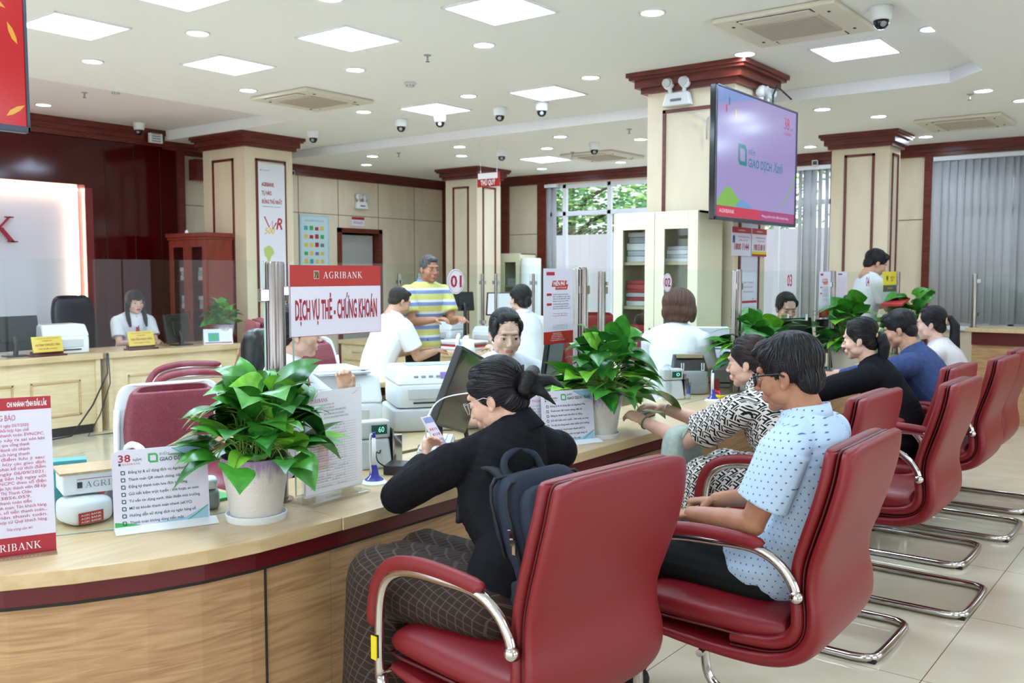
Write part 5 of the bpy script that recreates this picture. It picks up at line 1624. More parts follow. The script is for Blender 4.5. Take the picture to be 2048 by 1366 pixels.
def head_geo(voxel, lips=1.0, fat=1.0, female=True):
    m = MB()
    m.ell((0, -.015, .035), (.0745, .092, .084))
    m.ell((0, .022, -.025), (.0655 * fat, .064, .078))
    m.ell((0, .058, -.094), (.024, .022, .018))
    m.ell((0, .03, -.075), (.047 * fat, .046, .034))
    for s in (-1, 1):
        m.ell((s * .043 * fat, .012, -.06), (.021, .042, .03))
        m.ell((s * .037, .053, -.03), (.027, .025, .03))
        m.ell((s * .075, -.012, -.010), (.008, .019, .028), Matrix.Rotation(s * .35, 3, 'Z') @ Matrix.Rotation(R(-4), 3, 'X'))
        m.ell((s * .076, -.004, -.034), (.006, .009, .012))
        m.ell((s * .0105, .094, -.033), (.0075, .0095, .007))
        # eyelids
        m.ell((s * .031, .0695, .0025), (.0165, .0112, .0115))
    if female:
        m.cap((-.032, .0725, .028), (.032, .0725, .028), .0105); m.cap((0, .073, .015), (0, .101, -.028), .0075, .0092); m.ell((0, .099, -.031), (.011, .0095, .008)); m.ell((0, .045, .03), (.055, .034, .045))
    else:
        m.cap((-.034, .0725, .026), (.034, .0725, .026), .0125); m.cap((0, .074, .02), (0, .106, -.028), .0085, .0108); m.ell((0, .103, -.031), (.0125, .0105, .009))
    m.ell((0, .079, -.063), (.027, .013, .019))
    m.ell((0, .0885, -.0580), (.0190, .0075, .0046)); m.ell((0, .0875, -.0665), (.0155, .0080, .0052))
    m.cap((0, -.015, -.05), (0, -.038, -.15), .050 if female else .057, .052 if female else .060, 18)
    return remesh(m, voxel, 2, .45)


_HG = {}


def add_head(parts, c, yaw, pitch, roll=0.0, s=1.0, voxel=.003, female=True, lipc=(186, 92, 88), neck_to=None, mats=None, glasses=None):
    """append head faces to parts (dict v,f,k) in world space; material slots: 0 skin, 1 lips, 2 eye white, 3 dark, 4 brow"""
    key = (voxel, female)
    if key not in _HG: _HG[key] = head_geo(voxel, female=female)
    vs, fs = _HG[key]
    F = frame(yaw, pitch, roll); c = Vector(c)
    n = len(parts.v)
    kk = []
    for f in fs:
        q = sum((vs[i] for i in f), Vector()) / len(f)
        k = 0
        if q.y > .08 and abs(q.x) < .0205 - abs(q.z + .062) * .6 and -.0712 < q.z < -.0548 + .003 * min(1, abs(q.x) / .01) - .012 * max(0, abs(q.x) - .012) / .01: k = 1
        kk.append(k)
    parts.v.extend([tuple(c + F @ (v * s)) for v in vs]); parts.f.extend([tuple(i + n for i in f) for f in fs]); parts.m.extend(kk)
    T0 = parts.T
    parts.T = Matrix.Translation(c) @ (F @ Matrix.Scale(s, 3)).to_4x4()
    for sg in (-1, 1):
        parts.ell((sg * .031, .0755, -.0005), (.0122, .0088, .0062), nu=14, nv=8, k=2)
        parts.ell((sg * .031, .0818, -.0006), (.0056, .0035, .0056), nu=12, nv=6, k=3)
        parts.tube([(sg * .018, .0815, .0015), (sg * .026, .0855, .0052), (sg * .036, .084, .0048), (sg * .0455, .0765, .0005)], [.0008, .0014, .0016, .0008], 6, k=3)
        parts.tube([(sg * .014, .0865, .019), (sg * .024, .0885, .0225), (sg * .038, .0835, .0225), (sg * .048, .074, .017)], [.0010, .0017, .0017, .0008], 6, k=4)
    parts.T = T0
    return F


def hand(m, wrist, d, palm, side, curl=.5, s=1.0, spreadf=.12, curls=None):
    """d finger direction, palm normal (out of the palm), side +1 if the thumb is towards d x palm"""
    w = Vector(wrist); d = Vector(d).normalized(); p = Vector(palm); p = (p - d * p.dot(d)).normalized(); x = d.cross(p).normalized() * side
    # x points to the thumb side
    for t_, r_ in ((0, .026), (.025, .030), (.05, .034), (.075, .035)):
        m.ell(w + d * t_ * s, (r_ * s, r_ * s, r_ * s), Matrix((x, d, p)).transposed() @ Matrix.Diagonal(Vector((1.1, .9, .45))))
    curls = curls or [curl, curl * 1.05, curl * 1.1, curl * 1.2]
    for i, (off, L, r_) in enumerate(((.026, .070, .0085), (.009, .079, .009), (-.009, .073, .0085), (-.026, .058, .0075))):
        q = w + (d * .078 + x * off) * s
        a = curls[i] * .6
        dd = (d + x * off * spreadf * 30 * .12).normalized()
        for k, (fr, rr2) in enumerate(((.45, 1.0), (.30, .92), (.25, .82))):
            v = dd * math.cos(a) + p * math.sin(a)
            e = q + v * L * fr * s
            m.cap(q, e, r_ * rr2 * s, r_ * rr2 * .93 * s, 10)
            q = e; a += curls[i] * .85
    q = w + (d * .02 + x * .024) * s
    a = .35 + curl * .35
    for k, (L, rr2) in enumerate(((.035, .0125), (.032, .0105), (.026, .009))):
        v = (d * math.cos(.75 - k * .28) + x * math.sin(.75 - k * .28) * (1 - .3 * curl) + p * (a * .7 + k * .25 * curl)).normalized()
        e = q + v * L * s; m.cap(q, e, rr2 * s, rr2 * .92 * s, 10); q = e


def smooth_add(parts, m, voxel, k, sm=2):
    vs, fs = remesh(m, voxel, sm)
    n = len(parts.v)
    parts.v.extend([tuple(v) for v in vs]); parts.f.extend([tuple(i + n for i in f) for f in fs]); parts.m.extend([k] * len(fs))


def local(o_v, loc):
    return [tuple(Vector(v) - loc) for v in o_v]


def garment(name, m, voxel, loc, mt, root, wrinkle=.004, wscale=9, sm=3, seed=0, amp2=0.0):
    vs, fs = remesh(m, voxel, sm)
    o = MB(); o.v = [tuple(v - loc) for v in vs]; o.f = fs; o.m = [0] * len(fs)
    ob = o.build(name, mt, root, smooth=True)
    if wrinkle:
        me = ob.data
        nrm = [v.normal.copy() for v in me.vertices]
        for i, v in enumerate(me.vertices):
            q = Vector((v.co.x * wscale + seed, v.co.y * wscale, v.co.z * wscale * .6))
            a = noise.noise(q) + .5 * noise.noise(q * 2.3)
            ridge = 1 - abs(noise.noise(q * .9 + Vector((5, 3, 1)))) * 2
            v.co += nrm[i] * wrinkle * (a * .8 + ridge * .5)
    return ob


def torso(m, sp, infl=0.0, female=True, t0=0.0, t1=1.0, hipw=1.0, belly=1.0):
    """sp: dict with hip, chest, neck points and yaw"""
    hip, chest, neck = sp['hip'], sp['chest'], sp['neck']
    yaw = sp['yaw']
    sw = sp.get('sw', .17)
    pts = smooth_path([tuple(hip), tuple(hip * .5 + chest * .5 + sp.get('bow', Vector())), tuple(chest), tuple(neck)], 9)
    wid = [(.0, .165, .125), (.15, .160, .12), (.35, .135, .108), (.55, .148, .112), (.72, .158, .115), (.85, .150, .095), (.95, .10, .075), (1.0, .058, .056)]
    if not female: wid = [(.0, .155, .12), (.15, .150, .118), (.35, .143, .113), (.55, .155, .118), (.72, .168, .118), (.85, .165, .1), (.95, .115, .08), (1.0, .066, .064)]
    n = len(pts)
    for i, p in enumerate(pts):
        t = i / (n - 1)
        if t < t0 or t > t1: continue
        for a, b in zip(wid, wid[1:]):
            if a[0] <= t <= b[0]:
                q = (t - a[0]) / (b[0] - a[0]); w = a[1] + (b[1] - a[1]) * q; d = a[2] + (b[2] - a[2]) * q
        T = (Vector(pts[min(n - 1, i + 1)]) - Vector(pts[max(0, i - 1)])).normalized()
        X = frame(yaw) @ Vector((1, 0, 0)); X = (X - T * X.dot(T)).normalized(); Y = T.cross(X)
        if t < .4: d *= belly
        if t < .3: w *= hipw
        m.ell(p, (w * sp.get('bulk', 1) + infl, d * sp.get('bulk', 1) + infl, .062 + infl * .6), Matrix((X, Y, T)).transposed(), nu=20, nv=12)


def frustum(m, a, b, r0, r1, n=18, flat=1.0):
    m.tube([a, a * .5 + b * .5, b], [r0, (r0 + r1) / 2, r1], n, flat=flat)


HL_ = {k: mat('hair_strand_' + k, c, .34, spec=.6) for k, c in dict(black=(34, 31, 36), brown=(112, 68, 52), dark=(62, 46, 42), grey=(104, 102, 102)).items()}


def strand_geo(vs, fs, c, F, s, style, n):
    """combed locks traced over the hair surface"""
    tree = BVHTree.FromPolygons(vs, fs)
    inv = F.inverted()
    rr = random.Random(len(vs))
    bunned = style in ('bun', 'pony', 'pulled', 'lowbun', 'thin')
    att = Vector((0, -.115, .0)); crown = Vector((0.01, -.045, .125))
    out = []
    for _ in range(n * 3):
        if len(out) >= n: break
        p = vs[rr.randrange(len(vs))].copy()
        q = (inv @ (p - c)) / s
        if bunned and (q.y < -.06 or rr.random() < (-.02 - q.y) * 6): continue
        if not bunned and q.z < -.0 and rr.random() < .6: continue
        pts = []; step = .011 * s
        L = 12 if bunned else (7 if style in ('short', 'crop') else 13)
        L = int(L * rr.uniform(.6, 1.1))
        for k in range(L):
            hit, nrm, idx, dist = tree.find_nearest(p)
            if hit is None: break
            lift = (.0010 + .0012 * math.sin(math.pi * k / L)) * s
            pts.append(hit + nrm * lift)
            q = (inv @ (hit - c)) / s
            if bunned:
                d = att - q
                if d.length < .045: break
            else:
                d = (q - crown).normalized() + Vector((0, .35 if q.y > 0 else -.1, -.7 if style in ('bob', 'long') else -.35))
            d = F @ d.normalized()
            d = d - nrm * d.dot(nrm)
            if d.length < 1e-4: break
            p = hit + d.normalized() * step + Vector((rr.gauss(0, 1), rr.gauss(0, 1), rr.gauss(0, 1))) * .0009
        if len(pts) >= 4:
            w = rr.uniform(.0006, .0014) * s
            out.append((pts, [w * .3] + [w] * (len(pts) - 2) + [w * .2]))
    return out


def person(label, P):
    """P holds world-space joints; see the calls"""
    fem = P.get('female', True); s = P.get('s', 1.0)
    yaw = P['yaw']; vx = P.get('voxel', .007)
    hip = Vector(P['hip']); head = Vector(P['head'])
    byaw = P.get('body_yaw', yaw)
    Fb = frame(byaw)
    hf = frame(P.get('head_yaw', yaw), P.get('pitch', 0), P.get('roll', 0))
    neck = Vector(P['neck']) if 'neck' in P else head + hf @ Vector((0, -.035, -.13)) * s
    chest = Vector(P['chest']) if 'chest' in P else hip.lerp(neck, .68) + Fb @ Vector((0, -.01, 0))
    sp = dict(hip=hip, chest=chest, neck=neck, yaw=byaw, bulk=P.get('bulk', s), bow=Fb @ Vector((0, P.get('bow', -.03), 0)))
    shw = P.get('sw', .165 if fem else .19) * s
    up = (neck - chest).normalized()
    shc = neck - up * .055 * s
    SL = Vector(P['SL']) if 'SL' in P else shc + Fb @ Vector((-shw, 0, -.02))
    SR = Vector(P['SR']) if 'SR' in P else shc + Fb @ Vector((shw, 0, -.02))
    EL, WL = Vector(P['EL']), Vector(P['WL'])
    ER, WR = Vector(P['ER']), Vector(P['WR'])
    loc = Vector((hip.x, hip.y, 0))
    root = thing('person', label, 'person', loc)
    skin = skin_mat(*P.get('skin', ('light', (222, 176, 150))))
    lips = P.get('lips', (176, 84, 80))
    if lips not in LIP: LIP[lips] = mat('lips_%d' % len(LIP), lips, .4)
    seated = P.get('seated', True)
    if seated:
        kl = P.get('thigh', .42)
        HL, HR = hip + Fb @ Vector((-.085, .0, -.02)), hip + Fb @ Vector((.085, .0, -.02))
        ks = P.get('knee_spread', .11)
        KL = Vector(P['KL']) if 'KL' in P else hip + Fb @ Vector((-ks, kl, -.0)); KR = Vector(P['KR']) if 'KR' in P else hip + Fb @ Vector((ks, kl, 0))
        fy = P.get('foot_y', .02)
        AL, AR = KL + Fb @ Vector((0, fy, 0)), KR + Fb @ Vector((0, fy, 0)); AL.z = AR.z = .09
    else:
        HL, HR = hip + Fb @ Vector((-.09, 0, -.03)), hip + Fb @ Vector((.09, 0, -.03))
        KL, KR = HL + Vector((0, 0, -.42)), HR + Vector((0, 0, -.42)); AL, AR = Vector((HL.x, HL.y, .09)), Vector((HR.x, HR.y, .09))
    legr = P.get('legr', .075)
    # ---- the body, one surface
    parts = MB()
    m = MB(); torso(m, sp, -.006, fem)
    ar = P.get('armr', .041 if fem else .045)
    for (S, E_, W) in ((SL, EL, WL), (SR, ER, WR)):
        m.ell(S, (ar * 1.25,) * 3); m.cap(S, E_, ar * 1.15, ar * .86); m.cap(E_, E_.lerp(W, .35), ar * .92, ar * .88); m.cap(E_.lerp(W, .35), W, ar * .88, ar * .58)
        m.cap(neck - up * .01, S.lerp(neck, .25), .045 * s, .04 * s)
    for (H, K, A) in ((HL, KL, AL), (HR, KR, AR)):
        m.cap(H, K, legr, legr * .78); m.cap(K, A, legr * .72, legr * .45); m.cap(A, A + Fb @ Vector((0, .14, -.055)), .036, .028)
    m.cap(neck - up * .03, head + hf @ Vector((0, -.022, -.06)) * s, .053 * s if fem else .060 * s, .05 * s if fem else .057 * s)
    smooth_add(parts, m, vx, 0)
    add_head(parts, head, P.get('head_yaw', yaw), P.get('pitch', 0), P.get('roll', 0), s, P.get('hvox', .0035), fem)
    hm = MB()
    for (W, E_, hd) in ((WL, EL, P.get('handL')), (WR, ER, P.get('handR'))):
        if hd: hand(hm, W, hd[0], hd[1], hd[2], hd[3], P.get('hs', 1.0), curls=hd[4] if len(hd) > 4 else None)
        else: hand(hm, W, (W - E_), Fb @ Vector((0, 0, -1)), 1 if W is WL else -1, .5, P.get('hs', 1.0))
    smooth_add(parts, hm, P.get('hand_vox', .0035), 0, 1)
    parts.v = local(parts.v, loc)
    parts.build('body', [skin, LIP[lips], EYEW, EYED, BROW], root, smooth=True)
    # ---- clothes
    top = P.get('top')
    if top:
        m = MB(); torso(m, sp, .010, fem, P.get('top_t0', 0.0), P.get('top_t1', .93), hipw=P.get('hipw', 1.0), belly=P.get('belly', 1.0))
        sl = P.get('sleeve', .55); lo = P.get('loose', 1.0)
        for (S, E_, W) in ((SL, EL, WL), (SR, ER, WR)):
            m.ell(S, (ar * 1.32 * lo,) * 3); m.cap(S, shc, ar * 1.32 * lo, .055); m.cap(neck - up * .008, S.lerp(neck, .25), .060 * s, .058 * s)
            if sl <= 1: frustum(m, S, S.lerp(E_, sl), ar * 1.42 * lo, ar * 1.5 * lo)
            else:
                m.cap(S, E_, ar * 1.4 * lo, ar * 1.22 * lo); e2 = E_.lerp(W, sl - 1); m.cap(E_, E_.lerp(e2, .3), ar * 1.25 * lo, ar * 1.2 * lo); frustum(m, E_, e2, ar * 1.22 * lo, ar * .98 * lo)
        if P.get('skirt_tail'):   # shirt hem over the hips
            m.ell(hip + Fb @ Vector((0, .02, .02)), (.185, .16, .12), Fb)
        garment(P.get('top_name', 'shirt'), m, vx * .9, loc, top, root, P.get('wrinkle', .004), seed=len(label))
        if P.get('band'):
            m = MB(); nd = (head + hf @ Vector((0, -.03, -.09)) * s - neck).normalized(); m.tube([neck - nd * .02, neck + nd * .02, neck + nd * .05], [.080 * s, .070 * s, .063 * s], 24, cap=False); m.v = local(m.v, loc); oc = m.build('neckband', top, root, smooth=True); sd = oc.modifiers.new('s', 'SOLIDIFY'); sd.thickness = .004
        if P.get('collar'):
            m = MB(); cb = neck + up * .012
            Xn = Fb @ Vector((1, 0, 0)); Xn = (Xn - up * Xn.dot(up)).normalized(); Yn = up.cross(Xn)
            rA = .062 if fem else .072; rB = rA + .012
            P_ = []
            for i in range(25):
                a = math.pi / 2 + R(18) + (2 * math.pi - R(36)) * i / 24
                dr = Xn * math.cos(a) + Yn * math.sin(a)
                front = max(0, math.sin(a))
                P_.append([cb + dr * (rA + .003) - up * .012 - Yn * .004, cb + dr * rA + up * (.030 - .012 * front) - Yn * .004, cb + dr * (rA + .006) + up * (.030 - .012 * front) - Yn * .004, cb + dr * (rB + .014 * front) - up * (.012 + .03 * front) - Yn * .004])
            m.grid(P_)
            m.v = local(m.v, loc); oc = m.build('collar', P.get('collar_mat', top), root, smooth=True); sd = oc.modifiers.new('s', 'SOLIDIFY'); sd.thickness = .003
    if P.get('bottom'):
        m = MB(); torso(m, sp, .008, fem, 0, .12, hipw=P.get('hipw', 1.0))
        if P.get('skirt'):
            for (H, K, A) in ((HL, KL, AL), (HR, KR, AR)):
                m.cap(H, K, legr * 1.25, legr * 1.25); frustum(m, K, K.lerp(A, P['skirt']), legr * 1.25, legr * 1.35)
            m.cap((HL + HR) / 2, (KL + KR) / 2, legr * 1.3, legr * 1.1); frustum(m, (KL + KR) / 2, ((KL + KR) / 2).lerp((AL + AR) / 2, P['skirt']), legr * 1.2, legr * 1.3)
        else:
            for (H, K, A) in ((HL, KL, AL), (HR, KR, AR)):
                m.cap(H, K, legr * 1.12, legr * .95); frustum(m, K, A, legr * .95, legr * .78)
        garment(P.get('bottom_name', 'trousers'), m, vx, loc, P['bottom'], root, .004, seed=3)
    for (A, nm) in ((AL, 'shoe'), (AR, 'shoe')):
        m = MB(); m.cap(A + Fb @ Vector((0, -.03, -.05)), A + Fb @ Vector((0, .15, -.055)), .043, .034); m.box(A + Fb @ Vector((0, .06, -.082)), (.08, .25, .014), M=Fb)
        m.v = local(m.v, loc); m.build('shoe', MT['rubber'], root, smooth=False)
    # ---- hair
    style = P.get('hair', 'bun')
    hmt = HM[P.get('hairc', 'black')]
    m = MB(); T = Matrix.Translation(head) @ (hf @ Matrix.Scale(s, 3)).to_4x4(); m.T = T
    if style in ('bun', 'pony', 'pulled', 'lowbun', 'thin'):
        m.ell((0, -.026, .043), (.083, .0955, .087)); m.ell((0, .018, .090), (.055, .042, .030))
        for sg in (-1, 1): m.ell((sg * .058, -.022, .012), (.025, .052, .045)); m.ell((sg * .066, .03, .05), (.014, .026, .032))
        m.ell((0, -.06, -.03), (.062, .045, .05))
    if style == 'short':
        m.ell((0, -.022, .046), (.088, .102, .09)); m.ell((0, .045, .085), (.058, .045, .036)); m.ell((0, -.066, -.02), (.07, .045, .055))
        for sg in (-1, 1): m.ell((sg * .066, -.032, .036), (.019, .046, .046)); m.ell((sg * .062, .036, .066), (.016, .028, .026)); m.cap((sg * .072, .010, .03), (sg * .0735, .014, -.008), .007, .004)
        m.cap((-.045, .074, .082), (.02, .080, .09), .013, .011)
    if style == 'crop':
        m.ell((0, -.02, .041), (.080, .094, .084)); m.ell((0, -.055, -.01), (.066, .045, .05))
        for sg in (-1, 1): m.ell((sg * .064, -.02, .03), (.016, .045, .04))
        m.ell((0, .045, .088), (.05, .035, .022))
    if style == 'bob':
        m.ell((0, -.02, .035), (.105, .112, .1)); m.ell((0, -.035, -.03), (.100, .092, .075)); m.ell((0, -.05, -.065), (.082, .065, .045)); m.ell((0, .055, .065), (.07, .045, .045))
        for sg in (-1, 1): m.ell((sg * .078, .025, -.015), (.028, .045, .065))
    if style == 'long':
        m.ell((0, -.024, .042), (.088, .1, .089)); m.ell((0, .062, .05), (.062, .030, .032))
        for sg in (-1, 1): m.ell((sg * .07, .01, .01), (.022, .045, .07)); m.tube([(sg * .078, -.005, 0), (sg * .084, .005, -.08), (sg * .086, .05, -.17), (sg * .082, .09, -.24)], [.026, .024, .022, .01], 10)
        m.ell((0, -.065, -.03), (.07, .045, .07))
    vs, fs = remesh(m, .004, 9)
    o = MB(); o.v = [tuple(v - loc) for v in vs]; o.f = fs; o.m = [0] * len(fs)
    strands = strand_geo([v - loc for v in vs], fs, head - loc, hf, s, style, {.003: 700, .0035: 340, .004: 260}.get(P.get('hvox', .0035), 130))
    if style in ('bun', 'pony', 'pulled', 'lowbun'):
        q = MB(); q.T = T
        if style == 'bun':
            q.ell((0, -.125, .0), (.042, .036, .038)); q.tube([(.03, -.1, .012), (.02, -.15, .03), (-.03, -.155, .02), (-.04, -.12, -.015), (0, -.1, -.03), (.035, -.13, -.02)], .022, 10)
            q.tube([(0, -.14, .0), (.01, -.2, -.02), (.0, -.235, -.06)], [.03, .016, .003], 8); q.tube([(0, -.13, -.01), (-.02, -.17, -.05), (-.01, -.19, -.1)], [.028, .014, .002], 8); q.cap((0, -.09, .02), (0, -.12, 0), .03)
        if style == 'lowbun': q.ell((0, -.12, -.02), (.036, .03, .05)); q.cap((0, -.08, 0), (0, -.11, -.02), .03)
        if style == 'pony':
            q.tube([(0, -.085, .03), (0, -.135, .03), (.005, -.16, -.03), (.0, -.15, -.12), (.01, -.15, -.22), (0, -.16, -.29)], [.026, .022, .034, .036, .03, .006], 12)
        if style == 'pulled':
            q.tube([(0, -.09, .0), (0, -.125, -.01), (-.005, -.13, -.06), (0, -.115, -.12), (0, -.11, -.17)], [.034, .034, .036, .03, .006], 12); q.ell((0, -.12, -.02), (.045, .034, .04))
        v2, f2 = remesh(q, .004, 1); n = len(o.v); o.v.extend([tuple(v - loc) for v in v2]); o.f.extend([tuple(i + n for i in f) for f in f2]); o.m.extend([0] * len(f2))
    nbase = len(o.v)
    for pts, rr_ in strands: o.tube(pts, rr_, 4, k=1, flat=.6)
    ho = o.build('hair', [hmt, HL_.get(P.get('hairc', 'black'))], root, smooth=True)
    me = ho.data; inv = (hf.inverted())
    hl = head - loc
    nr = [v.normal.copy() for v in me.vertices]
    for i, v in enumerate(me.vertices):
        if i >= nbase: break
        p = inv @ (v.co - hl)
        an = math.atan2(p.x, p.z + .02 if style not in ('short', 'crop') else p.z + .05)
        st = noise.noise(Vector((an * 14, p.y * 5, 2.0))) + .6 * noise.noise(Vector((an * 34, p.y * 9, 5.0)))
        v.co += nr[i] * .0013 * st
    if P.get('tie'):
        m = MB(); m.T = T
        if P['tie'] == 'bow':
            for sg in (-1, 1): m.tube([(0, -.10, .04), (sg * .012, -.115, .06), (sg * .03, -.12, .062), (sg * .025, -.115, .045), (0, -.10, .04)], .0035, 6)
            m.build
            mt = MT['black']
        else:
            m.tube([(.03 * math.cos(i * .52), P.get('tie_y', -.105), .012 + .03 * math.sin(i * .52)) for i in range(12)], .007, 8, closed=True); m.tube([(-.02, -.11, .03), (0, -.118, .045), (.02, -.11, .038)], .008, 6)
            mt = mat('gold_scrunchie', (214, 178, 132), .5)
        m.v = local(m.v, loc); m.build('hair_tie', mt, ho, smooth=True)
    if P.get('glasses'):
        m = MB(); m.T = T
        thick = P['glasses'] == 'black'
        r_ = .003 if thick else .0011
        for sg in (-1, 1):
            hh = .017
            pts = [(sg * .010, .101, hh * .6), (sg * .014, .103, hh), (sg * .05, .093, hh), (sg * .056, .090, hh * .5), (sg * .052, .091, -hh * .8), (sg * .045, .095, -hh * 1.15), (sg * .02, .102, -hh * 1.15), (sg * .011, .102, -hh * .5)]
            m.tube(pts, r_, 6, closed=True)
            m.tube([(sg * .056, .090, hh * .6), (sg * .079, .05, .010), (sg * .087, .0, .008), (sg * .085, -.018, -.004)], r_ * 1.1, 6)
        m.tube([(-.011, .101, .006), (0, .105, .009), (.011, .101, .006)], r_, 6)
        m.v = local(m.v, loc); gg = m.build('glasses', MT['black'] if thick else mat('clear_rose_frame', (226, 206, 208), .25, .3), root, smooth=True)
        m = MB(); m.T = T
        for sg in (-1, 1): m.poly([(sg * .012, .1015, .014), (sg * .05, .0925, .014), (sg * .052, .091, -.012), (sg * .02, .1015, -.017)])
        m.v = local(m.v, loc); m.build('lens', MT['cabglass'] if False else MT['glass'], gg)
    return root, dict(head=head, hf=hf, loc=loc, neck=neck, chest=chest, Fb=Fb, up=up, T=T, hip=hip, SL=SL, SR=SR, EL=EL, WL=WL, ER=ER, WR=WR, KL=KL, KR=KR, s=s)


def extra(root, info, name, m, mt, smooth=True, parent=None, **kw):
    m.v = local(m.v, info['loc'])
    return m.build(name, mt, parent or root, smooth=smooth, **kw)


V = Vector
UP = Vector((0, 0, 1))
fab_black = noisy('black_knit', (26, 26, 30), (18, 18, 22), (40, 40, 40), 8, .9, spec=.15, bump=.05)
fab_blue = grid_pattern('pale_blue_dotted_shirt', (186, 210, 234), (84, 112, 158), .021, [(.40, .60, .38, .62)], skew=.12)
fab_white = mat('white_shirt_cloth', (232, 233, 240), .8, spec=.15)
fab_lace = noisy('white_lace_top', (236, 232, 230), (206, 202, 204), (60, 60, 60), 5, .85, spec=.1, bump=.2)
fab_navy = noisy('navy_shirt', (66, 84, 128), (56, 72, 112), (9, 9, 9), 4, .8, spec=.15)
fab_print = grid_pattern('black_white_maze_print', (222, 216, 208), (28, 28, 32), .040, [(.06, .24, .04, .92), (.24, .78, .76, .92), (.24, .62, .42, .58), (.62, .78, .10, .42), (.84, .96, .10, .80)], rot=R(28), skew=.6)
fab_pants = mat('dark_trousers', (32, 34, 34), .85, spec=.1)
fab_plaid = grid_pattern('brown_check_skirt', (50, 40, 36), (84, 70, 60), .024, [(.0, .14, 0, 1), (0, 1, .0, .14)], rot=R(20), skew=.8, brick=0)
fab_stripe = mat('striped_polo', (214, 208, 130), .8)
nt, b = nodes(fab_stripe)
tc = N(nt, 'ShaderNodeTexCoord'); sp_ = N(nt, 'ShaderNodeSeparateXYZ'); nt.links.new(tc.outputs['Object'], sp_.inputs[0])
mm = N(nt, 'ShaderNodeMath', operation='FRACT'); md_ = N(nt, 'ShaderNodeMath', operation='MULTIPLY'); nt.links.new(sp_.outputs['Z'], md_.inputs[0]); md_.inputs[1].default_value = 9.5; nt.links.new(md_.outputs[0], mm.inputs[0])
cr = N(nt, 'ShaderNodeValToRGB'); cr.color_ramp.interpolation = 'CONSTANT'; cr.color_ramp.elements[0].color = (*lin((208, 204, 120)), 1); cr.color_ramp.elements[1].position = .5; cr.color_ramp.elements[1].color = (*lin((120, 140, 190)), 1)
e_ = cr.color_ramp.elements.new(.8); e_.color = (*lin((224, 224, 220)), 1)
nt.links.new(mm.outputs[0], cr.inputs[0]); nt.links.new(cr.outputs[0], b.inputs['Base Color'])

TAN = ('tan', (176, 122, 94)); LIGHT = ('light', (226, 182, 158)); FAIR = ('fair', (232, 190, 168)); MID = ('mid', (206, 158, 130))

# -- man with glasses, leaning back
hd = Xp(1590, 762, 2.93)
man, im = person('person sitting back in a pale blue dotted shirt, wearing black glasses, hands in lap', dict(
    female=False, yaw=R(88), head_yaw=R(93), pitch=R(12), head=(2.93, 1.13, 1.275), hip=(2.95, 1.17, .63), neck=(2.95, 1.075, 1.135), chest=(2.95, 1.04, .93),
    EL=(2.715, 1.15, .825), WL=(2.80, 1.40, .80), ER=(3.18, 1.18, .83), WR=(3.03, 1.42, .80), SL=(2.755, 1.06, 1.065), SR=(3.135, 1.06, 1.065), s=1.03,
    handL=((.35, .9, -.25), (.1, -.2, -1), -1, .9), handR=((-.35, .9, -.15), (-.1, -.2, -1), 1, 1.3), voxel=.006, hvox=.003, hand_vox=.003,
    top=fab_blue, sleeve=.72, loose=1.22, top_t0=0, top_t1=.95, skirt_tail=True, collar=True, belly=1.05, bottom=fab_pants, hair='short', hairc='black', glasses='black', skin=TAN, lips=(150, 92, 80), bow=-.05, thigh=.46, foot_y=.16, wrinkle=.005))

# -- woman in black with a backpack
A0 = V((2.355, 1.88, 1.20))
wa, ia = person('person in a black top with a hair bun, leaning on the counter over a phone', dict(
    yaw=R(93), head_yaw=R(104), pitch=R(24), head=A0, hip=(2.17, 1.68, .64), chest=(2.30, 1.81, .90),
    SL=(2.16, 1.90, 1.01), SR=(2.545, 1.77, 1.01), EL=(2.28, 2.25, .835), WL=(2.62, 2.44, .875), ER=(2.66, 2.12, .83), WR=(2.72, 2.42, .86),
    handL=((.6, .5, .6), (.6, -.5, .3), 1, .9), handR=((-.3, .9, .2), (0, 0, -1), -1, .8), voxel=.006, hvox=.003, s=1.0,
    top=fab_black, top_name='black_top', band=True, sleeve=1.9, loose=1.2, top_t1=.97, bottom=fab_plaid, bottom_name='check_skirt', skirt=.75, legr=.085, hair='bun', hairc='black', tie='bow', glasses='clear', skin=LIGHT, bow=-.05))

# -- woman in the printed dress
wf, if_ = person('person in a black and white printed dress resting both forearms on the counter', dict(
    yaw=R(93), head_yaw=R(96), pitch=R(8), head=(4.14, 1.79, 1.185), hip=(4.10, 1.50, .64), neck=(4.10, 1.70, 1.055), chest=(4.10, 1.62, .87),
    SL=(3.925, 1.74, .985), SR=(4.28, 1.74, .985), EL=(4.0, 2.04, .80), WL=(4.07, 2.31, .865), ER=(4.40, 2.12, .835), WR=(4.40, 2.38, .885),
    handL=((.2, .9, .3), (.3, -.2, -1), -1, .6), handR=((-.65, .7, .15), (0, .2, -1), 1, .5), armr=.046, bulk=1.08, voxel=.0065, hvox=.003,
    top=fab_print, top_name='printed_dress', band=True, sleeve=.66, loose=1.28, hipw=1.1, bottom=fab_print, bottom_name='dress_skirt', skirt=.6, legr=.09, hair='thin', hairc='dark', skin=LIGHT, lips=(190, 90, 90), bow=-.04))

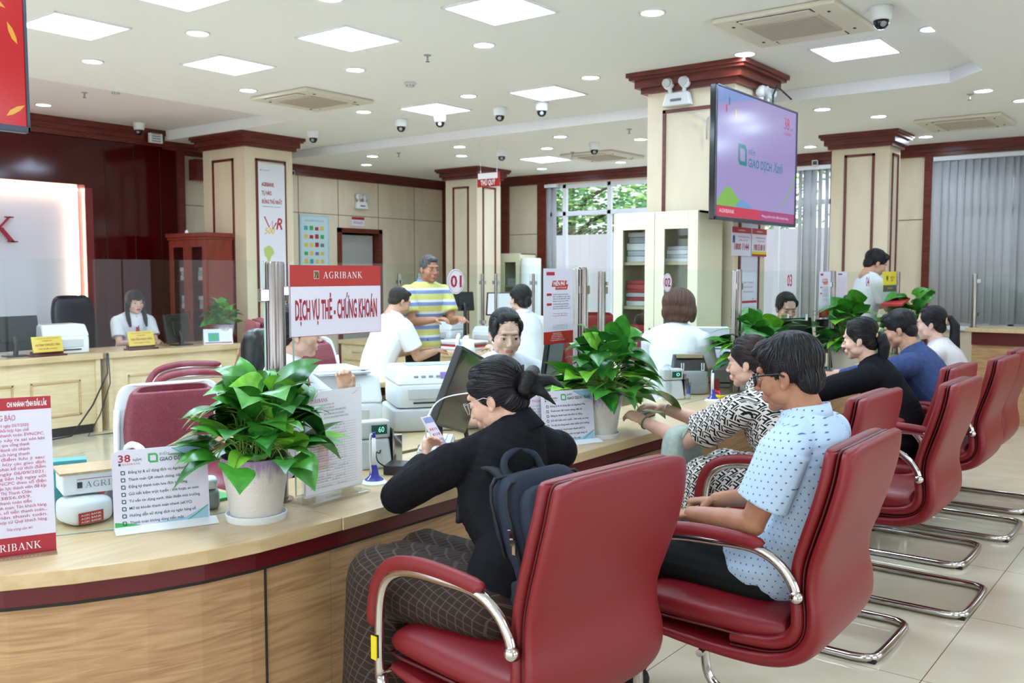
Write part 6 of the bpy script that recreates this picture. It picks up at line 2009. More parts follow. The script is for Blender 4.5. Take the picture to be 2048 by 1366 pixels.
# -- black jacket, navy shirt, white top
wb, ib = person('person in a black jacket with a gold hair scrunchie, one hand raised', dict(
    yaw=R(92), head_yaw=R(96), pitch=R(10), head=(5.60, 1.73, 1.215), hip=(5.62, 1.48, .63), neck=(5.62, 1.66, 1.075),
    EL=(5.50, 2.10, .84), WL=(5.56, 2.28, .95), ER=(5.88, 2.10, .83), WR=(5.80, 2.36, .84), handL=((.1, .3, .95), (.9, .1, 0), -1, .3),
    top=fab_black, top_name='black_jacket', collar=True, sleeve=1.25, loose=1.3, top_t1=.96, bottom=fab_pants, hair='pulled', hairc='black', tie='scrunchie', skin=FAIR, hvox=.004, bow=-.05))
wn, in_ = person('person in a navy blue shirt with short black hair, bent towards the counter', dict(
    female=False, yaw=R(92), head_yaw=R(96), pitch=R(18), head=(6.38, 1.72, 1.235), hip=(6.38, 1.42, .64), neck=(6.40, 1.63, 1.09),
    EL=(6.2, 2.12, .85), WL=(6.3, 2.40, .84), ER=(6.66, 2.12, .85), WR=(6.58, 2.40, .84), top=fab_navy, collar=True, sleeve=.8, loose=1.25, bulk=1.08, bottom=fab_pants, hair='short', hairc='black', skin=MID, hvox=.005, voxel=.009, bow=-.06))
ww, iw = person('person in a white lace top with a long black ponytail', dict(
    yaw=R(92), head_yaw=R(97), pitch=R(6), head=(7.18, 1.72, 1.24), hip=(7.15, 1.47, .63), neck=(7.19, 1.66, 1.10),
    EL=(7.0, 2.08, .86), WL=(7.1, 2.36, .84), ER=(7.42, 2.08, .86), WR=(7.34, 2.36, .84), top=fab_lace, top_name='white_top', sleeve=.7, loose=1.2, bottom=fab_pants, hair='pony', hairc='black', tie='scrunchie', tie_y=-.11, skin=FAIR, hvox=.005, voxel=.009, bow=-.04))

# -- staff
def staff(label, px, py, dep, yaw, **kw):
    h = Dp(px, py, dep)
    lean = kw.pop('lean', .08)
    F = frame(yaw)
    hipz = kw.pop('hipz', .62)
    P = dict(yaw=yaw, head=h, hip=V((h.x, h.y, hipz)) + F @ V((0, -lean - .04, 0)), top=fab_white, collar=True, sleeve=.7, loose=1.22, bottom=fab_pants, hvox=.004, voxel=.009)
    nk = h + F @ V((0, -.055, -.135)); P['neck'] = nk
    P['EL'] = nk + F @ V((-.21, .10, -.33)); P['ER'] = nk + F @ V((.21, .10, -.33)); P['WL'] = nk + F @ V((-.12, .34, -.30)); P['WR'] = nk + F @ V((.12, .34, -.30))
    P.update(kw)
    return person(label, P)


t1, i1 = staff('person in a white shirt and glasses whose forehead the red and white sign hides', 598, 664, 4.3, R(-42), hair='pulled', glasses='clear', skin=LIGHT, pitch=R(4), lips=(186, 84, 88), hvox=.003,
               ER=Dp(560, 830, 4.2), WR=Dp(640, 850, 3.9), EL=Dp(700, 850, 4.4), WL=Dp(690, 790, 4.12), handL=((.0, 0, 1), (-.8, -.5, 0), 1, .9))
t2, i2 = staff('person in a white shirt with pulled back hair looking down beside the tall leaflet', 1012, 668, 5.2, R(-128), pitch=R(14), hair='lowbun', skin=FAIR, lips=(196, 118, 112), hvox=.003, s=1.1)
t3, i3 = staff('person in a white shirt with a brown bob seen from behind', 1358, 618, 6.7, R(14), hair='bob', hairc='brown', skin=LIGHT, pitch=R(14), s=1.14)
t4, i4 = staff('person with pulled back dark hair looking down behind the monitor in the third bay', 1573, 616, 8.6, R(-135), pitch=R(20), hair='lowbun', skin=FAIR, lips=(200, 92, 92), s=1.12)
for (nm, px, py, dep, yaw, kw) in (
    ('person with short black hair in a white shirt standing at the far bay', 1752, 527, 9.9, R(-50), dict(s=1.15, female=False, seated=False, hipz=.95, hair='short', skin=MID, pitch=R(25), sleeve=.7)),
    ('person in a yellow, blue and white striped polo standing beyond the inner desks', 859, 538, 8.3, R(-105), dict(female=False, seated=False, hipz=.95, hair='crop', hairc='grey', skin=TAN, pitch=R(6), top=fab_stripe, bulk=1.1)),
    ('person with cropped dark hair in a white shirt bending over the inner desk', 799, 603, 8.0, R(-15), dict(female=False, hair='crop', hairc='dark', skin=MID, pitch=R(22), lean=.2, hipz=.68, bulk=1.1)),
    ('person with a low dark bun in a white shirt, turned away at the inner desk', 1040, 598, 8.0, R(70), dict(hair='lowbun', skin=LIGHT, hipz=.7)),
    ('person in a white shirt, red tie and long black hair at the left desk', 270, 605, 10.75, R(-98), dict(s=1.12, hair='long', skin=FAIR, glasses='clear', pitch=R(4), hipz=.68, roll=0))):
    r_, i_ = staff(nm, px, py, dep, yaw, **kw)
    if 'tie' in nm:
        m = MB(); b_ = i_['neck']; F = i_['Fb']; o_ = b_ + F @ V((0, .085, -.035))
        P0 = [o_ + F @ V(q) for q in ((-.014, .0, 0), (.014, .0, 0), (.02, .02, -.14), (.022, .03, -.24), (0, .032, -.27), (-.022, .03, -.24), (-.02, .02, -.14))]
        m.prism(P0, F @ V((0, .008, 0))); m.ell(o_ + V((0, 0, .006)), (.017, .012, .014)); extra(r_, i_, 'tie', m, MT['crimson'], smooth=False)
m = MB(); b_ = i1['neck']; F = i1['Fb']; o_ = b_ + F @ V((0, .075, -.03)); m.prism([o_ + F @ V(q) for q in ((-.014, 0, 0), (.014, 0, 0), (.02, .035, -.14), (.022, .045, -.26), (-.022, .045, -.26), (-.02, .035, -.14))], F @ V((0, .008, 0))); extra(t1, i1, 'tie', m, MT['crimson'], smooth=False)
# ================================================================ things on people
def rbox(m, c, d, M=None, p=5.0, nu=28, nv=14, taper=0.0):
    """rounded box (superellipsoid)"""
    vs = []; fs = []
    def sg(v, e): return math.copysign(abs(v) ** e, v)
    e = 2 / p
    for i in range(nv + 1):
        th = -math.pi / 2 + math.pi * i / nv
        for j in range(nu):
            ph = 2 * math.pi * j / nu
            q = Vector((sg(math.cos(th), e) * sg(math.cos(ph), e) * d[0] / 2, sg(math.cos(th), e) * sg(math.sin(ph), e) * d[1] / 2, sg(math.sin(th), e) * d[2] / 2))
            k = 1 - taper * (q.z / d[2] + .5)
            q.x *= k; q.y *= k
            if M is not None: q = M @ q
            vs.append(q + Vector(c))
    for i in range(nv):
        for j in range(nu):
            fs.append((i * nu + j, i * nu + (j + 1) % nu, (i + 1) * nu + (j + 1) % nu, (i + 1) * nu + j))
    m.add(vs, fs)


# backpack on the woman in black
navy = noisy('navy_backpack_cloth', (44, 50, 64), (34, 39, 52), (60, 60, 60), 8, .75, spec=.25, bump=.05)
navyd = mat('backpack_zip_tape', (20, 22, 28), .7)
bp = thing('backpack', 'navy backpack with silver zip pulls on the back of the woman in black', 'backpack', (2.235, 1.475, .54), R(-8)); bp.scale = (1.1, 1.05, 1.08)
Mx = Matrix.Rotation(R(-21), 3, 'X')
def BQ(x, y, z): return Mx @ Vector((x, y, z))
m = MB(); rbox(m, BQ(0, .02, .235), (.32, .13, .47), Mx, 5, taper=.08); m.build('main_bag', navy, bp, smooth=True)
m = MB(); rbox(m, BQ(0, -.055, .215), (.30, .07, .41), Mx, 5, taper=.08); m.build('front_bag', navy, bp, smooth=True)
m = MB(); rbox(m, BQ(0, -.09, .13), (.25, .04, .22), Mx, 6); m.build('front_pocket', navy, bp, smooth=True)
m = MB(); rbox(m, BQ(-.155, .01, .10), (.04, .10, .18), Mx, 5); m.build('side_pocket', navy, bp, smooth=True)
m = MB(); rbox(m, BQ(.155, .01, .10), (.04, .10, .18), Mx, 5); m.build('side_pocket', navy, bp, smooth=True)
for (y, hh, w) in ((-.022, .44, .158), (.035, .465, .158)):
    m = MB(); m.tube([BQ(sx * w, y, z) for (sx, z) in ((-1, .12), (-1, hh - .06), (-.93, hh - .02), (-.8, hh), (.8, hh), (.93, hh - .02), (1, hh - .06), (1, .12))], .005, 8); m.build('zip', navyd, bp, smooth=True)
for z in (.30, .275):
    m = MB(); m.box(BQ(-.168, -.022, z), (.004, .012, .04), M=Mx @ Matrix.Rotation(R(20), 3, 'X')); m.lathe([(.006, 0), (.008, .002), (.006, .004)], tuple(BQ(-.168, -.02, z + .02)), 10); m.build('zip_pull', MT['chrome'], bp)
m = MB(); m.tube(smooth_path([tuple(BQ(*q)) for q in ((-.07, .05, .46), (-.06, .055, .51), (0, .06, .535), (.06, .055, .51), (.07, .05, .46))], 4), .011, 8); m.build('top_handle', navy, bp, smooth=True)
m = MB()
for sx in (-1, 1):
    m = MB(); pts = [(sx * .065, .04, .44), (sx * .068, .09, .50), (sx * .072, .15, .50), (sx * .08, .22, .46), (sx * .085, .26, .38)]
    P_ = []
    for i, q in enumerate(smooth_path(pts, 4)):
        c = BQ(*q); P_.append([c + Vector((-.028, 0, 0)), c + Vector((.028, 0, 0))])
    m.grid(P_); o = m.build('shoulder_strap', navyd, bp, smooth=True); sd = o.modifiers.new('s', 'SOLIDIFY'); sd.thickness = .012; sd.offset = 0
m = MB(); m.tube(smooth_path([tuple(BQ(*q)) for q in ((-.15, .18, .2), (-.17, .22, .1), (-.165, .24, .0), (-.18, .26, -.07))], 3), .008, 6, flat=.3); m.build('loose_strap', navyd, bp, smooth=True)

# phone
c = Vector((2.775, 2.53, .955)); uu = (Yp(885, 852, 2.53) - Yp(850, 860, 2.50)).normalized(); vv = (Yp(858, 856, 2.50) - Yp(885, 915, 2.42)).normalized(); vv = (vv - uu * vv.dot(uu)).normalized(); nn = uu.cross(vv)
ph = thing('mobile_phone', 'white rimmed mobile phone held over the counter by the woman in black', 'phone', c)
Mx = Matrix((uu, vv, nn)).transposed()
m = MB(); m.box((0, 0, 0), (.078, .162, .008), M=Mx); m.build('phone_case', MT['lightgrey'], ph, bevel=.004)
f = Face(Mx @ Vector((-.036, -.077, .0042)), uu, vv, .0003); f.rect(0, 0, .072, .154, EM['white'], 1); f.rect(.002, .125, .068, .026, EM['blue'], 2)
for i in range(4):
    for j in range(2): f.rect(.008 + i * .015, .09 - j * .024, .009, .011, [EM['red'], EM['mag'], EM['lav'], EM['sky']][(i + j) % 4], 2)
f.rect(.002, .002, .068, .05, EM['lav2'], 2); f.build('screen_image', ph)

# bracelets, handbag, wallet
def ring(o, center, axis, r, t, mt, name, label, cat):
    a = Vector(axis).normalized(); u = a.cross(UP).normalized(); w = a.cross(u)
    m = MB(); m.tube([Vector(center) + (u * math.cos(i * .3927) + w * math.sin(i * .3927)) * r for i in range(16)], t, 6, closed=True)
    solo(name, m, mt, label, cat, smooth=True)
ring(None, V((4.06, 2.285, .858)), V((.07, .27, .065)), .031, .0035, mat('green_cord', (40, 110, 84), .6), 'bracelet', 'green cord bracelet on the wrist over the wallet side', 'bracelet')
ring(None, V((4.40, 2.35, .88)), V((.0, .26, .05)), .030, .0022, MT['chrome'], 'bracelet', 'thin pale metal bracelet on the farther wrist of the printed dress woman', 'bracelet')
hbm = noisy('pale_green_bag', (172, 186, 174), (156, 172, 160), (10, 10, 10), 5, .6, bump=.05)
hb = thing('handbag', 'pale grey green handbag standing on the lap of the woman in the printed dress', 'handbag', (4.05, 2.08, .60))
m = MB(); rbox(m, (0, 0, .13), (.32, .13, .27), None, 4, taper=.18); m.build('bag_body', hbm, hb, smooth=True)
m = MB(); m.tube(smooth_path([(-.09, -.05, .22), (-.08, -.09, .3), (.0, -.1, .33), (.08, -.09, .3), (.09, -.05, .22)], 4), .008, 8); m.build('handle', hbm, hb, smooth=True)
m = MB(); m.tube([(-.161, 0, .02), (-.168, 0, .02)], .045, 20); m.build('patch', mat('bag_patch', (120, 132, 138), .5), hb)
a = Zp(1262, 836, CT); w_ = thing('wallet', 'black wallet with small yellow and white printed marks beside the pothos pot', 'wallet', (a.x + .06, a.y - .03, CT), R(-12))
m = MB(); rbox(m, (0, 0, .018), (.175, .09, .034), None, 7); m.build('wallet_body', MT['black'], w_, smooth=True)
f = Face((-.08, -.0455, .004), (1, 0, 0), (0, 0, 1), .0006)
for (x, y, k) in ((.02, .012, 'gold'), (.045, .018, 'paper'), (.075, .01, 'green'), (.1, .017, 'gold')):
    f.strip([(x + .006 * math.cos(i * 1.57), y + .006 * math.sin(i * 1.57)) for i in range(4)], .0016, MT[k], 1, closed=True)
f.build('printed_marks', w_)
f = Face((-.08, -.03, .0355), (1, 0, 0), (0, 1, 0), .0006)
for (x, y, k) in ((.02, .012, 'paper'), (.05, .03, 'gold'), (.08, .012, 'crimson'), (.11, .032, 'paper'), (.135, .014, 'green')):
    f.strip([(x + .007 * math.cos(i * 1.57), y + .007 * math.sin(i * 1.57)) for i in range(4)], .0016, MT[k], 1, closed=True)
f.build('printed_marks', w_)


# ================================================================ machines and clutter behind the glass
def printer(label, x, y, z, w, d, h, rz=0, body='whiteplastic', panel=True, papers=False):
    """desktop printer facing local -Y"""
    t = thing('desktop_printer', label, 'printer', (x, y, z), rz)
    m = MB(); rbox(m, (0, 0, h * .30), (w, d, h * .60), None, 14, 32, 12); m.build('lower_body', MT[body], t, auto=35)
    m = MB(); P = [(-w / 2, -d / 2, h * .58), (w / 2, -d / 2, h * .58), (w / 2, d / 2, h * .58), (-w / 2, d / 2, h * .58)]
    m.hexa([Vector(q) for q in P] + [Vector((-w * .47, -d * .34, h)), Vector((w * .47, -d * .34, h)), Vector((w * .47, d * .47, h)), Vector((-w * .47, d * .47, h))]); m.build('upper_cover', MT[body], t, bevel=.02, seg=3)
    m = MB(); m.bx(-w * .36, w * .36, -d / 2 - .006, -d / 2 + .02, h * .22, h * .50); m.build('front_flap', MT['lightgrey'], t, bevel=.006)
    m = MB(); m.bx(-w * .3, w * .3, -d / 2 - .009, -d / 2 - .004, h * .12, h * .16); m.build('tray_slot', MT['darkgap'], t)
    if panel:
        m = MB(); n_ = Vector((0, -h * .42, d * .16)).normalized(); m.box((w * .18, -d * .425, h * .80), (w * .26, .012, h * .16), M=Matrix.Rotation(R(-28), 3, 'X')); m.build('purple_display', mat('purple_lcd', (150, 120, 200), .3), t)
        for i in range(4):
            m = MB(); m.box((-w * .25 + i * w * .09, -d * .43, h * .78), (w * .05, .012, h * .04), M=Matrix.Rotation(R(-28), 3, 'X')); m.build('button', MT['grey'], t)
    m = MB(); m.bx(-w * .3, w * .3, -d * .1, d * .3, h - .004, h + .003); m.build('output_tray', MT['grey'] if not papers else MT['darkgap'], t)
    return t


printer('large white printer with a stack of papers on top, behind the ringed forms', 3.33, 3.78, .73, .50, .46, .35, R(-38), papers=True, panel=False)
stack('loose_paper', 'paper', 'white sheet lying on the large white printer, %s', 'sheets on the large printer', 3.30, 3.76, 1.084, .30, .38, (.004, .006, .004, .005), paperm, rz=R(-20), jitter=.03, seed=21)
printer('lower white printer with a small purple display beside the slanted monitor', 3.93, 3.62, .86, .46, .40, .22, R(-35))
m = MB(); rbox(m, (0, 0, .065), (.50, .43, .13), None, 12); o = solo('paper_tray_unit', m, MT['lightgrey'], 'light grey tray unit under the printer with the purple display', 'tray unit', auto=35); o.location = (3.93, 3.62, .73); o.rotation_euler = (0, 0, R(-35))
for o in bpy.data.objects:
    if o.name.startswith('staff_desk') and o.get('label', '').startswith('low wooden side table'):
        o.location = (3.0, 3.2, 0); o.scale = (1.1, 1, 1)


def cash_detector(label, x, y, z, rz, num='60', s=1.0):
    t = thing('note_detector', label, 'note detector', (x, y, z), rz); t.scale = (s, s, s)
    m = MB(); m.hexa([V(q) for q in ((-.075, -.055, 0), (.075, -.055, 0), (.075, .06, 0), (-.075, .06, 0), (-.07, -.03, .125), (.07, -.03, .125), (.07, .055, .125), (-.07, .055, .125))]); m.build('machine_body', MT['lightgrey'], t, bevel=.012, seg=3)
    m = MB(); m.box((0, .005, .165), (.15, .07, .075)); m.build('display_housing', MT['lightgrey'], t, bevel=.01, seg=3)
    m = MB(); m.bx(-.012, .058, -.0325, -.03, .145, .185); m.build('display', mat('green_display', (20, 84, 74), .2), t)
    f = Face((-.012, -.033, .145), (1, 0, 0), (0, 0, 1), .0005); f.text(num, .03, .009, .022, emat('green_digits', (130, 230, 190), 1.2), w=.026); f.build('digits', t)
    m = MB(); m.bx(.077, .082, -.05, .05, .02, .17); m.bx(.082, .12, -.05, -.045, .0, .14); m.build('side_plate', MT['chrome'], t, bevel=.003)
    return t


cash_detector('light grey note detector with the green number 60, beside the blue and white pen stand', 2.78, 2.90, CT, R(-24))
cash_detector('light grey note detector with a dark green display near the brown-haired teller', 5.52, 2.92, CT, R(-30), '0')


def pen_stand(label, x, y, z):
    t = thing('pen_stand', label, 'pen stand', (x, y, z))
    m = MB(); m.lathe([(.001, 0), (.052, 0), (.052, .006), (.04, .016), (.001, .018)], n=28); m.build('base_plate', MT['whiteplastic'], t, auto=40)
    m = MB(); m.lathe([(.001, .016), (.038, .017), (.02, .032), (.012, .07), (.010, .075), (.001, .075)], n=24); m.build('pen_socket', MT['blue'], t, auto=40)
    m = MB(); m.cyl((0, 0, .07), (0, 0, .185), .0075); m.build('pen', MT['whiteplastic'], t, smooth=True); m = MB(); m.cyl((0, 0, .185), (0, 0, .205), .008); m.build('pen_cap', MT['blue'], t)
    m = MB(); m.tube(smooth_path([(-.008, 0, .2), (-.02, .0, .19), (-.022, 0, .1), (-.015, 0, .04), (-.035, 0, .02)], 4), .003, 6); m.build('pen_cord', MT['whiteplastic'], t, smooth=True)
    return t


pen_stand('blue and white counter pen stand right of the ringed forms', 2.56, 2.66, CT)
pen_stand('white and blue counter pen stand before the banknote counter', 5.60, 2.66, CT)

# slanted monitor seen from its screen side
P1, P2 = Dp(868, 850, 4.15), Dp(926, 694, 4.18); P4 = Dp(1000, 679, 4.62)
up_ = (P2 - P1); hh = up_.length; up_.normalize(); ri = P4 - P2; ri = (ri - up_ * ri.dot(up_)); ww_ = ri.length; ri.normalize(); no = ri.cross(up_)
mo = thing('computer_monitor', 'black monitor tilted sideways behind the bun of the woman in black', 'monitor', P1)
m = MB(); m.prism([V((0, 0, 0)), ri * ww_, ri * ww_ + up_ * hh, up_ * hh], -no * .035); m.build('casing', mat('dark_grey_monitor', (58, 56, 58), .4), mo, bevel=.006)
m = MB(); e = .012; m.prism([ri * e + up_ * e + no * .001, ri * (ww_ - e) + up_ * e + no * .001, ri * (ww_ - e) + up_ * (hh - e) + no * .001, ri * e + up_ * (hh - e) + no * .001], -no * .002); m.build('screen', MT['blackgloss'], mo)
base = P1 + ri * ww_ * .5; m = MB(); m.tube([ri * ww_ * .5 + up_ * hh * .4 - no * .04, ri * ww_ * .5 + up_ * hh * .1 - no * .08, V((base.x - P1.x, base.y - P1.y, CT + .012 - P1.z)) - no * .06], .02, 10); m.lathe([(.11, 0), (.11, .01), (.02, .014)], tuple(V((base.x - P1.x, base.y - P1.y, CT + .0 - P1.z)) - no * .05), 28); m.build('stand', MT['black'], mo)
m = MB(); m.prism([up_ * (hh - .001) - no * .034, ri * ww_ + up_ * (hh - .001) - no * .034, ri * ww_ + up_ * (hh + .002) - no * .002, up_ * (hh + .002) - no * .002], up_ * .003); m.build('top_edge', MT['lightgrey'], mo)


def monitor(label, c, yaw, w=.5, h=.3, screen=None, z0=None, tilt=8, back=False):
    """yaw: direction the screen looks to; c centre of the panel"""
    c = V(c); F = frame(yaw, R(tilt))
    t = thing('computer_monitor', label, 'monitor', c)
    m = MB(); m.box(F @ V((0, -.015, 0)), (w, .028, h), M=F); m.build('casing', MT['black'], t, bevel=.005)
    m = MB(); m.box(F @ V((0, .0005, .004)), (w - .024, .002, h - .032), M=F); m.build('screen', screen or MT['blackgloss'], t)
    F0 = frame(yaw)
    z0 = z0 if z0 is not None else c.z - h / 2 - .1
    b = F0 @ V((0, -.06, 0)); b.z = z0 - c.z
    m = MB(); m.tube([F @ V((0, -.035, -h * .1)), F0 @ V((0, -.07, -h * .35)), b + V((0, 0, .01))], [.024, .022, .024], 10); m.bx(b.x - .1, b.x + .1, b.y - .08, b.y + .08, b.z, b.z + .012); m.build('stand', MT['black'], t, auto=40)
    if back:
        m = MB()
        m.box(F @ V((0, -.035, 0)), (w * .5, .02, h * .5), M=F); m.build('back_cover', MT['black'], t, bevel=.006)
    return t


EM['screenwhite'] = emat('screen_white', (214, 222, 236), .75)
monitor('black monitor seen from behind on the far left desk beside the yellow name plate', Yp(22, 668, 9.35), R(100), .56, .34, z0=.80, back=True)
monitor('black monitor seen from behind on the desk of the woman in a red tie', Yp(352, 657, 9.35), R(118), .50, .32, z0=.80, back=True)
monitor('grey monitor turned away on the inner desk below the striped polo', Xp(925, 603, 8.95), R(70), .30, .24, z0=.75, back=True)
monitor('monitor with a bright white screen on the inner desk in front of the bun', Xp(1000, 608, 9.45), R(-120), .36, .30, screen=EM['screenwhite'], z0=.77)
monitor('wide dark monitor with little clips on its top edge in the third bay', Dp(1582, 672, 7.85), R(70), .48, .30, z0=CT, back=True)
monitor('dark green tinted monitor right of the one with clips', Dp(1664, 672, 8.3), R(60), .36, .30, z0=CT, back=True)
monitor('grey screen panel under the tall leaflet of the first bay', Dp(1108, 735, 5.2), R(-70), .34, .30, screen=mat('grey_panel', (66, 72, 80), .35), z0=CT)
monitor('small dark monitor behind the pothos of the second bay', Dp(1250, 682, 6.8), R(200), .16, .14, z0=.8)
for i, (px, k) in enumerate(((1531, 'paper'), (1560, 'gold'), (1567, 'green'), (1576, 'paper'), (1613, 'paper'))):
    c = Dp(px, 634, 7.85); m = MB(); m.cap((0, 0, -.02), (0, 0, .012), .012, .006); m.ell((0, 0, .015), (.009, .009, .009)); o = solo('monitor_clip', m, MT[k], 'small %s clip figure on the monitor edge in the third bay, %s from the left' % ('white' if k == 'paper' else ('yellow' if k == 'gold' else 'green'), NUM[i]), 'clip', 'clips on the monitor edge', smooth=True); o.location = c
# keyboard, cable, box
m = MB(); t = thing('keyboard', 'pale keyboard lying on the counter under the slanted monitor', 'keyboard', (3.28, 2.98, CT), R(38)); m.box((0, 0, .012), (.44, .15, .02), M=Matrix.Rotation(R(4), 3, 'X')); m.build('keyboard_body', MT['lightgrey'], t, bevel=.004)
m = MB()
for i in range(15):
    for j in range(5): m.box((-.2 + i * .0285, -.055 + j * .0275, .026 + .0018 * j), (.024, .023, .007))
m.build('keys', MT['whiteplastic'], t)
m = MB(); a = Dp(868, 840, 4.0); m.tube(smooth_path([tuple(Dp(975, 782, 3.9)), tuple(Dp(890, 795, 3.9)), tuple(Dp(858, 828, 3.85)), tuple(Dp(852, 870, 3.8)), tuple(Zp(852, 930, CT + .004))], 5), .003, 6)
solo('white_cable', m, MT['whiteplastic'], 'thin white cable arching in front of the slanted monitor', 'cable', smooth=True)
t = thing('card_terminal', 'small black box with a yellow green label and cable by the elbow on the counter', 'terminal', tuple(Zp(795, 945, CT)), R(30))
m = MB(); m.box((0, 0, .02), (.12, .09, .04)); m.build('box_body', MT['black'], t, bevel=.004); m = MB(); m.box((-.03, -.0455, .018), (.04, .002, .022)); m.build('label_plate', MT['yellow'], t)
m = MB(); m.tube(smooth_path([(-.05, .03, .03), (-.08, .06, .06), (-.04, .08, .09), (.05, .09, .07), (.1, .1, .08), (.14, .12, .03)], 4), .003, 6); m.build('cable', MT['rubber'], t, smooth=True)
t = thing('barcode_scanner', 'black scanner on a bent arm behind the glasses of the woman in black', 'scanner', tuple(Zp(935, 880, CT)))
m = MB(); m.tube(smooth_path([(0, 0, 0), (-.02, 0, .08), (.02, .02, .14), (.06, .03, .17)], 4), .012, 8); m.build('arm', MT['black'], t, smooth=True); m = MB(); m.box((.08, .03, .17), (.09, .06, .05)); m.build('head', MT['grey'], t, bevel=.01)

# behind the near screen at the left
stack('banded_bundle', 'bundle', 'paper bundle with a printed bank band by the near glass', None, 1.66, 3.05, .865, .30, .16, (.075,), [MT['paper']], rz=R(-18), seed=3)
o = bpy.data.objects.get('banded_bundle'); tag(o, 'white bundle with an AGRIBANK band and brown strapping behind the near glass')
f = Face((-.12, -.0805, .012), (1, 0, 0), (0, 0, 1), .0008); agri_logo(f, .02, .012, .02, MT['darktext'], MT['darktext'], MT['darktext']); f.serif('AGRIBANK', .045, .012, .02, MT['greytext'], w=.17); f.rect(.02, .04, .2, .002, MT['crimson']); f.build('band_print', o)
m = MB(); m.bx(-.152, .152, -.082, .082, .071, .078); m.build('strapping', noisy('brown_tape', (196, 166, 126), (176, 146, 108), (20, 20, 20), 4, .3), o)
for i, (x, y, w) in enumerate(((1.57, 3.02, 'left one with the red label'), (1.74, 3.02, 'right one'))):
    t = thing('money_pouch', 'white wrapped roll under the banded bundle, ' + w, 'roll', (x, y, CT))
    m = MB(); rbox(m, (0, 0, .045), (.15, .15, .09), None, 4); m.build('pouch', MT['paper'], t, smooth=True)
    if i == 0:
        f = Face((-.06, -.0765, .012), (1, 0, 0), (0, 0, 1), .001); f.rect(0, 0, .085, .038, MT['red'])
        for j in range(3): f.text('AGRI BANK', .008, .004 + .011 * j, .006, MT['whitetext'], w=.07)
        f.build('label', t)
    else:
        f = Face((-.05, -.0765, .02), (1, 0, 0), (0, 0, 1), .001); f.serif('BANK', .01, .02, .016, MT['greytext'], w=.07); f.rect(0, .042, .09, .002, MT['crimson']); f.build('label', t)
t = thing('teal_box', 'small teal box with a white square behind the near notice', 'box', (1.62, 3.22, CT), R(-25))
m = MB(); m.box((0, 0, .09), (.12, .07, .18)); m.build('box_body', MT['teal'], t, bevel=.002); m = MB(); m.box((.035, -.036, .14), (.025, .002, .03)); m.build('label', MT['paper'], t)
m = MB(); m.prism([(0, 0, 0), (.1, 0, 0), (.02, 0, .11)], (0, .06, 0)); o = solo('red_wedge', m, MT['red'], 'small red wedge shaped block beside the teal box', 'block'); o.location = (1.70, 3.2, CT)
t = thing('stapler', 'grey and white paper punch half hidden between the service card and the pot', 'paper punch', (1.93, 2.86, CT), R(-30))
m = MB(); rbox(m, (0, 0, .035), (.09, .11, .07), None, 5); m.build('punch_base', MT['grey'], t, smooth=True); m = MB(); rbox(m, (0, 0, .09), (.08, .1, .04), None, 4); m.build('punch_handle', MT['whiteplastic'], t, smooth=True)
m = MB(); m.box((0, 0, .006), (.16, .12, .012)); o = solo('green_notebook', m, MT['green'], 'thin green notebook lying behind the near pot', 'notebook', bevel=.002); o.location = (2.0, 2.95, CT)

# left desks
printer('white laser printer on the far left desk', 4.67, 9.38, .80, .46, .40, .29, R(-4), panel=False)
def name_plate(label, x, y, z, rz, n1, n2):
    t = thing('name_plate', label, 'name plate', (x, y, z), rz)
    m = MB(); m.box((0, 0, .008), (.34, .12, .016)); m.box((0, .01, .035), (.33, .03, .03)); m.build('plate_foot', MT['maroon'], t, bevel=.004)
    m = MB(); m.box((0, 0, .115), (.31, .008, .155), M=Matrix.Rotation(R(-12), 3, 'X')); m.build('gold_board', MT['gold'], t, bevel=.002)
    q = Matrix.Rotation(R(-12), 3, 'X'); f = Face(V((0, 0, .115)) + q @ V((-.155, -.0045, -.0775)), (1, 0, 0), q @ V((0, 0, 1)), .0006)
    f.text('NGÂN HÀNG NÔNG NGHIỆP', .155, .13, .009, MT['redtext'], w=.24, align='c'); f.text('AGRIBANK', .155, .105, .012, MT['redtext'], w=.1, align='c'); f.text(n1, .155, .06, .02, MT['redtext'], w=.25, align='c', bold=.02); f.text(n2, .155, .025, .014, MT['redtext'], w=.19, align='c'); f.build('lettering', t)
name_plate('gold name plate between the left monitor and the white printer', 4.42, 9.1, .80, R(6), 'HUỲNH T.PHƯỚC VÂN', 'PHÓ TRƯỞNG PHÒNG')
name_plate('gold name plate in front of the woman in a red tie', 5.42, 9.12, .80, R(4), 'NGUYỄN NGỌC HIỀN', 'PHÓ TRƯỞNG PHÒNG')
t = thing('desk_calendar', 'small tent calendar with a green picture on the left desk', 'calendar', tuple(Yp(436, 688, 9.15)), R(-25)); t.location.z = .80
m = MB(); m.prism([(-.16, -.05, 0), (-.16, .05, 0), (-.16, 0, .17)], (.32, 0, 0)); m.build('calendar_body', MT['paper'], t); f = Face((-.13, -.042, .03), (1, 0, 0), (0, .05, .17), .001); f.rect(.02, .0, .12, .1, MT['teal']); f.disc(.08, .05, .04, .03, MT['green'], 2); f.rect(-.02, -.02, .3, .012, MT['red'], 1); f.build('print', t)


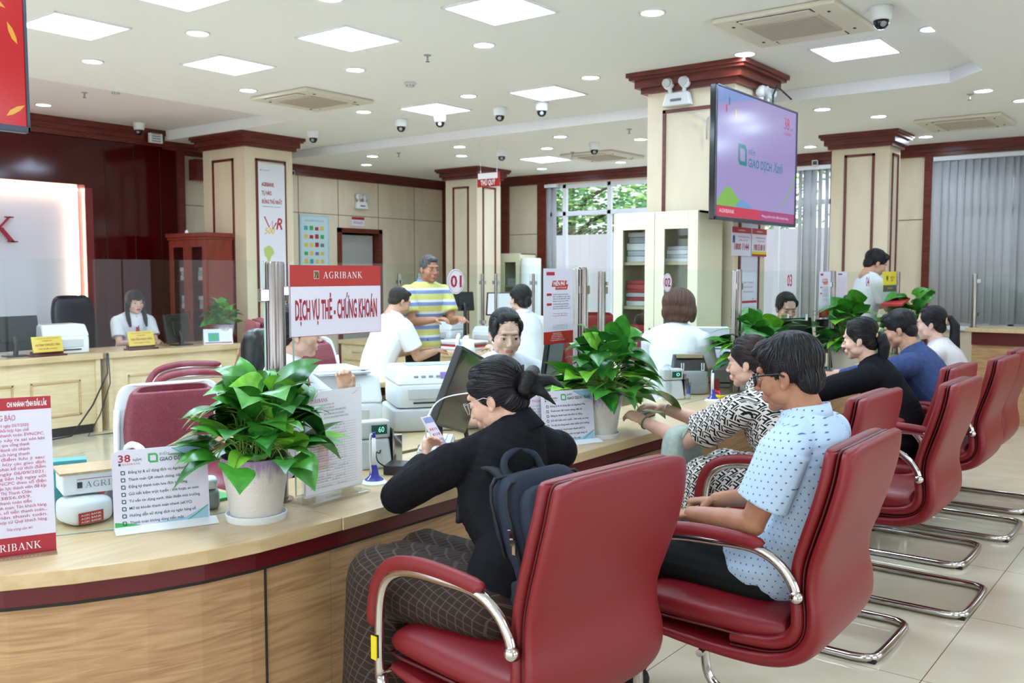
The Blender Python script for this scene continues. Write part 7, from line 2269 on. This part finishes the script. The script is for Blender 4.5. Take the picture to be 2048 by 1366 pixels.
def office_chair(label, loc, rz, mt, shell=None, h=1.25, group='high-backed office chairs'):
    t = thing('office_chair', label, 'chair', loc, rz, group)
    m = MB(); slab_sweep(m, smooth_path([(-.33, h, .17, .02), (-.335, h - .02, .23, .045), (-.32, h - .2, .27, .055), (-.28, h - .42, .26, .05), (-.25, h - .55, .245, .055), (-.23, .55, .24, .04)])); m.build('backrest', mt, t, smooth=True)
    m = MB(); slab_sweep(m, smooth_path([(-.24, .50, .22, .04), (-.2, .5, .25, .06), (.1, .5, .26, .06), (.24, .48, .25, .05), (.27, .46, .22, .03)])); m.build('seat', mt, t, smooth=True)
    if shell:
        m = MB(); slab_sweep(m, smooth_path([(-.385, h + .03, .19, .008), (-.40, h, .27, .012), (-.38, h - .2, .31, .012), (-.335, h - .45, .30, .012), (-.29, .5, .28, .012), (-.1, .42, .28, .012), (.2, .42, .27, .01)])); m.build('shell', shell, t, smooth=True)
        for s in (-1, 1):
            m = MB(); m.tube(smooth_path([(s * .29, -.37, h - .1), (s * .305, -.33, h - .4), (s * .3, -.28, .6)], 3), .018, 8); m.build('shell_rim', shell, t, smooth=True)
    for s in (-1, 1):
        m = MB(); m.tube(smooth_path([(s * .27, -.2, .5), (s * .3, -.18, .66), (s * .3, -.05, .72), (s * .3, .15, .71), (s * .3, .2, .62), (s * .27, .15, .48)], 3), .017, 8); m.build('armrest', MT['black'] if not shell else shell, t, smooth=True)
    m = MB(); m.cyl((0, 0, .08), (0, 0, .45), .028); 
    for i in range(5): m.tube([(0, 0, .1), (.28 * math.cos(i * 1.257), .28 * math.sin(i * 1.257), .07)], [.03, .018], 8)
    m.build('pedestal', MT['chrome'], t)
    for i in range(5):
        m = MB(); m.ell((.29 * math.cos(i * 1.257), .29 * math.sin(i * 1.257), .032), (.03, .03, .032)); m.build('caster', MT['rubber'], t, smooth=True)
    return t


office_chair('black leather office chair behind the white laser printer on the left', (5.42, 10.1, 0), R(190), mat('black_leather', (34, 38, 50), .35), h=1.33)
c = Dp(386, 800, 4.95); office_chair('burgundy chair with a white shell rim just left of the near pothos', (c.x, c.y, 0), R(165), MT['leather_old'], MT['whiteplastic'], h=.96)
c = Dp(632, 700, 6.2); office_chair('white shelled chair with a burgundy line behind the first teller', (c.x, c.y, 0), R(160), MT['leather_old'], MT['whiteplastic'], h=1.12)
c = Dp(1070, 700, 6.0); office_chair('white chair behind the teller looking down', (c.x + .2, c.y + .3, 0), R(220), MT['whiteplastic'], MT['whiteplastic'], h=1.15)
for i, (px, py, dep, a) in enumerate(((1168, 640, 9.2, 150), (1192, 645, 8.8, 130))):
    c = Dp(px, py, dep); office_chair('red backed staff chair seen through the glass right of the double post, %s one' % ('left', 'right')[i], (c.x, c.y, 0), R(a), MT['leather'], None, h=1.2)
c = Dp(428, 700, 6.9)
ar_ = visitor_chair('burgundy armchair with chrome arms standing between the near glass and the left desk', (c.x, c.y, 0), R(60), 'burgundy armchairs', 'leather_old'); ar_.scale = (1.15, 1.15, 1.15)
m = MB(); rbox(m, (0, 0, 0), (.3, .2, .34), None, 3); o = solo('hair_mass', m, MT['black'], 'black rounded mass added for the hair of the first teller, left of the thick post', 'bag', smooth=True); o.location = Dp(522, 705, 4.85); o.scale = (.7, .7, .75)  # rounded block added to stand in for the first teller's dark hair

# middle desks: papers, bottle, tissue, machines
stack('paper_pile', 'papers', 'white paper pile on the drawer cabinet, %s', 'papers on the drawer cabinet', 8.5, 8.45, .752, .3, .5, (.012, .01), paperm, seed=31, jitter=.03)
stack('paper_pile', 'papers', 'white paper pile at the near end of the drawer cabinet, %s', 'papers at the near end of the drawer cabinet', 8.5, 7.62, .752, .3, .3, (.012, .01), paperm, seed=32, jitter=.03)
t = thing('sanitizer_bottle', 'tall clear bottle with a blue label on the drawer cabinet', 'bottle', (8.35, 8.02, .75)); m = MB(); m.lathe([(.001, 0), (.04, 0), (.04, .2), (.015, .25), (.015, .29), (.02, .29), (.02, .33), (.001, .33)], n=20); m.build('bottle', MT['whiteplastic'], t, auto=40); m = MB(); m.lathe([(.041, .1), (.041, .2)], n=20); m.build('label', MT['blue'], t)
m = MB(); rbox(m, (0, 0, .1), (.14, .14, .2), None, 4); m.cap((0, 0, .2), (.03, 0, .27), .05, .02); o = solo('tissue_box', m, MT['paper'], 'white tissue box with a raised tissue on the drawer cabinet', 'tissue box', smooth=True); o.location = (8.3, 7.9, .75)
m = MB(); m.bx(0, .02, -.2, .2, 0, .14); 
for i, (px, py, w, d, h, rz) in enumerate(((905, 652, .62, .4, .24, 70), (965, 652, .5, .4, .2, 60))):
    c = Dp(px, py, 9.3); printer('white office machine on the inner counter behind the number 01 glass, %s' % ('larger left one', 'smaller right one')[i], 9.52, c.y + (8.3 - 0) * 0, .77, w, d, h, R(rz), panel=False) if False else printer('white office machine on the inner desk below the striped polo, %s' % ('larger left one', 'smaller right one')[i], (8.9, 9.0)[i], (7.95, 7.25)[i], .75, w * .8, d * .8, h, R(-90), panel=False)
t = thing('staff_desk', 'higher pale desk with office machines behind the drawer cabinet', 'desk', (8.97, 6.95, 0)); m = MB(); m.bx(-.3, .25, 0, 1.5, .70, .75); m.build('desk_top', MT['wood'], t, bevel=.004)
m = MB(); m.bx(0, .22, .03, 1.45, 0, .70); m.build('desk_body', MT['desk'], t)
stack('paper_pile', 'papers', 'folder pile beside the white machine on the inner desk, %s', 'folders on the inner desk', 8.0, 6.6, .77 if False else .772, .3, .3, (.03, .025, .03, .02), [MT['paper'], binder[0], MT['paper'], paperm[1]], seed=33, jitter=.02) if False else None
stack('paper_pile', 'papers', 'paper pile on the desk beyond the drawer cabinet, %s', 'papers on the desk beyond the cabinet', 7.8, 6.7, .772, .3, .5, (.03, .025, .02, .02), [paperm[0], binder[0], paperm[1], paperm[0]], seed=33, jitter=.02)
m = MB(); m.lathe([(.001, 0), (.045, 0), (.05, .12), (.04, .125), (.001, .125)], n=18); o = solo('pencil_cup', m, MT['black'], 'dark pencil cup next to the tissue box', 'cup', auto=40); o.location = (8.45, 7.75, .75)

# brown-haired teller's bay
printer('grey white printer right of the brown-haired teller', 6.42, 3.03, CT, .36, .34, .27, R(-60))
t = thing('banknote_counter', 'black and grey banknote counter behind the hands of the printed dress woman', 'banknote counter', (5.86, 2.97, CT), R(-50))
m = MB(); rbox(m, (0, 0, .085), (.25, .2, .17), None, 8); m.build('machine_body', MT['grey'], t, auto=40); m = MB(); m.hexa([V(q) for q in ((-.12, -.09, .16), (.12, -.09, .16), (.12, .09, .16), (-.12, .09, .16), (-.1, -.02, .27), (.1, -.02, .27), (.1, .08, .27), (-.1, .08, .27))]); m.build('hopper', MT['black'], t, bevel=.006)
m = MB(); m.bx(-.09, .09, -.05, .0, .25, .275); m.build('note_gate', mat('tan_gate', (170, 150, 116), .5), t)
for x in (-.07, .07):
    m = MB(); m.tube([(x, -.1, .22), (x, -.1, .17), (x + .015, -.1, .17), (x + .015, -.1, .22)], .004, 6); m.build('guide_clip', MT['whiteplastic'], t)
t = thing('clear_disc', 'round clear disc with a dark cable and red label beside the pothos leaves', 'disc', tuple(Yp(1332, 800, 2.95))); t.location.z = CT
m = MB(); m.tube([(0, 0, .12), (.006, -.006, .12)], .11, 32); m.build('disc', MT['acrylic'], t); m = MB(); m.tube([(.11 * math.cos(i * .2618), .0 + .0, .12 + .11 * math.sin(i * .2618)) for i in range(24)], .003, 6, closed=True); m.build('rim', MT['lightgrey'], t, smooth=True); m = MB(); m.lathe([(.001, 0), (.05, 0), (.05, .01), (.01, .02)], n=20); m.build('foot', MT['whiteplastic'], t)
m = MB(); rbox(m, (0, 0, .09), (.13, .1, .18), None, 4); o = solo('white_device', m, MT['whiteplastic'], 'white device with a small red label behind the clear disc', 'device', smooth=True); c = Yp(1338, 800, 3.05); o.location = (c.x + .03, c.y + .05, CT)
f = Face((-.04, -.053, .13), (1, 0, 0), (0, 0, 1), .001); f.rect(0, 0, .08, .018, MT['red']); f.text('AGRIBANK', .006, .004, .01, MT['whitetext'], w=.066); f.build('label', o)
m = MB(); m.box((0, 0, .045), (.07, .05, .09)); o = solo('red_box', m, MT['red'], 'bright red box at the chin of the woman in the printed dress', 'box', bevel=.004); o.location = (6.05, 2.86, CT)
m = MB(); m.box((0, 0, .01), (.09, .07, .02)); o = solo('yellow_pad', m, MT['yellow'], 'small yellow pad between the pen stand and the red box', 'pad', bevel=.002); o.location = (5.72, 2.68, CT)
m = MB(); m.tube([(0, 0, .01), (.03, .02, .03), (.0, .05, .02), (.04, .06, .035), (.02, .02, .015)], .008, 6); o = solo('pink_ribbon', m, mat('pink_ribbon', (226, 60, 96), .5), 'bright pink ribbon beside the yellow pad', 'ribbon', smooth=True); o.location = (5.84, 2.72, CT)
m = MB(); m.bx(-.2, .2, -.12, .12, 0, .22); o = solo('paper_box', m, MT['paper'], 'white paper box with a blue stripe on the printer beside the brown-haired teller', 'box', bevel=.004); o.location = (6.45, 3.1, 1.045); o.rotation_euler = (0, 0, R(-60)); o.scale = (.7, .7, .7)
m = MB(); m.bx(-.201, .201, -.125, -.121, .04, .09); m.build('stripe', MT['blue'], o)
m = MB(); m.prism([(-.15, 0, 0), (.15, 0, .06), (.15, .2, .06), (-.15, .2, 0)], (0, 0, .02)); o = solo('red_folder', m, binder[0], 'open red folder held up in front of the standing clerk', 'folder'); o.location = Dp(1812, 612, 9.3)
